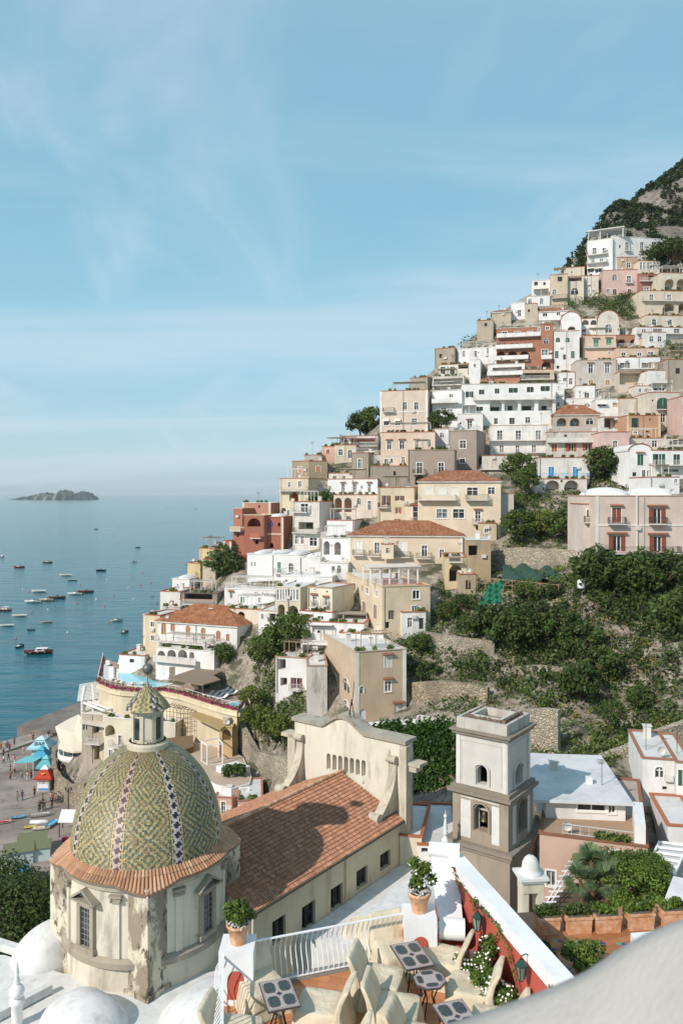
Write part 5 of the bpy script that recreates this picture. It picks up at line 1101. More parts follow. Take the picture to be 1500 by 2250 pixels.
# --- bell tower
TC=Vector((12.86,62.0));b36=radians(36.3);TDl=(cos(b36),-sin(b36));TDr=(sin(b36),cos(b36))
tower=thing('bell_tower','square grey bell tower with arched openings beside the ivy wall','bell tower',(TC.x,TC.y,20))
def stage(L_,z0,z1,mat,opl,opr,name='tower_stage'):
 k=(L_-4.4)/2;c0=Vector(TC)+Vector((TDl[0]-TDr[0],TDl[1]-TDr[1]))*k
 Lc=c0-Vector(TDl)*L_
 WLf=Wall(Lc.x,Lc.y,TDl,(-TDr[0],-TDr[1]));WRt=Wall(c0 .x,c0 .y,TDr,TDl)
 m=MB();facade(m,WLf,L_,z0,z1,opl);facade(m,WRt,L_,z0,z1,opr)
 m.quad(WLf.p(0,z0),WLf.p(0,z1),WLf.p(0,z1,-L_),WLf.p(0,z0,-L_));m.quad(WLf.p(0,z0,-L_),WLf.p(L_,z0,-L_),WLf.p(L_,z1,-L_),WLf.p(0,z1,-L_));m.quad(*[WLf.p(a,z1,b)for a,b in((0,0),(L_,0),(L_,-L_),(0,-L_))])
 m.build(name,mat,tower);return WLf,WRt
def top_(L_,z0,z1,ext,mat,name='cornice'):
 k=(L_-4.4)/2;c0=Vector(TC)+Vector((TDl[0]-TDr[0],TDl[1]-TDr[1]))*k;ctr=c0+(Vector(TDr)-Vector(TDl))*(L_/2)
 m=MB();m.obox(ctr,L_/2+ext,L_/2+ext,z0,z1,-b36);return m,ctr
def opn(W,px,py,w,h,dep=.7):x=940+px/2.679;y=1540+py/2.679;u=W.u(x);z=W.z(x,y);t=W.o[1]+u*W.d[1];hz=h/2.679/FOC*t/2;u0,u1=sorted((W.u(x-w/5.358),W.u(x+w/5.358)));return dict(u0=u0,u1=u1,z0=z-hz,z1=z+hz,arch=True,dep=dep,back=False)
GRY=plaster('cac3b6',.35);STN=plaster('a08e74',.95,1.0);WPN=plaster('d6d2c8',.4)
tmpL=Wall(*(TC-Vector(TDl)*4.4),TDl,(-TDr[0],-TDr[1]));tmpR=Wall(TC.x,TC.y,TDr,TDl)
aL=opn(tmpL,317,437,60,110);aR=opn(tmpR,530,430,40,120)
W1,W2=stage(4.4,31.6,35.7,GRY,[aL],[aR],'upper_stage')
kk=.22
tL2=Wall(*(TC+Vector((TDl[0]-TDr[0],TDl[1]-TDr[1]))*kk-Vector(TDl)*4.84),TDl,(-TDr[0],-TDr[1]));tR2=Wall(*(TC+Vector((TDl[0]-TDr[0],TDl[1]-TDr[1]))*kk),TDr,TDl)
bL=opn(tL2,312,690,78,155,.9);bR=opn(tR2,550,675,46,190,.9)
W3,W4=stage(4.84,27.2,31.3,STN,[bL],[bR],'belfry_stage');stage(5.3,16,26.6,STN,[],[],'lower_stage')
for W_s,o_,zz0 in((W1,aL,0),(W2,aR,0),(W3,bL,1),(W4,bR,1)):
 m=MB();W_s.slab(m,o_['u0']-.02,o_['u1']+.02,o_['z0'],o_['z1'],-1.6,-1.5);m.build('painted_shade_back',plain('1a1714',.95),tower)  # near-black slab stands in for the shade inside the hollow tower
 pts,zs=arc(o_['u0'],o_['u1'],o_['z0'],o_['z1'],12);m=MB();t=.2
 ring=[(o_['u0'],o_['z0'])]+pts+[(o_['u1'],o_['z0'])];uc=(o_['u0']+o_['u1'])/2
 rg=[(uc+(x-uc)*(1+t/(o_['u1']-o_['u0'])*1.6),z+(t*.8 if z>zs else 0))for x,z in ring]
 for a,b in zip(rg[:-1],rg[1:]):m.bar(W_s.p(*a,.02),W_s.p(*b,.02),.26,.1)
 m.build('arch_surround',plaster('d2ccc0',.4)if not zz0 else plaster('a08f76',.6,1.3),tower)
for W_s,o_ in((W3,bL),(W4,bR)):
 for u0,u1 in((.75,o_['u0']-.34),(o_['u1']+.34,4.84-.75)):
  if u1-u0>.1:m=MB();W_s.slab(m,u0,u1,27.5,30.5,.002,.03);m.build('white_panel',WPN,tower)
 m=MB();W_s.slab(m,.75,4.09,max(30.5,o_['z1']+.3),30.75,.002,.03);m.build('white_panel',WPN,tower)
for W_s in(W1,W2):
 m=MB()
 for a,b in(((.45,32),(.45,35.2)),((3.95,32),(3.95,35.2)),((.45,35.2),(3.95,35.2))):m.bar(W_s.p(*a,.01),W_s.p(*b,.01),.07,.05)
 m.build('panel_moulding',GRY,tower)
 for u in(0,4.05):m=MB();W_s.slab(m,u,u+.35,31.6,35.7,.002,.06);m.build('corner_strip',plaster('d4cfc6',.3),tower)
dirty=plaster('8d7e68',1.0,1.5)
for L_,z0,z1,ext in((4.4,35.7,35.95,.28),(4.4,35.95,36.1,.45),(4.84,31.3,31.6,.12),(4.84,31.05,31.3,.35),(5.3,26.6,26.9,.15),(5.3,26.9,27.2,.32)):
 m,ctr=top_(L_,z0,z1,ext,None);m.build('cornice',dirty,tower)
m=MB();Lp=4.4
ctr=Vector(TC)+(Vector(TDr)-Vector(TDl))*2.2
for s in range(4):
 a=-b36+s*pi/2;ux=Vector((cos(a),sin(a)));uy=Vector((-sin(a),cos(a)));c_=ctr+uy*(Lp/2-.13);m.obox(c_,Lp/2-.0 if s%2 else Lp/2-.26,.13,36.1,36.95,a)
m.build('parapet',plaster('bcb5a6',.9,1.5),tower)
m=MB();m.cols=[]
for s in range(4):
 a=-b36+s*pi/2;ux=Vector((cos(a),sin(a)));uy=Vector((-sin(a),cos(a)))
 for i in range(22):
  for j in range(2):
   c_=ctr+uy*(Lp/2-.42-.22*j)+ux*(-1.75+i*.165+.08*j);n0=len(m.f);m.tube([(c_.x,c_.y,36.4),(c_.x-uy.x*.15,c_.y-uy.y*.15,36.98+rr.uniform(-.06,.08)+.12*(1-j))],.075,6);m.cols+=[v3((.23,.16,.11),rr.uniform(.7,1.2))]*(len(m.f)-n0)
m.build('rim_tiles',TCM,tower)
m=MB();m.obox(ctr,1.35,1.35,36.11,36.5,-b36);m.build('roof_slab',plaster('8a7f6d',.8),tower)
m=MB()
for s in range(4):
 a=-b36+s*pi/2;uy=Vector((-sin(a),cos(a)));c_=ctr+uy*1.3;m.obox(c_,1.43 if s%2 else 1.17,.13,36.5,37.1,a)
m.build('inner_parapet',plaster('c9c2b0',.7),tower)
bc=Vector(W3 .p((bL['u0']+bL['u1'])/2,0,-.6));zc=(bL['z0']+bL['z1'])/2-.35
bell=MB();bell.lathe((bc.x,bc.y,zc),[(.42,0),(.36,.1),(.27,.35),(.24,.6),(.12,.74),(.001,.78)],20);bo=bell.build('bell',plain('4f4a38',.4,.7),tower,True)
m=MB();m.bar(W3 .p(bL['u0']+.05,zc+.85,-.6),W3 .p(bL['u1']-.05,zc+.85,-.6),.16);m.bar(W3 .p(bL['u0']+.1,zc-1.0,-.6),W3 .p(bL['u0']+.1,zc+.9,-.6),.09);m.build('bell_yoke',plain('b5aea2',.6),tower)
H('small cream house with a white shell roof behind the church corner',890,930,1838,1880,'d8c9a4',[],Y=70,a=-10,dep=6,down=8,ground=False,trim=TERRA)if False else None
R(0,0,1)
H('small cream annex with a white roof beside the church facade',878,926,1838,1875,'dacba8',[],Y=66.5,a=-12,dep=7,down=9,ground=False)
H('low white courtyard house in front of the ivy wall',918,1004,1858,1900,'e2ded6',[('v',1868,10,14,[932],'a33a22')],Y=66,a=-6,dep=9,down=9,ground=False)
def finial(px,py,Y,s,label):
 m=MB();c=P(px,py,Y);m.lathe(c,[(r_*s,z*s)for r_,z in[(.5,0),(.5,.3),(.3,.35),(.28,.9),(.42,1.0),(.2,1.1),(.3,1.6),(.16,2.6),(.1,3.0)]],14);m.sphere((c[0],c[1],c[2]+3.2*s),.24*s,10,8);m.lathe((c[0],c[1],c[2]+3.4*s),[(.06*s,0),(.01,.6*s)],6)
 return mesh1('finial',m,plaster('ded9ce',.4),label,'finial',True)
finial(978,1848,63,.62,'slim white pinnacle standing left of the bell tower')
m=MB();c=PZ(38,2250,25.0);c.z=25.0
m.lathe(c,[(.30,0),(.30,1.1),(.42,1.2),(.42,1.4),(.22,1.5)],14);m.sphere((c[0],c[1],c[2]+1.85),.42,14,10);m.lathe((c[0],c[1],c[2]+2.25),[(.12,0),(.2,.15),(.08,.5),(.14,.65),(.02,1.3)],10)
mesh1('finial',m,plaster('e6e3dc',.3),'white ball topped finial at the lower left roof edge','finial',True)
gab=thing('bell_gable','little cream bell niche with a white dome and cross','bell gable',P(1165,2020,45))
gc=P(1165,2035,45);m=MB();zg=gc.z
for sx in(-1,1):m.obox((gc.x+sx*.42,gc.y),.16,.5,zg,zg+2.6,.1)
m.obox((gc.x,gc.y),.58,.5,zg-1.2,zg,.1);m.obox((gc.x,gc.y),.6,.52,zg+2.1,zg+2.7,.1);m.build('niche_wall',plaster('dccfae',.5),gab)
m=MB();m.obox((gc.x,gc.y),.72,.64,zg+2.7,zg+2.85,.1);m.obox((gc.x,gc.y),.82,.74,zg+2.85,zg+3.0,.1);m.build('cornice',LIME,gab)
m=MB();m.lathe((gc.x,gc.y,zg+3.0),[(.62,0),(.62,.15),(.5,.2),(.5,.35),(.46,.6),(.34,.85),(.16,1.0),(.001,1.03)],20);m.build('small_dome',LIME,gab,True)
m=MB();m.bar((gc.x,gc.y,zg+4.0),(gc.x,gc.y,zg+4.7),.05);m.bar((gc.x-.16,gc.y,zg+4.45),(gc.x+.16,gc.y,zg+4.45),.05);m.build('cross',plain('3d3a36',.6),gab)
ped=thing('gable_wall','weathered cream triangular gable with peeling plaster beside the bell tower','gable',P(1110,2000,47))
Wp=Wall(*P(1065,1990,50)[:2],(.93,-.36),(-.36,-.93));m=MB();zz=26.5
m.add([Wp.p(-2,zz-4),Wp.p(3.4,zz-4),Wp.p(3.4,zz-.8),Wp.p(1.0,zz+.9),Wp.p(-2,zz-.8)],[(0,1,2,3,4)]);m.add([Wp.p(-2,zz-4,-.5),Wp.p(3.4,zz-4,-.5),Wp.p(3.4,zz-.8,-.5),Wp.p(1.0,zz+.9,-.5),Wp.p(-2,zz-.8,-.5)],[(0,1,2,3,4)]);m.build('wall',plaster('cfc6b2',1.0,1.8),ped)
m=MB();m.bar(Wp.p(-2.2,zz-.8,-.2),Wp.p(1.0,zz+1.0,-.2),.9,.22);m.bar(Wp.p(1.0,zz+1.0,-.2),Wp.p(3.6,zz-.8,-.2),.9,.22);m.build('coping',plaster('c9c1ae',.9),ped)
# ================================================================ pool terrace hotel under the dome's lantern
def poly_z(pts,z):return[tuple(PZ(x,y,z)[:2])for x,y in pts]
def r3(*q):return[(180+x/3.409,1380+y/3.409)for x,y in q]
DZ=22.0
deck_px=r3((160,222),(120,402),(210,440),(300,458),(400,465),(500,462),(600,460),(750,490),(870,530),(1050,585),(1170,612),(1222,548),(1262,478),(1150,440),(1040,405),(860,370),(660,325),(470,285),(300,262),(235,250))
pool=thing('pool_terrace','sun terrace with a curved blue swimming pool above a long yellow wall','pool terrace',(*poly_z(r3((600,440)),DZ)[0],12))
dk=poly_z(deck_px,DZ)
m=MB();m.prism(dk[::-1],21.75,DZ);m.build('deck',plain('a08878',.9,0,.4,6,.2),pool)
ctr_=np.mean(np.array(dk),axis=0);m=MB();m.prism([tuple(ctr_+(np.array(p)-ctr_)*.985)for p in dk][::-1],6,21.74);m.build('terrace_wall',plaster('d6c298',.35),pool)
m=MB()
for a,b in zip(dk[1:11],dk[2:12]):m.bar((*a,21.2),(*b,21.2),.5,.5)
m.build('string_course',plaster('e2cfa0',.3),pool)
m,nt,b=newmat('pool_water');b.inputs['Roughness'].default_value=.06;L(nt,mixc_(nt,noise(nt,.6,3,.5,pos(nt)),(.12,.48,.58),(.22,.62,.70)),b.inputs['Base Color']);bump(nt,b,noise(nt,2.5,3,.5,pos(nt)),.5,.04);PW=m
for pts in(((272,308),(360,302),(448,302),(500,340),(560,380),(700,388),(705,405),(640,428),(560,445),(420,440),(330,425),(265,375)),((1075,572),(1200,540),(1212,560),(1208,600),(1170,606))):
 q=poly_z(r3(*pts),DZ+.02);m=MB();m.prism(q[::-1],DZ-.5,DZ+.03);m.build('pool_water',PW,pool)
 c=np.mean(np.array(q),axis=0);m=MB()
 for a,b in zip(q,q[1:]+q[:1]):m.bar((*a,DZ+.05),(*b,DZ+.05),.45,.12)
 m.build('pool_edge',plain('ddd6c8',.7),pool)
edge=dk[:12];m=MB()
for a,b in zip(edge[:-1],edge[1:]):
 A_=Vector((*a,DZ));B_=Vector((*b,DZ));n=max(1,int((B_-A_).length/1.4))
 for i in range(n):p=A_+(B_-A_)*(i/n);m.bar(p,p+Vector((0,0,1.05)),.06)
 m.bar(A_+Vector((0,0,1.05)),B_+Vector((0,0,1.05)),.07)
m.build('railing',plain('d5cfc8',.5),pool)
def hedge(pts,r,n,size,mat,name,parent=None,label=None,cat=None,seed=1,dens=1.0):
 rs_=np.random.default_rng(seed);C=[]
 for a,b in zip(pts[:-1],pts[1:]):
  a=np.array(a,float);b=np.array(b,float);k=max(1,int(np.linalg.norm(b-a)/(r*.9)))
  for i in range(k):C.append(a+(b-a)*(i+.5)/k+rs_.normal(size=3)*r*.15)
 C=np.array(C);o3=C.mean(axis=0);v,f,c=leaves(rs_,C-o3,n,size,r)
 me=np_mesh(name,v,f,mat,c);o=bpy.data.objects.new(name,me);COL.objects.link(o)
 if parent is not None:o.parent=parent;o.location=Vector(o3)-TL[parent.name]
 else:
  o.location=o3;TL[o.name]=Vector(o3)
  if label:tag(o,label,cat)
 return o
PINKF=leafmat('8a1f4a','d04a86',.2);GRNL=leafmat('2c3d16','6a7f35')
LEAFA=leafmat('26351a','5a6c30');LEAFB=leafmat('334218','7d8538');LEAFC=leafmat('26331a','50632f');LEAFY=leafmat('57552a','8c8048')
e3=[(a[0],a[1],DZ+.25)for a in edge]
hedge(e3,.26,2600,.2,GRNL,'flower_box_leaves',pool,seed=2);hedge([(x,y-.1,z-.05)for x,y,z in e3],.28,2400,.2,PINKF,'pink_flowers',pool,seed=3)
bar=thing('pool_bar','open pool bar under a flat brown slatted roof','pool bar',(*poly_z(r3((880,420)),DZ)[0],DZ))
q=poly_z(r3((645,372),(860,300),(1050,322),(985,352),(1040,385),(905,424)),25.0);m=MB();m.prism(q[::-1],24.8,25.0);m.build('roof',plain('85735f',.8,0,.8,4,.3),bar)
for x,y in r3((660,385),(850,450),(905,470),(1030,400),(760,380)):
 p=PZ(x,y+4,DZ);m=MB();m.bar((p.x,p.y,DZ),(p.x,p.y,24.8),.22);m.build('post',plain('e2ddd4',.6),bar)
q=poly_z(r3((760,400),(1000,380),(1020,420),(900,440)),DZ+.4);m=MB();m.prism(q[::-1],DZ,DZ+1.3);m.build('bar_counter',plain('4a3c30',.7),bar)
def lounger():
 t=thing('sun_lounger','white lounger','sun lounger',(0,0,0),'white sun loungers round the hotel pool')
 m=MB();m.box(-.33,.33,-.95,.3,.22,.30)
 for x in(-.28,.28):
  for y in(-.9,.85):m.bar((x,y,0),(x,y,.24),.06)
 m.box(-.33,-.27,-.95,.95,.18,.24);m.box(.27,.33,-.95,.95,.18,.24);m.build('frame',plain('8a7a68',.7),t)
 m=MB();m.box(-.34,.34,-.97,.25,.30,.40);m.build('seat_cushion',plain('eceae6',.8),t)
 m=MB();m.hexa([(-.34,.25,.30),(.34,.25,.30),(.34,.92,.72),(-.34,.92,.72),(-.34,.22,.40),(.34,.22,.40),(.34,.88,.82),(-.34,.88,.82)]);m.build('back_cushion',plain('eceae6',.8),t)
 return t
LG=[((205,300+i*11),80,'in the column at the seaward end')for i in range(9)]+[((195,276),20,'alone at the top left terrace corner')]
LG+=[((x,268),8,'from left in the row behind the pool')for x in(285,350,405)]
LG+=[((x,y),-150,'from left in the row between pool and flower railing')for x,y in((232,396),(268,406),(305,417),(385,424),(462,424))]
LG+=[((x,y),-60,'in the block beside the small corner pool')for x,y in((950,503),(985,512),(1022,520),(1055,530),(1065,478),(1100,470),(1150,464),(1200,470),(1235,486),(1090,492),(1125,500),(1180,488),(1065,446))]
LG+=[((x,y),-40,'left of the brown pool bar')for x,y in((605,345),(645,350))]
L0=lounger()
for i,((x,y),rz,where)in enumerate(LG):
 cnt_=sum(1 for q_ in LG[:i+1]if q_[2]==where);p=PZ(*r3((x,y+6))[0],DZ);lb=['first','second','third','fourth','fifth','sixth','seventh','eighth','ninth','tenth','eleventh','twelfth','thirteenth'][cnt_-1]+' lounger '+where
 if i==0:o=L0;o.location=p;o.rotation_euler=(0,0,radians(rz));o['label']=lb
 else:copy_tree(L0,p,radians(rz),None,lb)
R(180,1380,3.409)
H('cream hotel floor with arched loggias and pink cushions above the beach',168,700,690,1040,'dccfae',[('A',770,88,72,[212],None,('d','b89a6a',.9,.9)),('w',840,72,26,[287]),('w',935,46,24,[215]),('B',880,225,300,1.0)],Y=131,a=-16,dep=10,dirt=.2,ground=False,down=6,trim='e8e2d4',name='hotel',cat='hotel')
H('grey stone hotel end with a small arch and balcony by the curved restaurant',0,165,645,1010,'b5a58d',[('a',735,56,34,[24]),('A',935,110,62,[125],None,('d','3a3028',.9,.9)),('Aq',760,60,60,[115],None,('g','4a4a46',.8,.8)),('B',850,50,165,1.4)],Y=139,a=-14,dep=10,dirt=.6,ground=False,down=6,trim='dcd4c4',name='hotel',cat='hotel')
perg=thing('white_pergola','white beamed pergola on the hotel corner facing the sea','pergola',PZ(205,1560,16))
m=MB();
for x,y in r3((5,620),(80,655),(170,690),(330,640),(160,590)):p=PZ(x,y,15.4);m.bar(p,(p.x,p.y,18.3),.35)
m.build('posts',plaster('e8e4dc',.2),perg)
m=MB();cs=[PZ(*r3(q)[0],18.3)for q in((0,552),(170,620),(345,568),(150,530))]
for a,b in((0,1),(1,2),(2,3),(3,0)):m.bar(cs[a],cs[b],.3,.3)
for t in(.25,.5,.75):m.bar(cs[0].lerp(cs[3],t),cs[1].lerp(cs[2],t),.25,.25)
m.build('beams',plaster('e8e4dc',.2),perg)
m=MB();q=poly_z(r3((-10,690),(170,720),(420,640),(330,560),(60,520)),15.4);m.prism(q[::-1],14.8,15.4);mesh1('roof_terrace',m,plaster('cdbfa8',.3),'paved hotel terrace under the white pergola','terrace')
slat=thing('slatted_roof','big white slatted sun roof stepping down toward the sea','sun roof',PZ(200,1525,19));m=MB()
c4=[PZ(*r3(q)[0],z)for q,z in(((20,425),20.5),((135,400),20.5),((170,520),18.6),((0,545),18.6))]
for i in range(13):t=i/12;m.bar(c4[0].lerp(c4[3],t)-Vector((.8,0,0)),c4[1].lerp(c4[2],t),.30,.12)
m.build('slats',plain('e8e5de',.7),slat);m=MB()
for s in(0,.5,1):a=c4[0].lerp(c4[1],s);b=c4[3].lerp(c4[2],s);m.bar(a-Vector((0,0,.2)),b-Vector((0,0,.2)),.3,.3);m.bar(b-Vector((0,0,4)),b,.25)
m.build('beams',plain('e2ded6',.7),slat)
rest=thing('seafront_restaurant','round fronted glass restaurant under a wide cream awning beside the quay','restaurant',PZ(160,1676,4.5))
b5=lambda x,y:(x/5.77,1560+y/5.77)
out=[b5(*q)for q in((705,210),(860,120),(1000,55),(1040,100),(1060,260),(1170,410),(1110,470),(1040,515),(930,525),(830,505),(740,465),(765,395))]
hs=[9.2,9.6,10,10.6,10.4,9.8,8.5,8.2,8.1,8.1,8.2,8.6];m=MB();vs=[PZ(x,y,h_)for(x,y),h_ in zip(out,hs)];cen=sum(vs,Vector())/len(vs)+Vector((0,0,.5))
m.add([cen]+vs+[v-Vector((0,0,.35))for v in vs],[(0,i+1,(i+1)%12+1)for i in range(12)]+[(i+1,(i+1)%12+1,(i+1)%12+13,i+13)for i in range(12)]);m.build('awning',plain('d8cdb6',.9,0,.1),rest)
cc=PZ(163,1665,4.6);rr_=3.6
m=MB();m.lathe((cc.x+.6,cc.y+1.5,4.4),[(3.9,0),(4.0,.2),(4.0,1.1),(3.8,1.1)],40);m.build('curved_parapet',plain('e6e2da',.6),rest,True)
m=MB();m.lathe((cc.x+.6,cc.y+1.5,5.5),[(3.8,0),(3.8,2.6)],40);m.build('glass_front',glass('4a5452',.1),rest,True)
for k in range(12):
 a=2*pi*k/12;m=MB();m.bar((cc.x+.6+3.86*cos(a),cc.y+1.5+3.86*sin(a),5.4),(cc.x+.6+3.86*cos(a),cc.y+1.5+3.86*sin(a),8.15),.12);m.build('post',plain('e6e2da',.6),rest)
m=MB();m.lathe((cc.x+.6,cc.y+1.5,1.0),[(3.9,0),(3.9,3.4)],32);m.box(cc.x-1,cc.x+8,cc.y+2,cc.y+14,1,8.4);m.build('stone_base',stone('a0927c',1.6),rest)
def ribbon(label,pts,mat,th=.7,name='stone_wall',cat='wall',cap=None):
 """a thick standing wall following the ground: pts are (px, py of top, py of foot, distance)"""
 pts=[(a,b,c,d if d else float(raycast(a,c)[0]))for a,b,c,d in pts]
 m=MB();T=[P(a,b,d)for a,b,c,d in pts];Bt=[P(a,c,d)for a,b,c,d in pts]
 for i in range(len(pts)-1):
  d=(T[i+1]-T[i]);n=Vector((-d.y,d.x,0)).normalized()*th
  b0=Vector((T[i].x,T[i].y,Bt[i].z-1.2));b1=Vector((T[i+1].x,T[i+1].y,Bt[i+1].z-1.2))
  m.hexa([b0,b1,b1+n,b0+n,T[i],T[i+1],T[i+1]+n,T[i]+n])
 return mesh1(name,m,mat,label,cat)
ST1=stone('a3957c',2.0);ST2=stone('b0a48e',2.6);ST3=stone('9a8d76',1.5)
ribbon('tall curved stone retaining wall below the lemon garden',[(523,1590,1625,124),(540,1622,1660,120),(556,1650,1706,117),(580,1655,1735,113),(605,1662,1748,110),(632,1668,1765,107),(655,1662,1780,104)],ST2,1.0)
ribbon('low curved stone wall beside the kiosks with a stairway behind',[(115,1640,1662,158),(112,1660,1700,152),(116,1690,1738,144),(128,1708,1748,139),(150,1725,1760,135),(185,1722,1765,133)],ST1,.8)
ribbon('stone wall behind the pool terrace with drain holes',[(372,1466,1482,139),(420,1462,1486,138),(470,1468,1500,136),(520,1478,1515,134),(580,1492,1528,130)],ST2,.8)
tz=15.2;gt=thing('garden_terrace','paved terrace with salmon rooms below, right of the dome','terrace',(*poly_z([(470,1690)],tz)[0],8))
q=poly_z([(378,1640),(420,1630),(500,1640),(535,1665),(553,1705),(548,1722),(508,1733),(474,1724),(440,1705),(380,1700)],tz)
m=MB();m.prism(q[::-1],tz-1.3,tz);m.build('white_parapet',plaster('e4dfd5',.2),gt)
m=MB();c=np.mean(np.array(q),axis=0);m.prism([tuple(c+(np.array(p)-c)*.97)for p in q][::-1],tz,tz+.03);m.build('paving',plain('b5a18c',.9,0,.3,3,.2),gt)
m=MB();m.prism([tuple(c+(np.array(p)-c)*.98)for p in q][::-1],3,tz-1.3);m.build('wall',plaster('cfa084',.2),gt)
frame=thing('gazebo','empty white cube shaped metal frame on the garden terrace','metal frame',PZ(470,1680,tz));m=MB()
f4=[PZ(443,1672,tz),PZ(455,1681,tz),PZ(489,1678,tz),PZ(480,1664,tz)];up=Vector((0,0,2.9))
for i in range(4):m.bar(f4[i],f4[i]+up,.14);m.bar(f4[i]+up,f4[(i+1)%4]+up,.14);
m.bar(f4[0],f4[1],.12);m.bar(f4[1],f4[2],.12);m.build('bars',plain('eeeae4',.5),frame)
pl=thing('white_planter','long white planter of shrubs at the edge of the garden terrace','planter',PZ(512,1705,tz));m=MB()
q=poly_z([(475,1695),(507,1709),(550,1695),(520,1684)],tz);m.prism(q[::-1],tz,tz+.8);m.build('trough',plaster('e6e2da',.2),pl)
hedge([PZ(495,1692,tz+.9),PZ(535,1692,tz+.9)],.9,1100,.3,LEAFC,'shrubs',pl,seed=5)
R(440,1600,6.818)
H('salmon house with a white framed balcony door below the garden terrace',205,470,1040,1420,'d2a184',[('d',1200,200,60,[345]),('B',1300,290,420,.8)],Y=107,a=-8,dep=4,ground=False,dirt=.15,trim='a8725a',down=4)
H('salmon house with two white framed windows behind the nave roof',562,930,1085,1420,'d2a184',[('w',1230,130,60,[607]),('w',1215,120,66,[790])],Y=104,a=6,dep=8,ground=False,dirt=.15,trim='a8725a',down=4)
sg=thing('hotel_sign','small white sign board lettered in grey above the salmon houses','sign',P(536,1750,107));sp0=P(536,1739,107.5)
m=MB();m.box(sp0 .x-.72,sp0 .x+.72,sp0 .y,sp0 .y+.08,sp0 .z-.55,sp0 .z+.55);m.bar((sp0 .x-.5,sp0 .y+.05,sp0 .z-1.6),(sp0 .x-.5,sp0 .y+.05,sp0 .z-.5),.08);m.bar((sp0 .x+.5,sp0 .y+.05,sp0 .z-1.6),(sp0 .x+.5,sp0 .y+.05,sp0 .z-.5),.08);m.build('board',plain('ebe9e4',.6),sg)
def text(s,size,loc,rot,mat,parent,name='lettering',ext=.01,align='CENTER',sx=1):
 cu=bpy.data.curves.new(name,'FONT');cu.body=s;cu.size=size;cu.extrude=ext;cu.align_x=align;cu.align_y='CENTER';cu.space_line=.85
 o=bpy.data.objects.new(name+'_tmp',cu);COL.objects.link(o);dg=bpy.context.evaluated_depsgraph_get();me=bpy.data.meshes.new_from_object(o.evaluated_get(dg));bpy.data.objects.remove(o)
 o=bpy.data.objects.new(name,me);COL.objects.link(o);me.materials.clear();me.materials.append(mat);o.rotation_euler=rot;o.scale=(sx,1,1)
 if parent is not None:o.parent=parent;o.location=Vector(loc)-TL[parent.name]
 return o
text('COVO\nDEI\nSARACENI',.34,(sp0 .x,sp0 .y-.02,sp0 .z),(pi/2,0,0),plain('6f7578',.6),sg)
lp=WT.p(wT*.80,(zbT+ztT)/2+.5,.03);text('Da Federico' if False else "Da Felicina",.95,lp,(pi/2,0,radians(-14)),plain('55524c',.6),bpy.data.objects[h.name]if False else bpy.data.objects[[o.name for o in bpy.data.objects if o.get('label','').startswith('white house with green shutters and painted')][0]])
R(180,1380,3.409)
hh_=H('little ochre garden house with a brown arched door and straw mat roof',1030,1125,742,855,'d0a860',[('Da',800,80,60,[1082],'6b4a2c')],Y=120.5,a=-4,dep=4,ground=False,trim='c9a76a',down=3)
m=MB();q=poly_z([(419,1572),(430,1562),(512,1584),(484,1602)],19.9);m.prism(q[::-1],19.7,19.9);m.build('straw_roof',plain('a88f62',.95,0,.8,8,.3),hh_)
m=MB();a,b=PZ(421,1606,16.2),PZ(484,1630,16.2);m.quad((a.x,a.y,16.1),(b.x,b.y,16.1),(b.x,b.y,19.6),(a.x,a.y,19.6));m.quad((a.x,a.y+.1,16.1),(b.x,b.y+.1,16.1),(b.x,b.y+.1,19.6),(a.x,a.y+.1,19.6));m.build('reed_screen',plain('6a5a48',.95,0,.9,10,.4),hh_)
tr=thing('trellis','rusty wire trellis in the hotel garden right of the lantern','trellis',PZ(395,1606,16));m=MB()
a,b=PZ(366,1606,16.1),PZ(428,1616,16.1)
for i in range(9):t=i/8;p=a.lerp(b,t);m.bar(p,p+Vector((0,0,4)),.07);m.bar(p+Vector((0,0,4)),p+Vector((1.5,6,4)),.07)
for k in range(5):m.bar(a+Vector((0,0,1+k*.75)),b+Vector((0,0,1+k*.75)),.06);m.bar(a+Vector((.3*k,1.3*k,4)),b+Vector((.3*k,1.3*k,4)),.06)
m.build('wires',plain('7a5a3a',.7),tr)
m=MB();q=poly_z([(340,1625),(425,1615),(425,1640),(370,1660),(340,1650)],16.1);m.prism(q[::-1],8,16.1);mesh1('garden_bed',m,plain('7a6248',.95,0,.6,4,.3),'brown earth garden bed below the rusty trellis','garden')
Wp_,wp_,zbp,ztp,dpp=root_info[PERG.name]
pg=thing('roof_pergola','white pergola over tables on the yellow terrace house','pergola',Wp_.p(5,ztp,-6));m=MB();X=[.35,.5,.62,.74,.86]
for k in range(6):
 for oo in(-3.2,-7.5):u=wp_*(-.12+k*.2);m.bar(Wp_.p(u,ztp,oo),Wp_.p(u,ztp+2.5,oo),.22)
m.build('posts',plaster('e8e4dc',.2),pg);m=MB()
for k in range(26):u=wp_*(-.14+k*.043);m.bar(Wp_.p(u,ztp+2.75,-2.8),Wp_.p(u,ztp+2.75,-8),.10,.16)
for oo in(-3.2,-7.5):m.bar(Wp_.p(-wp_*.14,ztp+2.58,oo),Wp_.p(wp_*.96,ztp+2.58,oo),.18,.18)
m.build('beams',plain('cfc8c0',.7),pg)
m=MB();Wp_.slab(m,.2,wp_-.2,ztp-.03,ztp+.01,-12,-.25);m.build('terracotta_floor',plain('a8674a',.9),PERG)
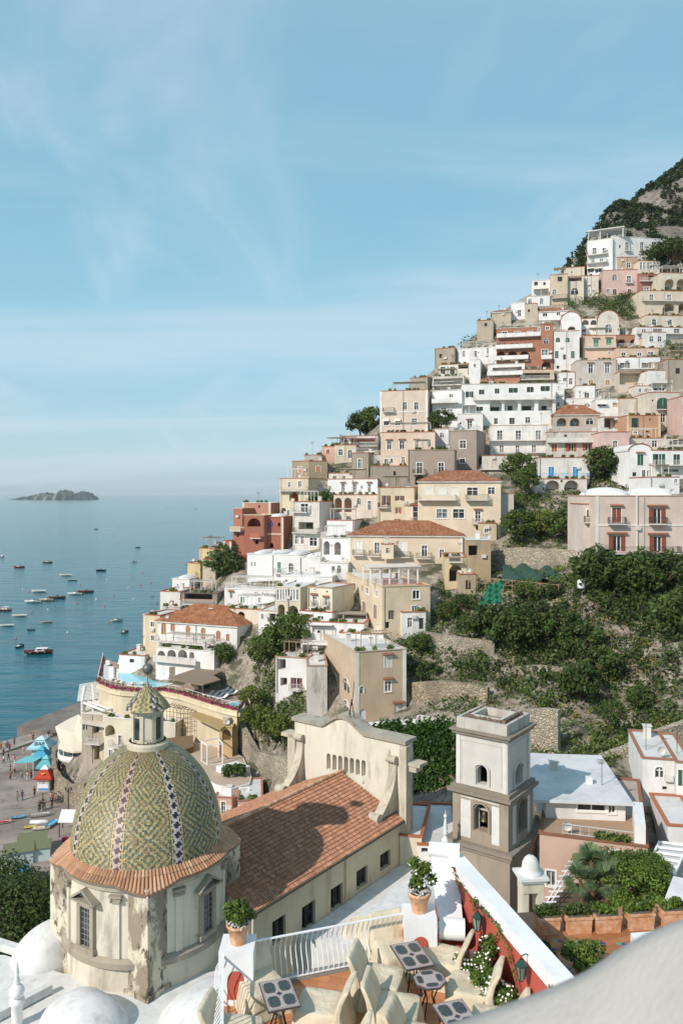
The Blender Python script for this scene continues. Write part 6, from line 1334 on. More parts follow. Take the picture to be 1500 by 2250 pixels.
m=MB();WL_=Wall(*Wp_.p(0,0)[:2],(-Wp_.n[0],-Wp_.n[1]),(-Wp_.d[0],-Wp_.d[1]));railing(m,[WL_.p(0,ztp+.13,-.1),WL_.p(18,ztp+.13,-.1)],1.0,.18);railing(m,[Wp_.p(.1,ztp+.13,-.1),Wp_.p(wp_*.7,ztp+.13,-.1)],1.0,.18);m.build('railing',plain('d8d4cc',.5),PERG)
# ---------------- houses right of the tower
R(940,1540,2.679)
PH=H('long salmon house with white framed windows behind the palm garden',655,1290,822,1230,'cda58a',[('w',898,34,50,[1098]),('w',918,48,34,[1240]),('w',1045,90,52,[722])],Y=62.5,a=-18,dep=15,ground=False,dirt=.12,trim='8a5c44',roofcol='b5a08c',down=6)
Wz_,wz_,zbz,ztz,_=root_info[PH.name]
m=MB();railing(m,[Wz_.p(wz_*.22,ztz+.1,-.3),Wz_.p(wz_*.88,ztz+.1,-.3)],.8,.6,.04,.05);m.build('railing',plain('c9c9c6',.4),PH)
m=MB();Wz_.slab(m,.1,wz_-.1,ztz-.02,ztz+.012,-6,-.2);m.build('terrace_floor',plain('a3886e',.9),PH)
m=MB();Wz_.slab(m,wz_*.885,wz_*.985,ztz,ztz+1.6,-5,-.2);m.build('white_stair_wall',plaster('e8e5de',.15),PH)
WH=H('white roof house with a long dark window and flower boxes on its terrace',690,1160,600,725,'dedad2',[('w',628,42,165,[960]),('w',640,44,38,[1080]),('w',572+14,44,120,[757])],Y=66.5,a=-6,dep=11,ground=False,dirt=.15,trim='8d7058',down=1,roofcol='d3d2cf')
Wy,wy,zby,zty,_=root_info[WH.name];m=MB();Wy.slab(m,-1.1,wy+.5,zty+.14,zty+.34,-11.5,.7);m.build('roof_slab',plaster('d0d0ce',.3),WH)
m=MB();Wy.slab(m,wy*.62,wy*.7,zty+.34,zty+.9,-4,-3.4);m.build('chimney',plaster('e2ded6',.2),WH)
R(1380,1600,5.62)
H('white house with an arched window and tile edged roof at the right edge',170,590,385,980,'e6e3dc',[('a',545,130,110,[382],'6a6a62'),('v',742,44,40,[445]),('a',920,100,80,[447])],Y=74,a=-12,dep=9,ground=False,dirt=.2,trim='9a6a50',down=6)
H('white house with green shutters cut by the right edge of the view',590,800,430,1000,'e6e3dc',[('s',615,200,110,[665],GREEN)],Y=72.5,a=-12,dep=9,ground=False,dirt=.2,trim='9a6a50',down=6)
H('white flat roofed shed with an orange tile edge near the glass pergola',480,900,1215,1430,'e0dcd4',[('v',1310,20,20,[640])],Y=66,a=-10,dep=7,ground=False,dirt=.3,trim='b06a45',down=6)
gp=thing('glass_pergola','white beamed pergola with translucent panels on the right edge','pergola',P(1450,1920,52));m=MB()
cs=[PZ(*q,27.2)for q in((1447,1850),(1510,1856),(1476,1934),(1415,1920))]
for i in range(7):t=i/6;m.bar(cs[0].lerp(cs[3],t),cs[1].lerp(cs[2],t),.12,.16)
for a,b in((0,3),(1,2)):m.bar(cs[a],cs[b],.14,.2)
for k in(2,3):m.bar(cs[k]-Vector((0,0,4)),cs[k],.16)
m.build('beams',plain('eceae6',.6),gp);m=MB();m.prism([(v.x,v.y)for v in cs][::-1],27.0,27.05);m.build('panels',plain('b5b8b8',.4),gp)
H('near white roofed house with a tile coping at the right edge',720,1060,1660,2150,'dedcd8',[],Y=47,a=6,dep=7,ground=False,dirt=.2,trim='b5694a',down=5)if False else None
m=MB();q=poly_z([(1445,2010),(1478,1925),(1530,1935),(1530,2010)],29);m.prism(q[::-1],24,29);mesh1('white_roof_house',m,plaster('dedcd8',.25),'plain white flat roof beside the palm garden at the right edge','roof')
iw=thing('ivy_wall','tall wall completely covered in dark green ivy left of the bell tower','ivy wall',P(930,1800,84))
ip=[P(812,1598,92),P(1010,1590,82)];m=MB();a,b=ip;n=Vector((-(b-a).y,(b-a).x,0)).normalized()
m.hexa([(a.x,a.y,15),(b.x,b.y,15),(b.x+n.x,b.y+n.y,15),(a.x+n.x,a.y+n.y,15),(a.x,a.y,a.z),(b.x,b.y,b.z),(b.x+n.x,b.y+n.y,b.z),(a.x+n.x,a.y+n.y,a.z)]);m.build('wall',stone('8a7d68',1.5),iw)
rs2=np.random.default_rng(8);k=1500;t=rs2 .uniform(0,1,k);zz=rs2 .uniform(0,1,k);C=np.c_[a.x+(b.x-a.x)*t-n.x*.25,a.y+(b.y-a.y)*t-n.y*.25,16+(np.interp(t,[0,1],[a.z,b.z])-15.6)*zz]
C+=rs2 .normal(size=C.shape)*.18;o3=np.array(TL[iw.name]);v,f,c=leaves(rs2,C-o3,30000,.26,.5,1.0,.2)
o=bpy.data.objects.new('ivy',np_mesh('ivy',v,f,leafmat('1f3312','3f5f22'),c));COL.objects.link(o);o.parent=iw
ribbon('low white parapet wall above the ivy with a stepped end',[(790,1590,1606,101),(850,1584,1600,97),(918,1582,1600,94)],plaster('e4dfd6',.3),.5,'white_wall')
# ================================================================ vegetation
def inpoly(P_,poly):
 x,y=P_[:,0],P_[:,1];c=np.zeros(len(x),bool);n=len(poly)
 for i in range(n):
  x1,y1=poly[i];x2,y2=poly[(i+1)%n];k=((y1>y)!=(y2>y))&(x<(x2-x1)*(y-y1)/(y2-y1+1e-9)+x1);c^=k
 return c
def scrub(name,label,polys,mat,seed,leaf=.3,per=26):
 rs_=np.random.default_rng(seed);allC=[];allR=[]
 for poly,n,r0,r1 in polys:
  pa=np.array(poly,float);lo,hi=pa.min(0),pa.max(0);q=rs_.uniform(lo,hi,(n*3,2));q=q[inpoly(q,poly)][:n]
  Y=raycast(q[:,0],q[:,1]);ok=~np.isnan(Y);q=q[ok];Y=Y[ok];x=(q[:,0]-750)/1750*Y;z=hgt(x,Y);r=rs_.uniform(r0,r1,len(x))*(.6+.8*rs_.random(len(x))**2)
  k=~blocked(x,Y,1.0);x,Y,z,r=x[k],Y[k],z[k],r[k]
  allC.append(np.c_[x,Y,z+r*.35]);allR.append(r)
 C=np.concatenate(allC);Rr=np.concatenate(allR);w_=np.clip((Rr**1.6*per).astype(int),6,400)
 parts=[];idx=np.repeat(np.arange(len(C)),w_);
 d=rs_.normal(size=(len(idx),3));d/=np.linalg.norm(d,axis=1)[:,None]
 lump=1+.35*np.sin(d[:,0]*5+idx)*np.cos(d[:,1]*6+idx*1.7)
 c=C[idx]+d*(Rr[idx]*rs_.uniform(.55,1.05,len(idx))*lump)[:,None]*np.array([1,1,.8])
 nn=d*.7+rs_.normal(size=d.shape)*.6+np.array([0,0,.4]);nn/=np.linalg.norm(nn,axis=1)[:,None]
 t=np.cross(nn,rs_.normal(size=d.shape));t/=np.linalg.norm(t,axis=1)[:,None]+1e-9;b=np.cross(nn,t);sz=leaf*rs_.uniform(.6,1.3,len(idx))[:,None]
 V=np.stack([c-t*sz*.8,c-b*sz*.45,c+t*sz*.8,c+b*sz*.45],1).reshape(-1,3);F=np.arange(4*len(idx)).reshape(-1,4)
 cc=np.clip(rs_.normal(.35,.15,len(idx))+rs_.uniform(-.28,.34,len(C))[idx],0,1)
 print(name,len(idx));o=bpy.data.objects.new(name,np_mesh(name,V,F,mat,np.repeat(cc,4)));COL.objects.link(o);struct(o,'stuff',label);return o
FOOT=[]
for nm,(W,w_,zb,zt,dep)in root_info.items():FOOT.append((W.o[0],W.o[1],W.d[0],W.d[1],w_,dep))
FOOT=np.array(FOOT)
def blocked(x,y,mrg):
 out=np.zeros(len(x),bool)
 for ox,oy,dx_,dy_,w_,dep in FOOT:
  u=(x-ox)*dx_+(y-oy)*dy_;v=-(x-ox)*dy_+(y-oy)*dx_
  out|=(u>-mrg*.3)&(u<w_+mrg*.3)&(v>-mrg*.6)&(v<dep)
 return out
box_=lambda a,b,c,d:[(a,b),(c,b),(c,d),(a,d)]
scrub('ravine_scrub','tangled dark green scrub covering the ravine slope',[([(1290,1240),(1500,1230),(1500,1430),(1420,1400),(1330,1360),(1285,1300)],330,.8,1.9),([(1020,690),(1045,745),(1000,775),(1080,745),(1110,700)],120,.7,1.5),([(1010,1345),(1100,1330),(1250,1340),(1250,1520),(1100,1530),(990,1470)],190,.6,1.6),([(1180,1330),(1330,1330),(1420,1420),(1400,1500),(1300,1570),(1180,1560)],170,.6,1.5),([(1130,1280),(1290,1280),(1280,1340),(1130,1340)],90,.5,1.2),([(1400,1470),(1500,1430),(1500,1600),(1380,1600)],70,.6,1.4)],LEAFC,11,.34)
scrub('slope_bushes','lighter green bushes and creepers on the terraced slope',[(box_(1000,1250,1290,1300),200,.5,1.2),(box_(1110,1090,1290,1220),240,.5,1.2),(box_(1120,1210,1280,1250),80,.3,.7),(box_(960,1280,1120,1400),200,.4,1.2),(box_(1000,1400,1450,1620),230,.4,1.1),([(1190,1690),(1300,1620),(1480,1560),(1500,1600),(1340,1690)],260,.4,1.0),(box_(925,1430,1060,1570),130,.4,1.0),(box_(1060,1560,1250,1680),120,.4,.9),(box_(880,1340,960,1480),110,.5,1.3),(box_(560,1470,680,1640),300,.5,1.3),(box_(590,1395,720,1450),160,.6,1.3)],LEAFA,12,.3)
scrub('dry_bushes','yellow and straw coloured dry bushes on the cliff',[(box_(1180,1330,1480,1640),220,.4,1.1),(box_(1000,1420,1200,1640),120,.3,.9),(box_(1060,1220,1280,1300),60,.3,.7)],LEAFY,13,.26)
scrub('town_greenery','small gardens and bushes growing between the houses',[(box_(1245,652,1430,700),170,1.0,2.4),([(1000,770),(1045,700),(1110,700),(1110,745),(1030,790)],160,.8,1.8),(box_(1430,760,1500,830),60,.8,1.6),(box_(1130,1010,1180,1120),90,.7,1.6),(box_(1290,1010,1400,1080),80,.6,1.5),([(620,1060),(1480,620),(1500,900),(1300,1100),(1000,1180),(760,1440),(420,1460),(420,1260)],420,.4,1.1),(box_(340,1300,480,1400),90,.5,1.1),(box_(230,1380,330,1460),90,.4,.9),(box_(1180,1060,1290,1110),60,.5,1.0)],LEAFA,14,.34)
# --- tree and bush prototypes
def tree_proto(name,label,cat,h,r,shape,mat,seed,nl=2600,leaf=.28,trunk='5a4a3a',ncl=26):
 rs_=np.random.default_rng(seed);t=thing(name,label,cat,(0,0,0));R_=random.Random(seed);ncl=int(ncl*1.6);C=[];m=MB()
 fork=h*.42 if shape!='umbrella' else h*.68
 m.tube([(0,0,-1.2),(.1*r,.05*r,fork*.5),(0,.08*r,fork)],[h*.035+.06,h*.028+.05,h*.022+.04],8)
 for i in range(ncl):
  a=R_.uniform(0,2*pi);q=sqrt(R_.random())
  if shape=='umbrella':x,y,z=r*q*cos(a),r*q*sin(a),h*(.93-.12*q*q)+R_.uniform(-.05,.05)*h
  elif shape=='cone':zf=R_.random();x,y,z=r*(1-zf)*q*cos(a),r*(1-zf)*q*sin(a),h*(.15+.8*zf)
  else:u=R_.uniform(-.9,1);s_=sqrt(max(0,1-u*u));x,y,z=r*s_*(.55+.45*q)*cos(a),r*s_*(.55+.45*q)*sin(a),h*.62+h*.34*u
  C.append((x,y,z))
  if i%3==0:m.tube([(0,.05*r,fork*.9),(x*.5,y*.5,(fork+z)/2+.05*h),(x*.95,y*.95,z)],[h*.014+.03,h*.009+.02,.015],5)
 m.build('trunk',plain(trunk,.9,0,.6,8,.25),t)
 C=np.array(C);v,f,c=leaves(rs_,C,nl,leaf,rs_.uniform(.22,.42,len(C))*r,.8,.5)
 o=bpy.data.objects.new('crown',np_mesh('crown',v,f,mat,c));COL.objects.link(o);o.parent=t;return t
used_tree={}
def put(proto,loc,s,label,rz=None,name=None):
 if proto.name not in used_tree:
  used_tree[proto.name]=1;o=proto;o.location=loc;o.scale=(s,s,s);o.rotation_euler=(0,0,rz if rz is not None else rnd.uniform(0,6));o['label']=label;return o
 return copy_tree(proto,loc,rz if rz is not None else rnd.uniform(0,6),s,label)
TB=[tree_proto('broadleaf_tree','x','tree',6,2.9,'round',LEAFA,21),tree_proto('broadleaf_tree','x','tree',5,2.6,'round',LEAFC,22,2800),tree_proto('lemon_tree','x','tree',3.6,1.9,'round',LEAFB,23,2000,.22)]
TU=tree_proto('umbrella_pine','x','pine tree',12,6.5,'umbrella',LEAFC,24,5200,.42,'6a5240',44)
TPN=tree_proto('pine_tree','x','pine tree',7,3.6,'round',LEAFC,27,15000,.13,'5a4636',60)
TCy=tree_proto('conifer','x','conifer',9,3.0,'cone',LEAFC,25,3000,.4,'4a3c30',40)
def T(kind,px,py,s,label,Y=None,dz=-.3):
 if Y is None:
  Y=raycast(px,py)[0]
  if np.isnan(Y):Y=Yf(px,py)
 p=P(px,py,Y);return put(kind,(p.x,p.y,p.z+dz),s,label)
T(TU,1482,640,1.25,'wide umbrella pine rising at the top right edge beside the white hotel',246)
T(TCy,1275,600,.85,'dark conifer behind the cream ridge houses below the mountain',262)
T(TB[1],790,962,1.45,'dark round tree on the skyline above the pergola restaurant',222);T(TB[0],820,955,1.3,'pale green tree on the skyline beside the pink beige house',220)
T(TB[1],757,1032,1.35,'dark green tree beside the tall brown stone house',200);T(TB[1],970,948,1.1,'dark clipped tree between white hotel wing and taupe block',196)
T(TB[0],1325,1058,1.25,'leafy tree in front of the bright pink house, left one',166);T(TB[1],1345,1062,1.35,'tall dark tree in front of the bright pink house, middle one',165);T(TB[1],1375,1062,1.15,'dark tree beside the white house with the curved parapet',164)
T(TB[0],1140,1068,1.2,'round green tree right of the large yellow house',170);T(TB[0],1155,1085,.9,'bushy tree lower right of the large yellow house',162)
T(TB[1],492,1282,1.5,'dark ivy covered tree below the red house at the sea side',168);T(TB[0],505,1262,1.2,'green tree under the red house with the vine',172)
T(TB[2],1195,1185,1.5,'gnarled orchard tree on the terrace under the blue door house');T(TB[1],1240,1195,1.25,'dark round tree by the garden shed left of the pink beige villa');T(TB[0],1143,1197,1.1,'small bushy tree on the grass terrace right of the yellow house')
for i,(x,y,s,l)in enumerate([(1310,1300,2.0,'big dark tree below the left corner of the pink beige villa'),(1350,1310,1.8,'spreading tree under the arch of the pink beige villa'),(1410,1310,2.0,'large tree in front of the pink beige villa terrace'),(1462,1320,2.1,'tall tree at the right edge below the pink beige villa'),(1490,1400,1.9,'dark tree on the cliff at the right edge'),(1075,1420,1.9,'large dark tree in the middle of the ravine, left one'),(1130,1440,2.0,'large dark tree in the middle of the ravine, right one'),(1180,1400,1.6,'leafy tree right of the two large ravine trees'),(1230,1420,1.7,'green tree above the yellow flowered bushes'),(1275,1450,1.6,'tree half way up the cliff left of the pale rock face'),(1320,1500,1.5,'round tree below the pale rock face'),(1275,1540,1.5,'dark round tree standing over the lower cliff'),(1345,1600,1.1,'narrow dark tree low on the cliff'),(1405,1560,1.3,'light green tree above the stone path'),(1160,1330,1.4,'tree beside the wooden fence on the terrace'),(1210,1320,1.2,'small tree between the two wooden fences'),(1040,1390,1.2,'small round tree beside the wooden steps'),(1015,1340,1.1,'bare branched tree on the vegetable terrace'),(985,1370,1.2,'tree behind the laundry yard'),(940,1500,1.3,'dark tree right of the tan ochre house'),(925,1440,1.2,'tree behind the tan ochre house roof')]):
 T(TB[1 if i<12 else i%2],x,y,s*(.66 if i<12 else.5),l)
for i,(x,y,s,l)in enumerate([(560,1600,1.1,'lemon tree over the curved stone wall, leftmost of three'),(590,1615,1.2,'lemon tree over the curved stone wall, middle of three'),(625,1625,1.1,'lemon tree over the curved stone wall, rightmost of three'),(550,1550,1.0,'leafy tree beside the small corner pool'),(640,1440,1.3,'broad bushy tree above the pool wall garden'),(610,1450,1.1,'dense tree left of the open column stair house'),(575,1465,1.0,'small tree over the flowering hedge by the pool wall'),(492,1462,.75,'leafy climber tree at the corner of the white villa')]):
 T(TB[2]if i<4 else TB[0],x,y,s*.9,l,{0:118,1:115,2:112,3:122}.get(i))
T(TB[1],716,1140,1.25,'dark purple green bougainvillea tree beside the pink arches',174)
for px,py,Y,s,l in[(20,2080,62,1.25,'big green pine crown at the lower left edge'),(62,2040,66,1.1,'pine crown rising beside the left dome pier'),(95,1990,72,.95,'pine crown behind the left dome pier'),(-20,2010,70,1.2,'dark pine crown cut by the left edge')]:
 p=P(px,py,Y);put(TPN,(p.x,p.y,p.z-5),s*1.1,l)
 # --- palm garden right of the tower
gz_=26.0
m=MB();q=poly_z([(1200,2040),(1190,1985),(1260,1940),(1440,1945),(1470,2040)],gz_);m.prism(q[::-1],20,gz_);struct(m.build('garden_ground',plain('5a4c3a',.95,0,.5,3,.3)))
def palm(px,py,s,label):
 p=PZ(px,py,gz_);t=thing('palm',label,'palm',p);m=MB();m.tube([p,p+Vector((.1,0,1.1*s)),p+Vector((0,.1,2.2*s))],[.16*s,.13*s,.12*s],8);m.build('trunk',plain('6a5138',.95,0,.9,12,.3),t)
 V=[];F=[];C=[];R_=random.Random(int(px));top=p+Vector((0,.1,2.2*s))-Vector(p)
 for k in range(26):
  a=R_.uniform(0,2*pi);el=R_.uniform(-.5,1.3);d=Vector((cos(a)*cos(el),sin(a)*cos(el),sin(el)));st=top+d*.55*s;side=d.cross(Vector((0,0,1))).normalized();up=side.cross(d)
  for j in range(15):
   b=(j-7)/7*1.25;dd=(d*cos(b)+side*sin(b));Ln=.95*s*(1-.18*abs(b));e=st+dd*Ln+Vector((0,0,-.16*s));n_=dd.cross(up)*.035*s;bse=len(V);V+=[tuple(st-n_*.4),tuple(st+dd*Ln*.5+n_),tuple(e),tuple(st+dd*Ln*.5-n_)];F.append((bse,bse+1,bse+2,bse+3));C+=[R_.uniform(.2,.7)]*4
 o=bpy.data.objects.new('fronds',np_mesh('fronds',np.array(V),np.array(F),leafmat('2c4024','71835a'),np.array(C)));COL.objects.link(o);o.parent=t
palm(1275,2005,1.0,'fan palm at the left end of the palm garden');palm(1300,1975,1.15,'tallest fan palm in the palm garden');palm(1330,2010,1.05,'fan palm in front of the garden shrubs');palm(1345,1985,.95,'fan palm behind the front palms')
LEAFD=leafmat('2d4219','667c32')
TG=tree_proto('garden_shrub','x','shrub',3.4,2.1,'round',LEAFD,31,5200,.13)
for px,py,s,l in[(1400,2012,1.0,'bright green shrub right of the palms'),(1430,1990,.85,'bright green shrub near the glass pergola'),(1385,1975,.9,'shrub behind the bright green shrub'),(1340,1955,.8,'white flowering shrub against the salmon wall'),(1300,1950,.7,'shrub by the white trellis'),(1420,1960,.8,'shrub under the salmon wall windows')]:put(TG,PZ(px,py,gz_),s,l)
tl=thing('white_trellis','leaning white wooden trellis in front of the salmon house','trellis',PZ(1230,1990,gz_));a,b=PZ(1205,2002,gz_)+Vector((0,0,.6)),PZ(1262,1940,gz_)+Vector((0,0,1.6));m=MB()
for k in(-.15,.15):m.bar(a+Vector((k,0,0)),b+Vector((k,0,0)),.07)
for k in range(9):p=a.lerp(b,k/8);m.bar(p-Vector((.5,0,0)),p+Vector((.5,0,.05)),.08)
m.bar(a-Vector((0,0,1.2)),a,.1);m.build('slats',plain('e8e6e2',.6),tl)
# --- dry stone terraces, cliff walls, fences
ribbon('dry stone terrace wall with grass tufts below the orchard',[(1095,1205,1238,136),(1150,1203,1240,133),(1210,1206,1240,130),(1275,1210,1242,127)],ST2,.7)
ribbon('upper dry stone terrace wall under the arched ground floor',[(1165,1108,1120,160),(1230,1106,1122,160),(1290,1108,1122,158)],ST2,.7)
ribbon('dry stone wall between the two wooden fences',[(1160,1345,1372,None),(1215,1352,1378,None),(1285,1350,1380,None)],ST2,.7)
ribbon('pale rubble wall under the vegetable terrace',[(925,1388,1425,None),(975,1396,1440,None),(1030,1404,1446,None),(1085,1410,1440,None)],ST2,.8)
ribbon('ivy grown stone wall right of the tan ochre house',[(900,1500,1535,None),(960,1496,1540,None),(1020,1502,1545,None),(1070,1512,1545,None)],ST1,.8)
ribbon('long dry stone wall crossing the middle of the ravine',[(1100,1470,1492,None),(1180,1462,1488,None),(1260,1470,1495,None)],ST2,.7)
ribbon('broad stone wall behind the bell tower top',[(1060,1560,1590,93),(1130,1562,1640,91),(1190,1558,1680,89),(1225,1562,1680,88)],ST2,.9)
ribbon('sloping stone wall of the path at the lower right',[(1215,1672,1700,84),(1300,1668,1695,84),(1380,1640,1690,84),(1440,1610,1672,85),(1510,1585,1660,86)],ST2,.8)
ribbon('white plastered path wall left of the bell tower',[(915,1572,1588,96),(960,1580,1592,94),(1005,1590,1600,92)],plaster('cfc6b4',.6),.6,'path_wall')
ribbon('arched white path wall right of the bell tower',[(1160,1655,1672,84),(1185,1668,1688,82),(1215,1680,1700,81)],plaster('d3cbbb',.6),.6,'path_wall')
WOOD=plain('8f7d64',.9)
def fence(label,a,b,n):
 t=thing('wooden_fence',label,'fence',a);a=Vector(a);b=Vector(b)
 for i in range(n+1):p=a.lerp(b,i/n);m=MB();m.bar(p-Vector((0,0,.8)),p+Vector((0,0,1.15)),.12);m.build('post',WOOD,t)
 for i in range(n):
  p,q=a.lerp(b,i/n),a.lerp(b,(i+1)/n);m=MB();m.bar(p+Vector((0,0,1.0)),q+Vector((0,0,1.0)),.09);m.bar(p+Vector((0,0,.15)),q+Vector((0,0,.15)),.08);m.bar(p+Vector((0,0,.15)),q+Vector((0,0,1.0)),.07);m.bar(p+Vector((0,0,1.0)),q+Vector((0,0,.15)),.07);m.build('cross_rails',WOOD,t)
fence('long wooden fence of crossed rails above the orchard netting',P(1028,1280,124),P(1226,1300,118),10)
fence('lower wooden fence of crossed rails over the ravine',P(1172,1362,113),P(1272,1368,111),6)
fence('wooden fence of crossed rails along the vegetable terrace',P(1035,1358,117),P(1110,1366,114),5)
def cloth(label,quad,mat,n=16,amp=.35,name='netting',cat='netting',seed=0):
 m=MB();A_,B_,C_,D_=[Vector(q)for q in quad];nn=(B_-A_).cross(D_-A_).normalized()
 for j in range(n+1):
  for i in range(n+1):
   p=A_.lerp(B_,i/n).lerp(D_.lerp(C_,i/n),j/n);m.v.append(tuple(p+nn*amp*(sin(i*1.1+j*.4+seed)+.6*sin(j*1.3-i*.5+seed))));
 for j in range(n):
  for i in range(n):a=j*(n+1)+i;m.f.append((a,a+1,a+n+2,a+n+1))
 return mesh1(name,m,mat,label,cat,True)
GN=plain('1d6a50',.7);GN2=plain('274436',.8)
cloth('bright green netting hanging on the orchard fence',[P(1050,1335,117),P(1098,1325,116),P(1106,1275,117),P(1072,1285,118)],GN)
cloth('wide dark green shade netting stretched over the lemon orchard',[P(1095,1275,126),P(1275,1282,120),P(1270,1243,132),P(1110,1238,136)],GN2,20,.5,seed=2)
tank=thing('water_tank','white round water tanks below the corner of the pink beige villa','water tank',P(1276,1290,116));m=MB();c=P(1276,1292,115);m.lathe(c,[(.5,0),(.55,.1),(.55,1.0),(.4,1.2),(.1,1.3)],20);m.build('tank',plain('e2e4e4',.4),tank,True)
m=MB();c=P(905+30,1275,1)
# ================================================================ foreground terrace
FZ=45.0
def tilefloor(name,c1,c2,sc,accents,rot):
 m,nt,b=newmat(name);v=pos(nt,(1,1,1),(0,0,rot));br=N(nt,'ShaderNodeTexBrick');br.offset=.5;br.inputs['Scale'].default_value=1
 br.inputs['Brick Width'].default_value=sc;br.inputs['Row Height'].default_value=sc*.5;br.inputs['Mortar Size'].default_value=.004;br.inputs['Mortar'].default_value=(.16,.09,.05,1)
 br.inputs['Color1'].default_value=srgb(c1);br.inputs['Color2'].default_value=srgb(c2);L(nt,v,br.inputs['Vector'])
 c=mixc_(nt,maprange(nt,noise(nt,2.2,5,.6,v),.35,.7,0,.35),br.outputs[0],(.30,.13,.055))
 L(nt,c,b.inputs['Base Color']);b.inputs['Roughness'].default_value=.45;return m
floor_px=[(440,2300),(545,2186),(694,2152),(820,2120),(892,2102),(1000,2080),(1090,2200),(1300,2700),(440,2700)]
def W2(px,py,z):p=PZ(px,py,z);return(p.x,p.y)
t1=thing('hotel_terrace','small hotel terrace paved in terracotta with blue and green insets','terrace',(0.5,15,FZ))
fl=[(-2.9,11),(-2.45,15.9),(-1.9,16.0),(1.3,17.15),(2.4,18.7),(2.62,18.5),(4.7,11)]
m=MB();m.prism(fl[::-1],FZ-.5,FZ);m.build('tile_floor',tilefloor('terrace_tiles','c98a5c','b5744a',.42,1,radians(14)),t1)
m=MB();m.prism([(x*1.02,y+.12)for x,y in fl][::-1],FZ-2.2,FZ-.5);m.prism([(-2.45,16.0),(-1.85,16.0),(1.45,17.15),(1.35,17.35),(-1.95,16.2)],FZ-.6,FZ+.06);m.build('kerb',plaster('9b978c',.5,3),t1)
r_=math.radians(14);ins={0:MB(),1:MB()}
for i in range(-8,9):
 for j in range(-8,9):
  u,v=i*.63,j*.42+(i%2)*.21;x=.6+u*cos(r_)+v*sin(r_);y=14.6-u*sin(r_)*0+u*sin(-r_)+v*cos(r_)
  if-2.1<x<3.2 and 11.5<y<16.0+x*.3 and x<2.4+(18.5-y)*.25:ins[(i+j)%2].obox((x,y),.045,.045,FZ-.01,FZ+.004,-r_)
ins[0].build('blue_inset_tiles',plain('263a78',.3,0,0,20,.3),t1);ins[1].build('green_inset_tiles',plain('4fa08c',.3,0,0,20,.3),t1)
WP=plaster('ecebe8',.10,2.0);REDM=plaster('c8431a',.14,2.0)
def pillar(px0,px1,Y0,Y1,label):
 x0,x1=(px0-750)/1750*Y0,(px1-750)/1750*Y0;t=thing('terrace_pillar',label,'pillar',((x0+x1)/2,Y0,FZ));m=MB();m.box(x0,x1,Y0,Y1,FZ-.1,FZ+1.05);m.build('pillar_block',WP,t)
 for side in(0,1):
  m=MB();n=10;w_=(x1-x0)*.24 if side==0 else(Y1-Y0)*.26;c_=(x0+x1)/2 if side==0 else(Y0+Y1)/2;pr=[(c_-w_,FZ+.12)]+[(c_-w_*cos(pi*i/n),FZ+.52+w_*1.0*sin(pi*i/n))for i in range(n+1)]+[(c_+w_,FZ+.12)]
  m.add([(a,Y0-.004,b)if side==0 else(x0-.004,a,b)for a,b in pr]+[(a,Y0+.02,b)if side==0 else(x0+.02,a,b)for a,b in pr],[tuple(range(len(pr)))]+[(i,i+1,len(pr)+i+1,len(pr)+i)for i in range(len(pr)-1)]);m.build('red_niche_panel',REDM,t)
 return(x0+x1)/2,(Y0+Y1)/2
PL=pillar(480,556,15.55,16.2,'white pillar with a red niche carrying the left flower pot');PR_=pillar(888,960,16.75,17.4,'white pillar with red niches carrying the right flower pot')
def belly_rail(label,a,b,outward,n):
 t=thing('balcony_railing',label,'railing',((a[0]+b[0])/2,(a[1]+b[1])/2,FZ));a=Vector((*a,0));b=Vector((*b,0));o=Vector((*outward,0)).normalized()
 m=MB();m.bar(a+Vector((0,0,FZ+.98)),b+Vector((0,0,FZ+.98)),.05,.022);m.bar(a+Vector((0,0,FZ+.10)),b+Vector((0,0,FZ+.10)),.035,.02);m.build('rails',plain('e9e8e6',.4),t)
 for i in range(n+1):
  p=a.lerp(b,i/n);m=MB();pts=[]
  for k in range(11):s=k/10;off=.17*sin(pi*min(1,(1-s)*1.15))**1.6*(1-s*.25)-.02*sin(pi*s*2);pts.append(p+o*off+Vector((0,0,FZ+.10+.88*s)))
  m.tube(pts,.011,5);m.build('baluster',plain('e9e8e6',.4),t)
belly_rail('white railing of bulging bars between the two pot pillars',(-1.85,16.02),(1.32,17.12),(-.32,.95),30)
belly_rail('white railing of bulging bars running towards the viewer at the left',(-2.32,15.6),(-1.95,13.0),(-1,-.12),22)
# --- red wall with white coping and scroll
rw=thing('red_wall','deep red wall with a white sloping coping and a large white scroll','wall',(3.2,16,FZ))
I0,I1=Vector((2.5,18.4)),Vector((4.16,12.0));dW=(I1-I0).normalized();nW=Vector((-dW.y,dW.x))
m=MB()
q=[I0+nW*.04,I1+nW*.04,I1+nW*.30,I0+nW*.30];m.prism([(v.x,v.y)for v in q],FZ-.8,FZ+1.42);m.build('wall_body',REDM,rw)
m=MB();q=[I0-nW*.02-dW*.1,I1-nW*.02,I1+nW*.35,I0+nW*.35-dW*.1];m.prism([(v.x,v.y)for v in q],FZ+1.42,FZ+1.6);q=[I0-nW*.0-dW*.1,I1-nW*.0,I1+nW*.32,I0+nW*.32-dW*.1];m.prism([(v.x,v.y)for v in q],FZ+1.30,FZ+1.42);m.build('coping',WP,rw)
m=MB();prf=[]
for i in range(17):t=i/16;prf.append((18.55-1.35*t**1.1-.02,FZ+1.66-.92*t**.72+.10*sin(pi*t)*0-.12*sin(pi*t)))
x0,x1=2.08,2.72
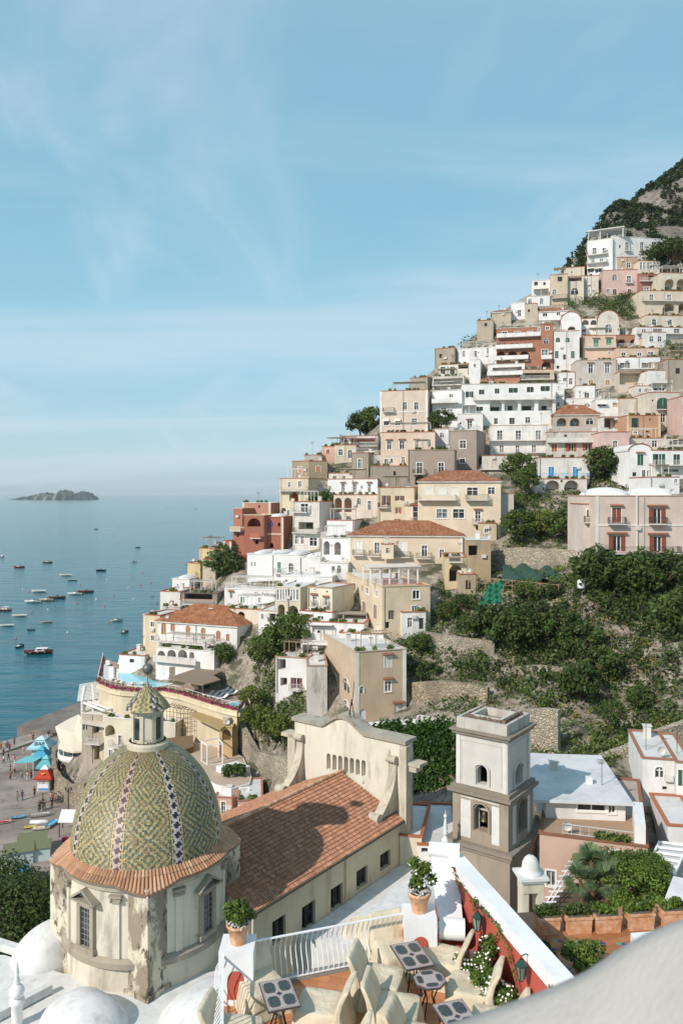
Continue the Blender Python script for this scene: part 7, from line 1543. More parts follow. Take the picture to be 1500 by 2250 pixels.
for(y0,z0),(y1,z1)in zip(prf[:-1],prf[1:]):
 e0=(18.5-y0)*.04;x2=x1-(18.5-y0)*.08;m.hexa([(x0+e0,y1,z1-.07),(x2,y1,z1-.07),(x2,y0,z0-.07),(x0+e0,y0,z0-.07),(x0+e0,y1,z1),(x2,y1,z1),(x2,y0,z0),(x0+e0,y0,z0)])
m.tube([(2.05,18.62,FZ+1.70),(2.74,18.5,FZ+1.70)],.165,24);m.tube([(2.10,17.13,FZ+.66),(2.64,17.06,FZ+.66)],.22,28);m.tube([(2.06,17.14,FZ+.66),(2.12,17.13,FZ+.66)],.12,20);m.box(2.38,2.80,16.45,16.85,FZ,FZ+.36);m.build('scroll',WP,rw,False)
m=MB()
for(y0,z0),(y1,z1)in zip(prf[:-1],prf[1:]):m.hexa([(x0+.09,y1,FZ-.4),(x1-.12,y1,FZ-.4),(x1-.12,y0,FZ-.4),(x0+.09,y0,FZ-.4),(x0+.09,y1,z1-.075),(x1-.12,y1,z1-.075),(x1-.12,y0,z0-.075),(x0+.09,y0,z0-.075)])
m.build('red_scroll_side',REDM,rw)
def wl(px,py):
 q_=(px-750)/1750;I=I0;u=(I.x-q_*I.y)/(q_*dW.y-dW.x);t=I.y+u*dW.y;return Vector((I.x+u*dW.x,t,CZ-(py-PYH)/FOC*t))
for k,(px,py,lb)in enumerate([(1064,2022,'green metal wall lantern on the red wall near the scroll'),(1162,2128,'green metal wall lantern on the red wall nearer the viewer')]):
 p=wl(px,py)-Vector((nW.x,nW.y,0))*.16;t=thing('wall_lantern',lb,'lantern',p);G_=plain('2f4f44',.45,.5);z=p.z
 m=MB();m.lathe((p.x,p.y,z),[(.03,.20),(.05,.17),(.11,.10),(.115,.08)],6);m.lathe((p.x,p.y,z),[(.05,-.20),(.06,-.17)],6)
 for i in range(6):a=2*pi*i/6;m.bar((p.x+.105*cos(a),p.y+.105*sin(a),z+.08),(p.x+.06*cos(a),p.y+.06*sin(a),z-.17),.012)
 m.tube([(p.x,p.y,z+.2),(p.x,p.y,z+.26),(p.x+nW.x*.1,p.y+nW.y*.1,z+.28),(p.x+nW.x*.2,p.y+nW.y*.2,z+.18)],.012,6);m.build('frame',G_,t)
 m=MB();m.lathe((p.x,p.y,z),[(.055,-.165),(.098,.075)],6);m.build('glass_panes',glass('7c8a82',.1),t)
 # --- mosaic tables
TOPM=plain('a8a196',.5,0,0,20,.1);PNK=plain('8a6a72',.4,0,0,20,.15)
m_,nt,b=newmat('mosaic_dark');v_=N(nt,'ShaderNodeTexVoronoi');v_.inputs['Scale'].default_value=60;L(nt,pos(nt),v_.inputs[0]);sp=N(nt,'ShaderNodeSeparateColor');L(nt,v_.outputs['Color'],sp.inputs[0])
L(nt,mixc_(nt,sp.outputs[0],(.012,.022,.026),(.075,.095,.08)),b.inputs['Base Color']);b.inputs['Roughness'].default_value=.3;MOS=m_
def table(label,c,rz,w_=.30,l_=.45,octo=False):
 t=thing('mosaic_table',label,'table',(*c,FZ));z=FZ+.74;ca,sa=cos(rz),sin(rz);tp=lambda x,y,zz=z:(c[0]+x*ca-y*sa,c[1]+x*sa+y*ca,zz)
 def flat(pts,z0,z1,mat,name,par):mm=MB();mm.prism([tp(*q)[:2]for q in pts],z0,z1);return mm.build(name,mat,par)
 if octo:out=[(.32*cos(pi/8+k*pi/4),.32*sin(pi/8+k*pi/4))for k in range(8)]
 else:out=[(-w_,-l_),(w_,-l_),(w_,l_),(-w_,l_)]
 sc=lambda k_:[(x*k_ if octo else x-math.copysign(k_,x),y*k_ if octo else y-math.copysign(k_,y))for x,y in out]
 top=flat(out,z-.035,z,plain('4a4244',.5),'table_top',t)
 flat(sc(.95)if octo else sc(.015),z,z+.003,TOPM,'stone_border',top);flat(sc(.90)if octo else sc(.035),z+.003,z+.005,PNK,'pink_line',top);flat(sc(.86)if octo else sc(.045),z+.005,z+.007,TOPM,'stone_field',top)
 if octo:pcs=[(.19*cos(k*pi/2+pi/8*0),.19*sin(k*pi/2))for k in range(4)];pw,ph=.085,.05
 else:pcs=[(sx*w_*.47,sy*l_*.47)for sx in(-1,1)for sy in(-1,1)];pw,ph=w_*.33,l_*.34
 for i,(x,y)in enumerate(pcs):
  if octo and i%2==0:pw_,ph_=.05,.11
  elif octo:pw_,ph_=.11,.05
  else:pw_,ph_=pw,ph
  o_=[(-.6,-1),(.6,-1),(1,-.6),(1,.6),(.6,1),(-.6,1),(-1,.6),(-1,-.6)]
  flat([(x+a*(pw_+.012),y+b_*(ph_+.012))for a,b_ in o_],z+.007,z+.009,PNK,'pink_line',top);flat([(x+a*pw_,y+b_*ph_)for a,b_ in o_],z+.009,z+.011,MOS,'dark_inlay',top)
 if not octo:flat([(0,-.07),(.07,0),(0,.07),(-.07,0)],z+.007,z+.009,PNK,'pink_line',top);flat([(0,-.045),(.045,0),(0,.045),(-.045,0)],z+.009,z+.011,plain('1d2a4a',.3),'blue_inlay',top)
 m=MB();s=.16
 for sx,sy in((-1,-1),(1,-1),(1,1),(-1,1)):m.tube([tp(sx*s,sy*s,FZ),tp(sx*s*.4,sy*s*.4,FZ+.4),tp(sx*s*.9,sy*s*.9,z-.035)],.014,6)
 m.build('iron_legs',plain('1f1c1a',.5,.5),t)
RT=radians(-17)
table('mosaic table under the right pot pillar',(1.41,16.0),-RT*0+radians(17));table('mosaic table at the left railing',(-1.15,14.75),radians(17));table('small octagonal mosaic table',(1.68,15.2),radians(10),octo=True);table('mosaic table nearest to the rose bush',(2.05,14.1),radians(17))
# --- covered chairs
CLO,nt,b=newmat('cream_canvas');L(nt,mixc_(nt,maprange(nt,noise(nt,3,5,.6,pos(nt)),.3,.7),srgb('c2b498'),srgb('d6cab0')),b.inputs['Base Color']);b.inputs['Roughness'].default_value=.9
fo=noise(nt,5,3,.5,pos(nt,(1,1,.28)),.6);bump(nt,b,fo,.7,.05)
def chair_mesh(seed):
 R_=random.Random(seed);ph=R_.uniform(0,6);m=MB();n=40
 def loft(rings,close=True):
  b=len(m.v)
  for(cx,cy,z,hx,hy,e,amp)in rings:
   for k in range(n):
    t=2*pi*k/n;c,s=cos(t),sin(t);x=hx*math.copysign(abs(c)**e,c);y=hy*math.copysign(abs(s)**e,s)
    f=1+amp*(sin(t*7+ph+z*1.5)+.6*sin(t*13+ph*2));m.v.append((cx+x*f,cy+y*f,z+.3*amp*sin(t*9+ph)*(z>.3)))
  for i in range(len(rings)-1):
   for k in range(n):k2=(k+1)%n;m.f.append((b+i*n+k,b+i*n+k2,b+(i+1)*n+k2,b+(i+1)*n+k))
  m.f.append(tuple(b+(len(rings)-1)*n+k for k in range(n)))
 q=.26
 loft([(0,.02,0,.42,.46,q,.045),(0,.02,.12,.39,.43,q,.035),(0,.01,.28,.355,.39,q,.022),(0,0,.40,.335,.37,q,.012),(0,0,.47,.325,.36,q,.006),(0,0,.485,.31,.345,q,.004),(0,0,.475,.2,.2,.5,.004),(0,-.02,.45,.08,.08,1,0)])
 loft([(0,.44,0,.42,.14,q,.05),(0,.40,.3,.37,.10,q,.035),(0,.40,.5,.345,.065,q,.02),(0,.45,.70,.335,.05,q,.012),(0,.52,.86,.32,.045,q,.008),(0,.555,.925,.31,.04,q,.005),(0,.56,.935,.29,.028,q,.003),(0,.56,.937,.12,.012,1,0)])
 return m
CH=[('cream covered chair tucked left of the table under the right pillar',.80,15.75,74),('cream covered chair in the middle of the left row, behind the octagonal table',1.05,14.85,78),('cream covered chair nearest the viewer in the left row',1.42,13.95,72),('cream covered chair against the white pillar with red niches',2.05,16.5,-112),('cream covered chair between the scroll block and octagonal table',2.48,15.5,-108),('cream covered chair beside the rose bush',2.75,14.45,-104),('cream covered chair turned away against the left railing',-1.85,14.2,80),('cream covered chair behind the left mosaic table',-1.55,15.55,30),('cream covered chair right of the left mosaic table',-.42,14.95,-104),('cream covered chair cut off by the bottom edge of the view',-.15,13.75,-100),('cream covered chair at the far side of the table under the right pillar',1.15,16.75,20)]
for i,(lb,x,y,rz)in enumerate(CH):
 m=chair_mesh(i);o=m.build('covered_chair',CLO,None,True,Vector((0,0,0)));o.location=(x,y,FZ);o.rotation_euler=(0,0,radians(rz));tag(o,lb,'chair','cream covered chairs on the terrace')
 o.scale=(1.18,1.1,1.0)
 # --- pots and plants
TC1,nt,b=newmat('clay');L(nt,mixc_(nt,maprange(nt,noise(nt,6,5,.65,pos(nt)),.35,.7),srgb('c08658'),srgb('dcb493')),b.inputs['Base Color']);b.inputs['Roughness'].default_value=.9;bump(nt,b,noise(nt,14,4,.6,pos(nt)),.4,.02)
FLW=plain('f0ede4',.7)
def flowers(parent,C,r,n,name,mat,seed):
 rs_=np.random.default_rng(seed);m=MB()
 for k in range(n):
  c=C[rs_.integers(0,len(C))];d=rs_.normal(size=3);d/=np.linalg.norm(d);R_=r[0]if hasattr(r,'__len__')else r;p=np.array(c)+d*R_*rs_.uniform(.9,1.12);s=rs_.uniform(.018,.034);m.sphere(p,s,6,4,.8)
 o_=m.build(name,mat,parent,True);struct(o_,'stuff');return o_
def potplant(label,c,s,seed,tall=0):
 t=thing('potted_plant',label,'potted plant',(c[0],c[1],FZ+1.05));z=FZ+1.05;m=MB();m.lathe((c[0],c[1],z),[(.15*s,0),(.19*s,.2*s),(.235*s,.36*s),(.25*s,.37*s),(.255*s,.43*s),(.215*s,.43*s),(.2*s,.36*s)],28);m.build('pot',TC1,t,True)
 rs_=np.random.default_rng(seed);o3=np.array(TL[t.name]);C=np.array([[c[0]+rs_.normal()*.12,c[1]+rs_.normal()*.10,z+.6*s+rs_.uniform(-.06,.22+tall)]for _ in range(11)])
 v,f,cc=leaves(rs_,C-o3,1500,.05,.13,1,.4);o=bpy.data.objects.new('foliage',np_mesh('foliage',v,f,LEAFD,cc));COL.objects.link(o);o.parent=t
 C2=[(c[0]+.16*cos(a),c[1]+.16*sin(a),z+.44*s)for a in np.linspace(0,6,9)];flowers(t,C2,.07,170,'white_blossoms',plain('b9b4ac',.8),seed);
 if tall:flowers(t,C,.13,30,'white_flowers',FLW,seed+1)
potplant('terracotta pot of green shrub and pale blossoms on the left pillar',PL,.92,41);potplant('terracotta pot of white flowering shrub on the right pillar',PR_,1.0,42,.22)
rb=thing('rose_bush','white rose bush spreading against the red wall','rose bush',(3.0,14.6,FZ));rs_=np.random.default_rng(50);C=[];o3=np.array(TL[rb.name])
for(px,py,z_,n_)in[(1150,2235,.35,6),(1110,2200,.4,6),(1075,2165,.5,6),(1062,2120,.6,5),(1120,2180,.5,5),(1160,2215,.45,4),(1066,2085,.85,3),(1040,2140,.4,4),(1020,2105,.45,2),(1185,2245,.4,4),(1100,2250,.3,5)]:
 for _ in range(n_):p=PZ(px+rs_.normal()*14,py+rs_.normal()*9,FZ+z_);C.append((p.x,p.y,p.z))
C=np.array(C);v,f,cc=leaves(rs_,C-o3,11000,.05,.15,1,.3);o=bpy.data.objects.new('foliage',np_mesh('foliage',v,f,LEAFD,cc));COL.objects.link(o);o.parent=rb
flowers(rb,C,.16,520,'white_roses',FLW,51)
m=MB()
for k in range(7):p=Vector(C[k*8]);m.tube([(p.x,p.y+.1,FZ),p],[.02,.012],5)
m.build('stems',plain('5a4a35',.9),rb)
for k,(pts,lb)in enumerate([([(1085,2150),(1070,2080),(1055,2020),(1040,1975),(1010,1935),(1000,1905)],'thin climbing vine rising over the scroll'),([(1075,2140),(1085,2070),(1105,2040),(1080,2010),(1052,1985),(1050,1975)],'leafy climbing vine between the two lanterns'),([(1150,2190),(1130,2120),(1118,2075),(1095,2035)],'reddish climbing vine beside the nearer lantern'),([(1240,2220),(1225,2190),(1215,2165)],'short flowering vine near the end of the red wall')]):
 P3=[wl(*q)-Vector((nW.x,nW.y,0))*.06 for q in pts];t=thing('climbing_vine',lb,'vine',P3[0]);m=MB();m.tube(P3,.01,5);m.build('stem',plain('6a5138',.9),t)
 pp=[];[pp.extend([tuple(a.lerp(b,i/8))for i in range(8)])for a,b in zip(P3[:-1],P3[1:])];v,f,cc=leaves(np.random.default_rng(60+k),np.array(pp)-np.array(TL[t.name]),26*len(P3),.045,.06,1,.2);o=bpy.data.objects.new('foliage',np_mesh('foliage',v,f,leafmat('4a4a20','8a7a3c')if k!=1 else LEAFD,cc));COL.objects.link(o);o.parent=t
 # --- second terrace with planter boxes
F2Z=44.6;t2=thing('planter_terrace','terracotta paved terrace with blue insets behind the red wall','terrace',(6,17.5,F2Z))
fl2=[(3.0,19.6),(3.05,17.6),(4.3,12.5),(9.5,12.5),(9.5,20.4)];m=MB();m.prism(fl2,F2Z-.5,F2Z);m.build('tile_floor',tilefloor('terrace_tiles_two','b07a56','9a6340',.42,1,radians(-20)),t2)
m=MB();m.prism([(x+.0,y+.02)for x,y in fl2],F2Z-3,F2Z-.5);m.build('kerb',plaster('c9c4b8',.4,2),t2)
ins={0:MB(),1:MB()};r_=radians(-30)
for i in range(-9,10):
 for j in range(-9,10):
  u,v=i*.44,j*.40+(i%2)*.2;x=6+u*cos(r_)-v*sin(r_);y=16.6+u*sin(r_)+v*cos(r_)
  if 3.4<x<9 and 13<y<18.6:ins[0].obox((x,y),.055,.05,F2Z-.01,F2Z+.004,r_);ins[1].obox((x-.11,y+.03),.055,.05,F2Z-.01,F2Z+.004,r_)
ins[0].build('blue_inset_tiles',plain('263a78',.3,0,0,20,.3),t2);ins[1].build('green_inset_tiles',plain('4fa08c',.3,0,0,20,.3),t2)
for i,(x0,x1,yb,lb)in enumerate([(1184,1236,2056,'shaded terracotta planter box leftmost in the row'),(1246,1306,2054,'terracotta planter box with dark leaves, second from the left'),(1309,1370,2052,'terracotta planter box with a white crusted side, third from the left'),(1381,1443,2046,'terracotta planter box with white pebbles, fourth from the left'),(1456,1515,2040,'terracotta planter box cut by the right edge')]):
 a,b=PZ(x0,yb,F2Z),PZ(x1-5,yb-3,F2Z);t=thing('planter_box',lb,'planter',(a+b)/2);dd=(b-a);nn=Vector((-dd.y,dd.x,0)).normalized()*.36;m=MB();up=Vector((0,0,.33));e=dd.normalized()*.03
 m.hexa([a+e,b-e,b-e+nn,a+e+nn,a+up,b+up,b+up+nn,a+up+nn]);m.hexa([a+up-e*.5-nn*.05,b+up+e*.5-nn*.05,b+up+nn*1.05+e*.5,a+up+nn*1.05-e*.5,a+up*1.14-e*.5-nn*.05,b+up*1.14+e*.5-nn*.05,b+up*1.14+nn*1.05+e*.5,a+up*1.14+nn*1.05-e*.5]);m.build('clay_trough',TC1,t)
 m=MB();m.hexa([a+e*1.5+up*1.142+nn*.1,b-e*1.5+up*1.142+nn*.1,b-e*1.5+up*1.142+nn*.9,a+e*1.5+up*1.142+nn*.9]+[q+Vector((0,0,.01))for q in(a+e*1.5+up*1.142+nn*.1,b-e*1.5+up*1.142+nn*.1,b-e*1.5+up*1.142+nn*.9,a+e*1.5+up*1.142+nn*.9)]);m.build('soil',plain('6a5f52',.95,0,1,30,.5),t)
 C=np.array([list(a.lerp(b,(k+.5)/7)+nn*.5+up*1.25+Vector((0,0,rnd.uniform(0,.16))))for k in range(7)]);v,f,cc=leaves(np.random.default_rng(70+i),C-np.array(TL[t.name]),620,.055,.12,1,.3);o=bpy.data.objects.new('foliage',np_mesh('foliage',v,f,LEAFC if i in(0,1)else LEAFD,cc));COL.objects.link(o);o.parent=t
p=PZ(1285,2150,F2Z);t=thing('round_shrub','bushy shrub with small pale flowers on the tiled terrace behind the red wall','shrub',p);C=np.array([[p.x+rnd.gauss(0,.2),p.y+rnd.gauss(0,.16),F2Z+.3+rnd.uniform(-.1,.35)]for _ in range(20)]);v,f,cc=leaves(np.random.default_rng(80),C-np.array(TL[t.name]),3200,.05,.17,1,.3);o=bpy.data.objects.new('foliage',np_mesh('foliage',v,f,LEAFD,cc));COL.objects.link(o);o.parent=t
m=MB();m.lathe((p.x,p.y,F2Z),[(.16,0),(.22,.25),(.2,.25)],16);m.build('pot',TC1,t)
hedge([PZ(x,y,F2Z+.25)for x,y in((1190,2075),(1210,2110),(1235,2150),(1262,2185))],.16,1500,.05,LEAFA,'edge_plants',None,'row of small dry plants along the back of the white coping','plants',81)
m=MB();q=[W2(*s,45.3)for s in((1384,2050),(1560,2036),(1560,2120),(1412,2090))];m.prism(q[::-1],44.5,45.3);mesh1('white_parapet',m,WP,'white corner parapet at the right edge of the tiled terrace','parapet')
# --- the viewpoint's own parapet, close to the lens
m=MB();rid=[(930,2300),(1000,2270),(1070,2247),(1140,2222),(1188,2205),(1248,2181),(1308,2155),(1356,2124),(1404,2093),(1452,2066),(1500,2047),(1600,2010),(1750,1985)]
rows_=[]
for i,(px,py)in enumerate(rid):
 Y=2.0-.035*i;p=P(px,py,Y);rows_.append([p+Vector((0,.16,-1.6)),p+Vector((0,.14,-.12)),p+Vector((0,.09,-.035)),p,p+Vector((0,-.1,-.0)),p+Vector((0,-.35,-.02)),p+Vector((0,-.7,-.06)),p+Vector((0,-.85,-.12)),p+Vector((0,-.88,-1.6))])
for r__ in rows_:m.v+=[tuple(v)for v in r__]
for i in range(len(rows_)-1):
 for k in range(8):a=i*9+k;m.f.append((a,a+1,a+10,a+9))
mesh1('near_parapet',m,plaster('bab1a5',.14,6),'smooth pale curved parapet close to the viewer at the lower right','parapet',True)
# ================================================================ people
def skinned(name,verts,edges,rads,root,parent,mat,sub=1):
 me=bpy.data.meshes.new(name);me.from_pydata(verts,edges,[]);o=bpy.data.objects.new(name,me);COL.objects.link(o)
 sk=o.modifiers.new('s','SKIN');me.skin_vertices.new()if not me.skin_vertices else None
 for i,r in enumerate(rads):me.skin_vertices[0].data[i].radius=(r,r)if not hasattr(r,'__len__')else r;me.skin_vertices[0].data[i].use_root=(i==root)
 sb=o.modifiers.new('b','SUBSURF');sb.levels=sub;sb.render_levels=sub
 dg=bpy.context.evaluated_depsgraph_get();m2=bpy.data.meshes.new_from_object(o.evaluated_get(dg));m2 .name=name;bpy.data.objects.remove(o);m2 .materials.clear();m2 .materials.append(mat)
 m2 .polygons.foreach_set('use_smooth',[True]*len(m2 .polygons));o=bpy.data.objects.new(name,m2);COL.objects.link(o)
 if parent:o.parent=parent
 return o
def person_proto(pose,seed):
 """one standing, one walking, one sitting figure; facing -y, feet at z=0"""
 t=thing('person','x','person',(0,0,0));st=.0 if pose=='stand' else.22
 V=[(0,0,.95),(0,0,1.12),(0,-.01,1.32),(0,0,1.46),(0,-.01,1.54),(0,-.02,1.64),(0,-.01,1.72)];E=[(0,1),(1,2),(2,3),(3,4),(4,5),(5,6)];Rr=[(.15,.11),(.13,.10),(.16,.11),(.07,.06),(.055,.055),(.085,.1),(.06,.07)]
 for s in(-1,1):
  b=len(V);sw=st*s
  V+=[(s*.19,0,1.41),(s*.23,.02+sw*.3,1.13),(s*.24,-.08+sw*.6,.90),(s*.24,-.12+sw*.7,.80)];E+=[(3,b),(b,b+1),(b+1,b+2),(b+2,b+3)];Rr+=[.055,.042,.034,.03]
  for f_ in range(4):k=len(V);V.append((s*(.225+.012*f_),-.15+sw*.7-.008*f_,.725+.012*abs(f_-1.5)));E.append((b+3,k));Rr.append(.010)
  k=len(V);V.append((s*.21,-.17+sw*.7,.77));E.append((b+3,k));Rr.append(.010)
  b=len(V);V+=[(s*.10,0,.86),(s*.11,-sw*.6-.01,.48),(s*.11,-sw*1.0+.02*(st>0),.09),(s*.115,-sw*1.0-.15,.04)];E+=[(0,b),(b,b+1),(b+1,b+2),(b+2,b+3)];Rr+=[(.09,.09),.058,.042,.035]
 body=skinned('body',V,E,Rr,0,t,plain('c08a6c',.7))
 Vs=[(0,0,.92),(0,0,1.12),(0,-.01,1.32),(0,0,1.43)];Es=[(0,1),(1,2),(2,3)];Rs=[(.175,.135),(.155,.125),(.185,.135),(.10,.09)]
 for s in(-1,1):b=len(Vs);Vs+=[(s*.19,0,1.41),(s*.22,.02+st*s*.2,1.22)];Es+=[(3,b),(b,b+1)];Rs+=[.075,.06]
 shirt=skinned('shirt',Vs,Es,Rs,0,t,plain('cfcfcf',.9))
 Vt=[(0,0,.96)];Et=[];Rt=[(.165,.13)]
 for s in(-1,1):b=len(Vt);sw=st*s;Vt+=[(s*.10,0,.84),(s*.11,-sw*.6-.01,.48),(s*.11,-sw*.95,.14)];Et+=[(0,b),(b,b+1),(b+1,b+2)];Rt+=[(.105,.105),.075,.06]
 tr_=skinned('trousers',Vt,Et,Rt,0,t,plain('2f3440',.9))
 m=MB();m.sphere((0,.01,1.69),.108,12,8,1.0);m.lathe((0,.03,1.55),[(.07,0),(.1,.1)],10);m.build('hair',plain('2a1d15',.8),t,True)
 return t
PP={'stand':person_proto('stand',1),'walk':person_proto('walk',2)}
first={'stand':True,'walk':True}
CLOTH={'white':'dedbd4','black':'1e1e20','navy':'26314a','blue':'3f6f9c','red':'9c2f2c','green':'2f6b45','grey':'7d7c7a','pink':'c98a96','khaki':'8a7c5c','denim':'4a5f7c','orange':'b5682f','light blue':'8fb2c8','beige':'b8a688','yellow':'c9a83a'}
def person(kind,p,rz,top,bot,where,s=1.0):
 o=PP[kind];lb='person in %s top and %s trousers %s'%(top,bot,where)
 if first[kind]:first[kind]=False;o.location=p;o.rotation_euler=(0,0,rz);o['label']=lb
 else:o=copy_tree(o,p,rz,None,lb)
 o.scale=(s,s,s);o['group']='people on the beach and quay'
 for c in o.children:
  n=c.name.split('.')[0]
  if n in('shirt','trousers'):
   c.data=c.data.copy();c.data.materials.clear();c.data.materials.append(plain(CLOTH[top if n=='shirt' else bot],.9))
def bz(x,y):return float(beach_h(np.array(x),np.array(y)))
def onbeach(zx,zy):
 px,py=zx/5.77,1560+zy/5.77;z=1.6
 for _ in range(4):p=PZ(px,py,z);z=bz(p.x,p.y)
 p=PZ(px,py,z);return Vector((p.x,p.y,p.z))
for(zx,zy,k,rz,a,b,w_)in[(225,1160,'walk',2.8,'grey','denim','left one of the pair walking mid beach'),(287,1145,'walk',2.8,'navy','navy','right one of the pair walking mid beach'),(440,1100,'stand',1,'black','black','standing in front of the red kiosk'),(545,1185,'walk',2,'green','black','walking right of the red kiosk'),(650,1170,'stand',0,'pink','denim','at the left end of the queue'),(672,1165,'stand',1,'beige','khaki','second in the queue'),(700,1180,'stand',2,'khaki','black','third in the queue'),(722,1185,'stand',3,'grey','denim','fourth in the queue'),(745,1160,'stand',4,'white','navy','fifth in the queue'),(765,1175,'stand',5,'light blue','denim','last in the queue'),(660,1245,'stand',1,'black','black','standing alone above the beached boats'),(510,1275,'stand',1,'navy','black','behind the upturned boats, left one'),(540,1275,'stand',2,'black','navy','behind the upturned boats, middle one'),(568,1270,'stand',0,'green','green','behind the upturned boats, right one'),(495,1300,'stand',1,'green','green','crouched figure left of the white upturned boats'),(355,895,'stand',1,'white','white','in a white dress left of the red kiosk'),(400,880,'stand',1,'red','black','beside the white dress'),(280,890,'walk',1,'light blue','denim','walking toward the turquoise kiosk'),(135,890,'stand',1,'orange','black','standing at left with a bag'),(135,800,'stand',2,'black','black','standing behind the orange topped person'),(188,850,'walk',1,'black','grey','walking across the open sand at left'),(185,680,'walk',.5,'pink','white','walking near the sea wall'),(110,650,'walk',1,'black','navy','left of the pink topped walker'),(50,680,'walk',2,'white','navy','at the left edge near the wall'),(48,595,'stand',1,'black','black','at the left edge by the low wall'),(302,565,'stand',1,'white','white','all in white standing alone near the quay'),(125,520,'stand',1,'red','black','in the crowd at the sea wall, right one'),(100,500,'stand',1,'blue','denim','in the crowd at the sea wall, middle one'),(80,480,'stand',1,'white','grey','in the crowd at the sea wall, left one'),(185,445,'stand',1,'grey','black','sitting on the sea wall left of the quay'),(15,520,'stand',1,'orange','khaki','at the far left edge beside the sea wall'),(400,400,'stand',0,'pink','beige','resting on the low wall below the quay'),(425,398,'stand',0,'navy','black','leaning on the low wall below the quay'),(615,360,'stand',1,'black','white','on the quay path, left of the pair'),(637,365,'stand',2,'navy','light blue','on the quay path, right of the pair'),(345,715,'stand',1,'light blue','white','beside the turquoise awning'),(785,790,'walk',1,'black','black','on the stone stair under the restaurant'),(935,965,'stand',1,'white','beige','on the upper stair landing, left one'),(975,970,'stand',1,'red','black','on the upper stair landing, right one')]:
 person(k,onbeach(zx,zy)if zx<780 else P(zx/5.77,1560+zy/5.77,141),rz,a,b,w_)
 # ---------------- kiosks and umbrellas on the beach
def kiosk(label,zx,zy,w_,h_,col,col2,wall,name='beach_kiosk',rz=0.0):
 p=onbeach(zx,zy);t=thing(name,label,'kiosk',p);m=MB();c=(p.x,p.y+w_)
 m.obox(c,w_*.8,w_*.8,p.z,p.z+h_,rz);m.build('booth',plain(wall,.7),t)
 m=MB();e=w_*1.18;a=[]
 for sx,sy in((-1,-1),(1,-1),(1,1),(-1,1)):x,y=sx*e,sy*e;a.append((c[0]+x*cos(rz)-y*sin(rz),c[1]+x*sin(rz)+y*cos(rz),p.z+h_))
 b_=[tuple(Vector(q).lerp(Vector((c[0],c[1],p.z+h_+1.9)),.62))for q in a];low=[(x,y,z-.35)for x,y,z in a]
 m.add(a+b_,[(i,(i+1)%4,4+(i+1)%4,4+i)for i in range(4)]);m.add(low+a,[(i,(i+1)%4,4+(i+1)%4,4+i)for i in range(4)]);rf=m.build('canopy',plain(col,.8),t)
 m=MB();b2=[tuple(Vector(q)+Vector((0,0,.12))+(Vector(q)-Vector((c[0],c[1],q[2])))*.25)for q in b_];m.add(b2+[(c[0],c[1],p.z+h_+1.95)],[(0,1,4),(1,2,4),(2,3,4),(3,0,4)]);m.build('canopy_top',plain(col2,.8),t)
 return t,p,c
K1,kp,kc=kiosk('red and white ticket kiosk on the beach with a price board',545,1040,1.35,2.5,'b03a24','e6e2da','c9c4ba')
m=MB();m.box(kc[0]-.95,kc[0]+.95,kp.y+.18,kp.y+.24,kp.z+.15,kp.z+2.2);bd=m.build('notice_board',plain('e4e6ea',.6),K1)
m=MB();m.box(kc[0]-.85,kc[0]+.85,kp.y+.14,kp.y+.17,kp.z+.25,kp.z+.6);m.build('blue_strip',plain('5a86b8',.6),K1)
for i in range(5):m=MB();m.box(kc[0]-.8+.34*i,kc[0]-.56+.34*i,kp.y+.14,kp.y+.17,kp.z+1.35+.1*(i%2),kp.z+1.9);m.build('poster',plain(['c9a08a','b5b58a','8aa0b5','c98a8a','d0c9b0'][i],.6),K1)
m=MB();m.lathe((kc[0],kc[1]-1.2,kp.z+3.15),[(.001,.02),(.32,.02),(.32,.06),(.001,.08)],16);[m.tube([(kc[0],kc[1]-1.2,kp.z+3.2),(kc[0]+.4*cos(a),kc[1]-1.2+.28*sin(a),kp.z+3.22)],.05,5)for a in np.linspace(0,2*pi,9)[:-1]];m.build('yellow_emblem',plain('d9b23a',.6),K1)
kiosk('small turquoise kiosk just behind the red and white one',560,880,1.25,2.3,'5ea6ac','7cbcc0','9ab5b5');K3,kp3,kc3=kiosk('bright blue kiosk in the middle of the row against the wall',500,760,1.4,2.3,'3f95b5','4aa3c0','a9b5b5')
K4,kp4,kc4=kiosk('pale blue bar kiosk with lettered canopy farthest along the wall',490,640,1.9,2.5,'9cc9cf','b8d5d8','a9c9cc');a=onbeach(490,640)
text('BAR',1.15,(kc4[0]+.1,kc4[1]-1.62,kp4 .z+3.22),(radians(44),0,0),plain('2a4658',.6),K4)
m=MB();p=onbeach(350,800);m.hexa([(p.x-2.2,p.y-1,p.z+2.2),(p.x+1.6,p.y-1,p.z+2.4),(p.x+2.4,p.y+2.2,p.z+2.5),(p.x-1.2,p.y+2.4,p.z+2.3),(p.x-2.2,p.y-1,p.z+2.28),(p.x+1.6,p.y-1,p.z+2.48),(p.x+2.4,p.y+2.2,p.z+2.58),(p.x-1.2,p.y+2.4,p.z+2.38)]);um=thing('sun_sail','square turquoise sun sail on poles left of the kiosks','sun sail',p);m.build('canvas',plain('6cb8bc',.8),um);m=MB()
for q in((-2.1,-1),(1.5,-1),(2.3,2.1),(-1.1,2.3)):m.bar((p.x+q[0],p.y+q[1],p.z),(p.x+q[0],p.y+q[1],p.z+2.3),.1)
m.build('poles',plain('d0ccc4',.6),um)
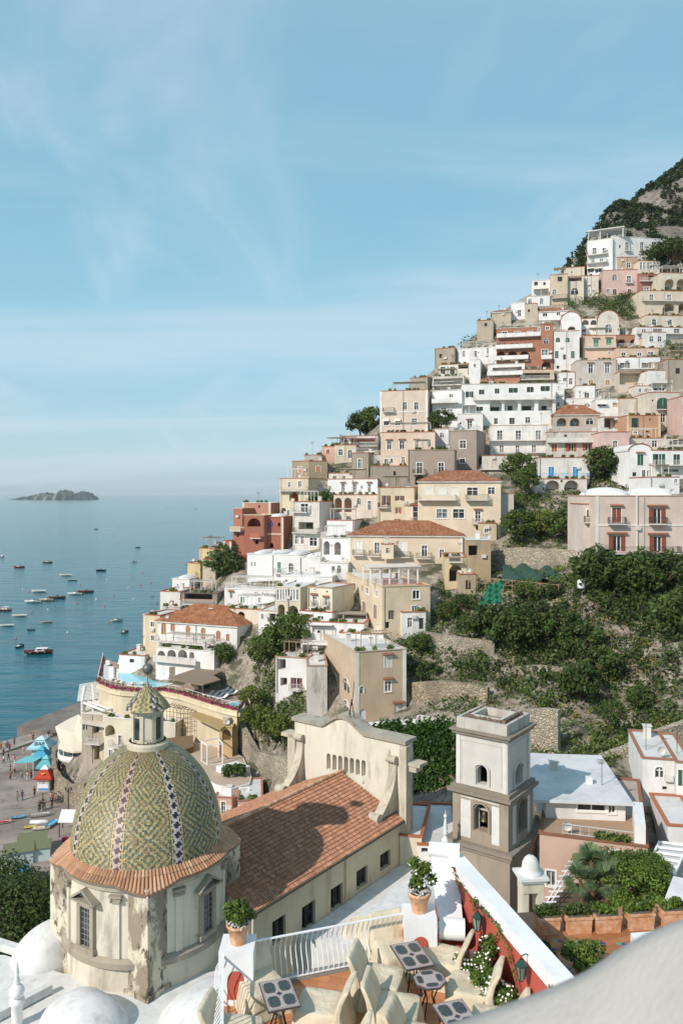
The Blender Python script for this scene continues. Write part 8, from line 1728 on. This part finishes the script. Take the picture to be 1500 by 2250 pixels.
for zx,zy,s,rz,lb in[(190,1990,1.0,.35,'olive roofed beach cabin at the front of the little group'),(370,1850,1.0,.3,'olive roofed beach cabin behind the front one'),(450,1950,.8,.3,'smaller olive roofed beach cabin beside the pines')]:
 p=PZ(zx/5.77,1560+zy/5.77,2.2);t=thing('beach_cabin',lb,'beach cabin',p);c=(p.x,p.y+1.5);m=MB();m.obox(c,1.9*s,1.3*s,p.z-.5,p.z+2.0,rz);m.build('walls',plaster('b9cfcc',.2),t);m=MB();ca,sa=cos(rz),sin(rz)
 f_=lambda x,y,z:(c[0]+x*ca-y*sa,c[1]+x*sa+y*ca,p.z+z)
 m.quad(f_(-2.1*s,-1.6*s,2.0),f_(2.1*s,-1.6*s,2.0),f_(2.1*s,0,2.9),f_(-2.1*s,0,2.9));m.quad(f_(-2.1*s,1.6*s,2.0),f_(2.1*s,1.6*s,2.0),f_(2.1*s,0,2.9),f_(-2.1*s,0,2.9));m.build('roof',plain('6c6f4f',.8),t)
 m=MB();m.add([f_(1.905*s,-1.3*s,1.98),f_(1.905*s,1.3*s,1.98),f_(1.905*s,0,2.75)],[(0,1,2)]);m.add([f_(-1.905*s,-1.3*s,1.98),f_(-1.905*s,1.3*s,1.98),f_(-1.905*s,0,2.75)],[(0,1,2)]);m.build('gable',plaster('cfd8d4',.2),t)
for i,(zx,zy,c_)in enumerate([(60,1960,'e2ddd4'),(160,2020,'e2ddd4'),(240,2010,'3f9ac0'),(80,2110,'e2ddd4')]):
 p=PZ(zx/5.77,1560+zy/5.77,4.2);m=MB();m.lathe((p.x,p.y,p.z-.1),[(1.5,0),(1.45,.12),(.05,.7)],8);t=thing('beach_umbrella',['white umbrella left of the olive roofed cabins','white umbrella in front of the olive roofed cabins','blue umbrella beside the olive roofed cabins','white umbrella nearest the pine crowns'][i],'umbrella',(p.x,p.y,2));m.build('canopy',plain(c_,.8),t);m=MB();m.bar((p.x,p.y,1.5),(p.x,p.y,p.z+.5),.07);m.build('pole',plain('c9c4ba',.6),t)
 # ---------------- boats
def hull(L_,B_,D_,n=14,flat=.15):
 m=MB();st=[]
 for i in range(n+1):
  t=i/n;y=-L_/2+L_*t;w_=B_/2*(min(1,(1-t)*2.2)**.6 if t>.45 else(.82+.18*t/.45));w_=max(w_*(1-max(0,t-.9)*4),.02);sh=D_*(1+.35*max(0,t-.5)**1.5*2);keel=0 if t<.85 else(t-.85)*D_*3
  st.append([(-w_,y,sh),(-w_*.86,y,sh*.35),(-w_*.25,y,keel),(w_*.25,y,keel),(w_*.86,y,sh*.35),(w_,y,sh)])
 for s in st:m.v+=s
 for i in range(n):
  for k in range(5):a=i*6+k;m.f.append((a,a+1,a+7,a+6))
 m.f.append((0,1,2,3,4,5));return m,st
def boat(kind,label,p,rz,L_,hullc,deckc='d9d4c8',cabc='e4e2dc',trim=None,group='boats moored off the beach'):
 B_=L_*.34;D_=L_*.12;t=thing(kind,label,'boat',(0,0,0),group);m,st=hull(L_,B_,D_);m.build('hull',plain(hullc,.35),t,True)
 m=MB();dz=D_*.72 if kind!='motor_boat' else D_*.95
 for i in range(len(st)-1):a,b=st[i],st[i+1];m.quad((a[0][0]*.93,a[0][1],dz),(a[5][0]*.93,a[5][1],dz),(b[5][0]*.93,b[5][1],dz),(b[0][0]*.93,b[0][1],dz))
 m.build('deck',plain(deckc,.7),t)
 m=MB();
 for s in(0,5):m.tube([(q[s][0],q[s][1],q[s][2])for q in st],.045*L_/6+.02,6)
 m.build('gunwale',plain(trim or deckc,.5),t)
 if kind=='rowing_boat':
  for y in(-L_*.25,0,L_*.2):m=MB();m.box(-B_*.42,B_*.42,y-.12,y+.12,D_*.75,D_*.82);m.build('thwart',plain(trim or 'b39a72',.7),t)
 if kind=='motor_boat':
  m=MB();m.hexa([(-B_*.32,-L_*.08,dz),(B_*.32,-L_*.08,dz),(B_*.22,L_*.24,dz),(-B_*.22,L_*.24,dz),(-B_*.28,-L_*.06,dz+.5),(B_*.28,-L_*.06,dz+.5),(B_*.15,L_*.14,dz+.32),(-B_*.15,L_*.14,dz+.32)]);m.build('cabin',plain(cabc,.4),t)
  m=MB();m.hexa([(-B_*.30,-L_*.10,dz+.45),(B_*.30,-L_*.10,dz+.45),(B_*.24,0,dz+.45),(-B_*.24,0,dz+.45),(-B_*.28,-L_*.12,dz+.95),(B_*.28,-L_*.12,dz+.95),(B_*.22,-L_*.05,dz+.95),(-B_*.22,-L_*.05,dz+.95)]);m.build('windscreen',glass('2a3238'),t)
  m=MB();m.box(-B_*.36,B_*.36,-L_*.42,-L_*.25,dz,dz+.35);m.build('stern_seat',plain('3a3230',.7),t)
  m=MB();m.box(-.15,.15,-L_/2-.35,-L_/2,.1,D_+.35);m.build('outboard_motor',plain('26282a',.5),t)
 if kind=='cabin_boat':
  m=MB();m.hexa([(-B_*.34,-L_*.22,dz),(B_*.34,-L_*.22,dz),(B_*.28,L_*.16,dz),(-B_*.28,L_*.16,dz),(-B_*.3,-L_*.2,dz+1.1),(B_*.3,-L_*.2,dz+1.1),(B_*.22,L_*.04,dz+1.1),(-B_*.22,L_*.04,dz+1.1)]);cb_=m.build('cabin',plain(cabc,.4),t)
  m=MB();m.box(-B_*.325,B_*.325,-L_*.14,L_*.03,dz+.6,dz+.95);m.build('cabin_windows',glass('20282e'),cb_)
  m=MB();m.box(-B_*.38,B_*.38,-L_*.32,L_*.08,dz+1.1,dz+1.2);m.build('cabin_roof',plain('e9e7e2',.5),t)
  for s in(-1,1):
   for y in(-.25,0,.25):m=MB();m.sphere((s*B_*.5,y*L_,D_*.7),.16,8,6);m.build('fender',plain('dcd9d0',.6),t)
  m=MB();m.bar((0,-L_*.1,dz+1.2),(0,-L_*.1,dz+2.2),.06);m.build('mast',plain('c9c9c9',.4),t)
 t.location=p;t.rotation_euler=(0,0,rz);return t
def onsea(zx,zy):return PZ(zx/3.75,1200+zy/3.75,-.55)
E90=-pi/2
for(zx,zy,kind,L_,rz,hc,dc,cc_,lb)in[(318,888,'cabin_boat',9.5,pi/2+.12,'5a1f22','7a2c2a','e6e4de','big red hulled boat with a white cabin and fenders'),(160,835,'motor_boat',4.5,pi*.9,'3a4248','8a8a86','c9c9c6','small grey motor boat left of the big red hulled boat'),(275,465,'motor_boat',8.5,pi/2,'e6e4e0','d9d4c8','e6e4de','long white speedboat leftmost in the moored cluster'),(385,450,'motor_boat',7.5,pi/2,'d6cbb2','c9b999','d9d0be','cream speedboat second in the moored cluster'),(470,430,'motor_boat',8.5,pi/2,'54483a','8a7356','4a4038','dark brown covered speedboat third in the moored cluster'),(620,400,'motor_boat',8,pi/2,'e6e4e0','d9d4c8','e6e4de','white speedboat in front of the red covered boat'),(705,382,'motor_boat',8.5,pi/2,'5c2320','8a5a48','3a2422','dark red covered speedboat rightmost in the cluster'),(322,378,'rowing_boat',8,pi/2,'e2e0da','cfc9bc','x','long slim white open boat behind the cluster'),(540,244,'rowing_boat',8,pi/2,'e6e4de','cfc9bc','x','long white open boat farther out'),(598,284,'rowing_boat',6,pi/2,'2f7a6c','c9c4b8','x','green open boat near the long white one'),(158,177,'motor_boat',8,pi/2,'9a2a24','b8502f','d6cfc2','bright red motor boat at the left'),(392,138,'motor_boat',7.5,pi/2,'26282a','b08a6a','d6cfc2','black hulled boat with tan deck'),(838,204,'motor_boat',7,-pi/2,'16181a','3a3a3a','4a4a48','all black motor boat in the middle of the bay'),(1100,132,'motor_boat',4.5,pi/2,'d9d6d0','8a8a86','3a3f44','small white boat with dark windscreen near the red houses'),(1135,14,'motor_boat',5,pi/2,'1c1e20','5a5a58','3a3a3a','small dark boat trailing a long wake, nearer one'),(20,90,'cabin_boat',5.5,pi*.95,'e2e0da','9a9a96','e6e4de','white cabin boat at the left edge of the view'),(35,532,'cabin_boat',7,pi/2,'8a2a26','c9b9a0','e6e4de','red cabin boat cut by the left edge'),(162,580,'rowing_boat',6.5,pi/2,'e0ddd4','c9bda6','x','white wooden boat with a long low line near the left edge'),(58,660,'rowing_boat',6,pi/2,'e2e0da','a9a397','x','white boat with three people aboard'),(258,692,'rowing_boat',3.2,pi/2,'2c3236','5a5a56','x','small dark dinghy above the big red boat'),(390,630,'rowing_boat',4.8,pi/2+.1,'c9c4ba','6a6258','x','tan sided dinghy right of the dark dinghy'),(958,618,'motor_boat',4.8,pi/2+.15,'dcd9d2','9a9894','c9c6c0','white motor boat close to the sea side houses'),(1025,715,'motor_boat',3.6,pi*.8,'cfcac0','4a4642','c9c6c0','little boat against the rocks below the pool stairs')]:
 boat(kind,lb,onsea(zx,zy),rz+.06,L_,hc,dc,cc_,None)
boat('motor_boat','small dark boat trailing a long wake, farther one',PZ(212,1163,-.55),-pi/2,6,'1c1e20','5a5a58','3a3a3a');boat('motor_boat','tiny far boat with a short white wake',PZ(366,1116,-.55),pi/2,9,'dcd9d2','5a5a58','d0d0d0');boat('motor_boat','tiny dark far boat near the skyline houses',PZ(430,1119,-.55),pi/2,9,'24282a','5a5a58','3a3a3a')
WKM=plain('9fb9c4',.3)
def wake(label,p0,p1,w0,w1):
 a,b=Vector(PZ(*p0,-.47)),Vector(PZ(*p1,-.47));d=(b-a);n_=Vector((-d.y,d.x,0)).normalized();m=MB();k=14
 for i in range(k+1):t=i/k;p=a+d*t;w_=w0+(w1-w0)*t;m.v+=[tuple(p-n_*w_*(1+.3*sin(i*2.3))),tuple(p+n_*w_*(1+.3*cos(i*1.7)))]
 for i in range(k):m.f.append((2*i,2*i+1,2*i+3,2*i+2))
 struct(m.build('wake',WKM),'stuff',label)
wake('white foam wake behind the farther dark boat',(216,1163.5),(255,1159),.5,.9);wake('white foam of the tiny far boat',(352,1113.5),(368,1116),.6,1.6)
DWK=plain('2f5a6a',.25)
WKM=DWK;wake('long dark wake line across the sea, upper',(256,1159),(430,1144),.8,1.2);wake('long dark wake line across the sea, lower',(310,1204),(455,1193),.5,.8);wake('faint dark wake line near the horizon',(370,1116),(500,1107),1.2,1.8)
BW=['above the white open boat','left of the slim open boat','below the green open boat','right of the black motor boat','topmost near the red houses','upper right of the group of five','lower left of the group of five','lower middle of the group of five','lower right of the group of five','right of the dark red speedboat','leftmost below the dark red speedboat','nearest right of the moored cluster','below the moored cluster','under the cream speedboat','left of the motor boat near the houses','above the dark dinghy','above the small grey motor boat','alone right of the moored cluster','alone out by the sea side houses']
for i,(zx,zy)in enumerate([(192,357),(240,380),(665,316),(880,278),(1088,240),(1175,222),(1058,342),(1158,320),(1248,300),(795,440),(862,494),(640,470),(397,525),(262,550),(900,632),(558,716),(132,765),(940,405),(1100,438)]):
 p=onsea(zx,zy)+Vector((0,0,.15));m=MB();m.sphere(p,.38,10,7);m.lathe((p.x,p.y,p.z+.3),[(.06,0),(.06,.35)],6)
 o=mesh1('mooring_buoy',m,plain('d06a3a' if i%3 else 'e2dfd8',.5),['orange' if i%3 else 'white'][0]+' mooring buoy','buoy',True,'mooring buoys on the bay');o['label']=('orange' if i%3 else 'white')+' mooring buoy '+BW[i]
def beached(zx,zy,kind,L_,rz,hc,dc,lb,up=False,trim=None):
 p=onbeach(zx,zy)+Vector((0,0,.05));L_*=.68;o=boat(kind,lb,p,rz,L_,hc,dc,'e2e0da',trim,'boats pulled up on the sand')
 if up:o.rotation_euler=(0,pi,rz);o.location=p+Vector((0,0,L_*.12))
beached(250,1375,'rowing_boat',3.6,-1.35,'5aa3c0','4a93b5','blue rowing boat alone on the sand');beached(55,1440,'rowing_boat',4,-1.3,'e2e0da','a82a24','red rimmed white rowing boat at the left edge of the sand',trim='a82a24');beached(390,1500,'rowing_boat',3.0,-1.2,'cdb43c','d6c04a','yellow rowing boat on the sand')
beached(500,1425,'rowing_boat',4.2,-1.5,'dedcd6','dedcd6','upturned white boat in the middle of the beached group',True);beached(520,1350,'rowing_boat',5.0,-1.3,'e2e0da','8a8a80','white boat at the back of the beached group');beached(525,1520,'rowing_boat',4.0,-1.45,'e2e0da','c9bda0','white boat with tan inside at the front of the beached group');beached(650,1470,'rowing_boat',4.8,2.9,'e2e0da','5ab0d0','blue and white boat standing bow forward in the beached group',trim='4aa8cc')
p=onbeach(870,1400);t=thing('street_lamp','slim dark street lamp on the beach beside the dome','street lamp',p);m=MB();m.tube([p,p+Vector((0,0,5.2))],.09,6);m.build('pole',plain('2a2826',.6),t);m=MB()
for sx in(-.45,.45):m.tube([p+Vector((0,0,4.6)),p+Vector((sx,0,4.9))],.05,5);m.lathe((p.x+sx,p.y,p.z+4.9),[(.08,0),(.16,.3),(.05,.5)],8)
m.build('lamp_heads',plain('3a3835',.5),t)
ws=thing('beach_shelter','white canvas shelter with crimson cushions right of the street lamp','shelter',onbeach(880,1600));p=onbeach(860,1560);m=MB();m.hexa([(p.x-1,p.y-1.5,p.z+2.2),(p.x+4,p.y-1.5,p.z+2.2),(p.x+4,p.y+2,p.z+2.8),(p.x-1.6,p.y+2,p.z+2.8),(p.x-1,p.y-1.5,p.z+2.3),(p.x+4,p.y-1.5,p.z+2.3),(p.x+4,p.y+2,p.z+2.9),(p.x-1.6,p.y+2,p.z+2.9)]);m.build('canvas',plain('e4e2dc',.8),ws);m=MB()
for q in((-.8,-1.4),(3.8,-1.4),(-1.4,1.9)):m.bar((p.x+q[0],p.y+q[1],p.z),(p.x+q[0],p.y+q[1],p.z+2.3),.12)
m.build('poles',plain('3a3532',.6),ws);q=onbeach(830,1680);m=MB();m.sphere(q+Vector((0,0,.5)),.55,10,8,.7);m.sphere(q+Vector((.9,-.8,.5)),.6,10,8,.6);m.build('cushions',plain('9a1f3f',.8),ws)
# ---------------- air between the viewer and the far things
hz=MB();hz.box(-39000,39000,-250,45000,-6,245);m=bpy.data.materials.new('haze');m.use_nodes=True;nt=m.node_tree;nt.nodes.clear();out=N(nt,'ShaderNodeOutputMaterial');pv=N(nt,'ShaderNodeVolumePrincipled');pv.inputs['Color'].default_value=(.84,.91,.93,1);pv.inputs['Density'].default_value=4.2e-5;pv.inputs['Anisotropy'].default_value=-.05
L(nt,pv.outputs[0],out.inputs['Volume']);HZ=hz.build('haze',m);struct(HZ,'stuff','pale sea haze in the air')
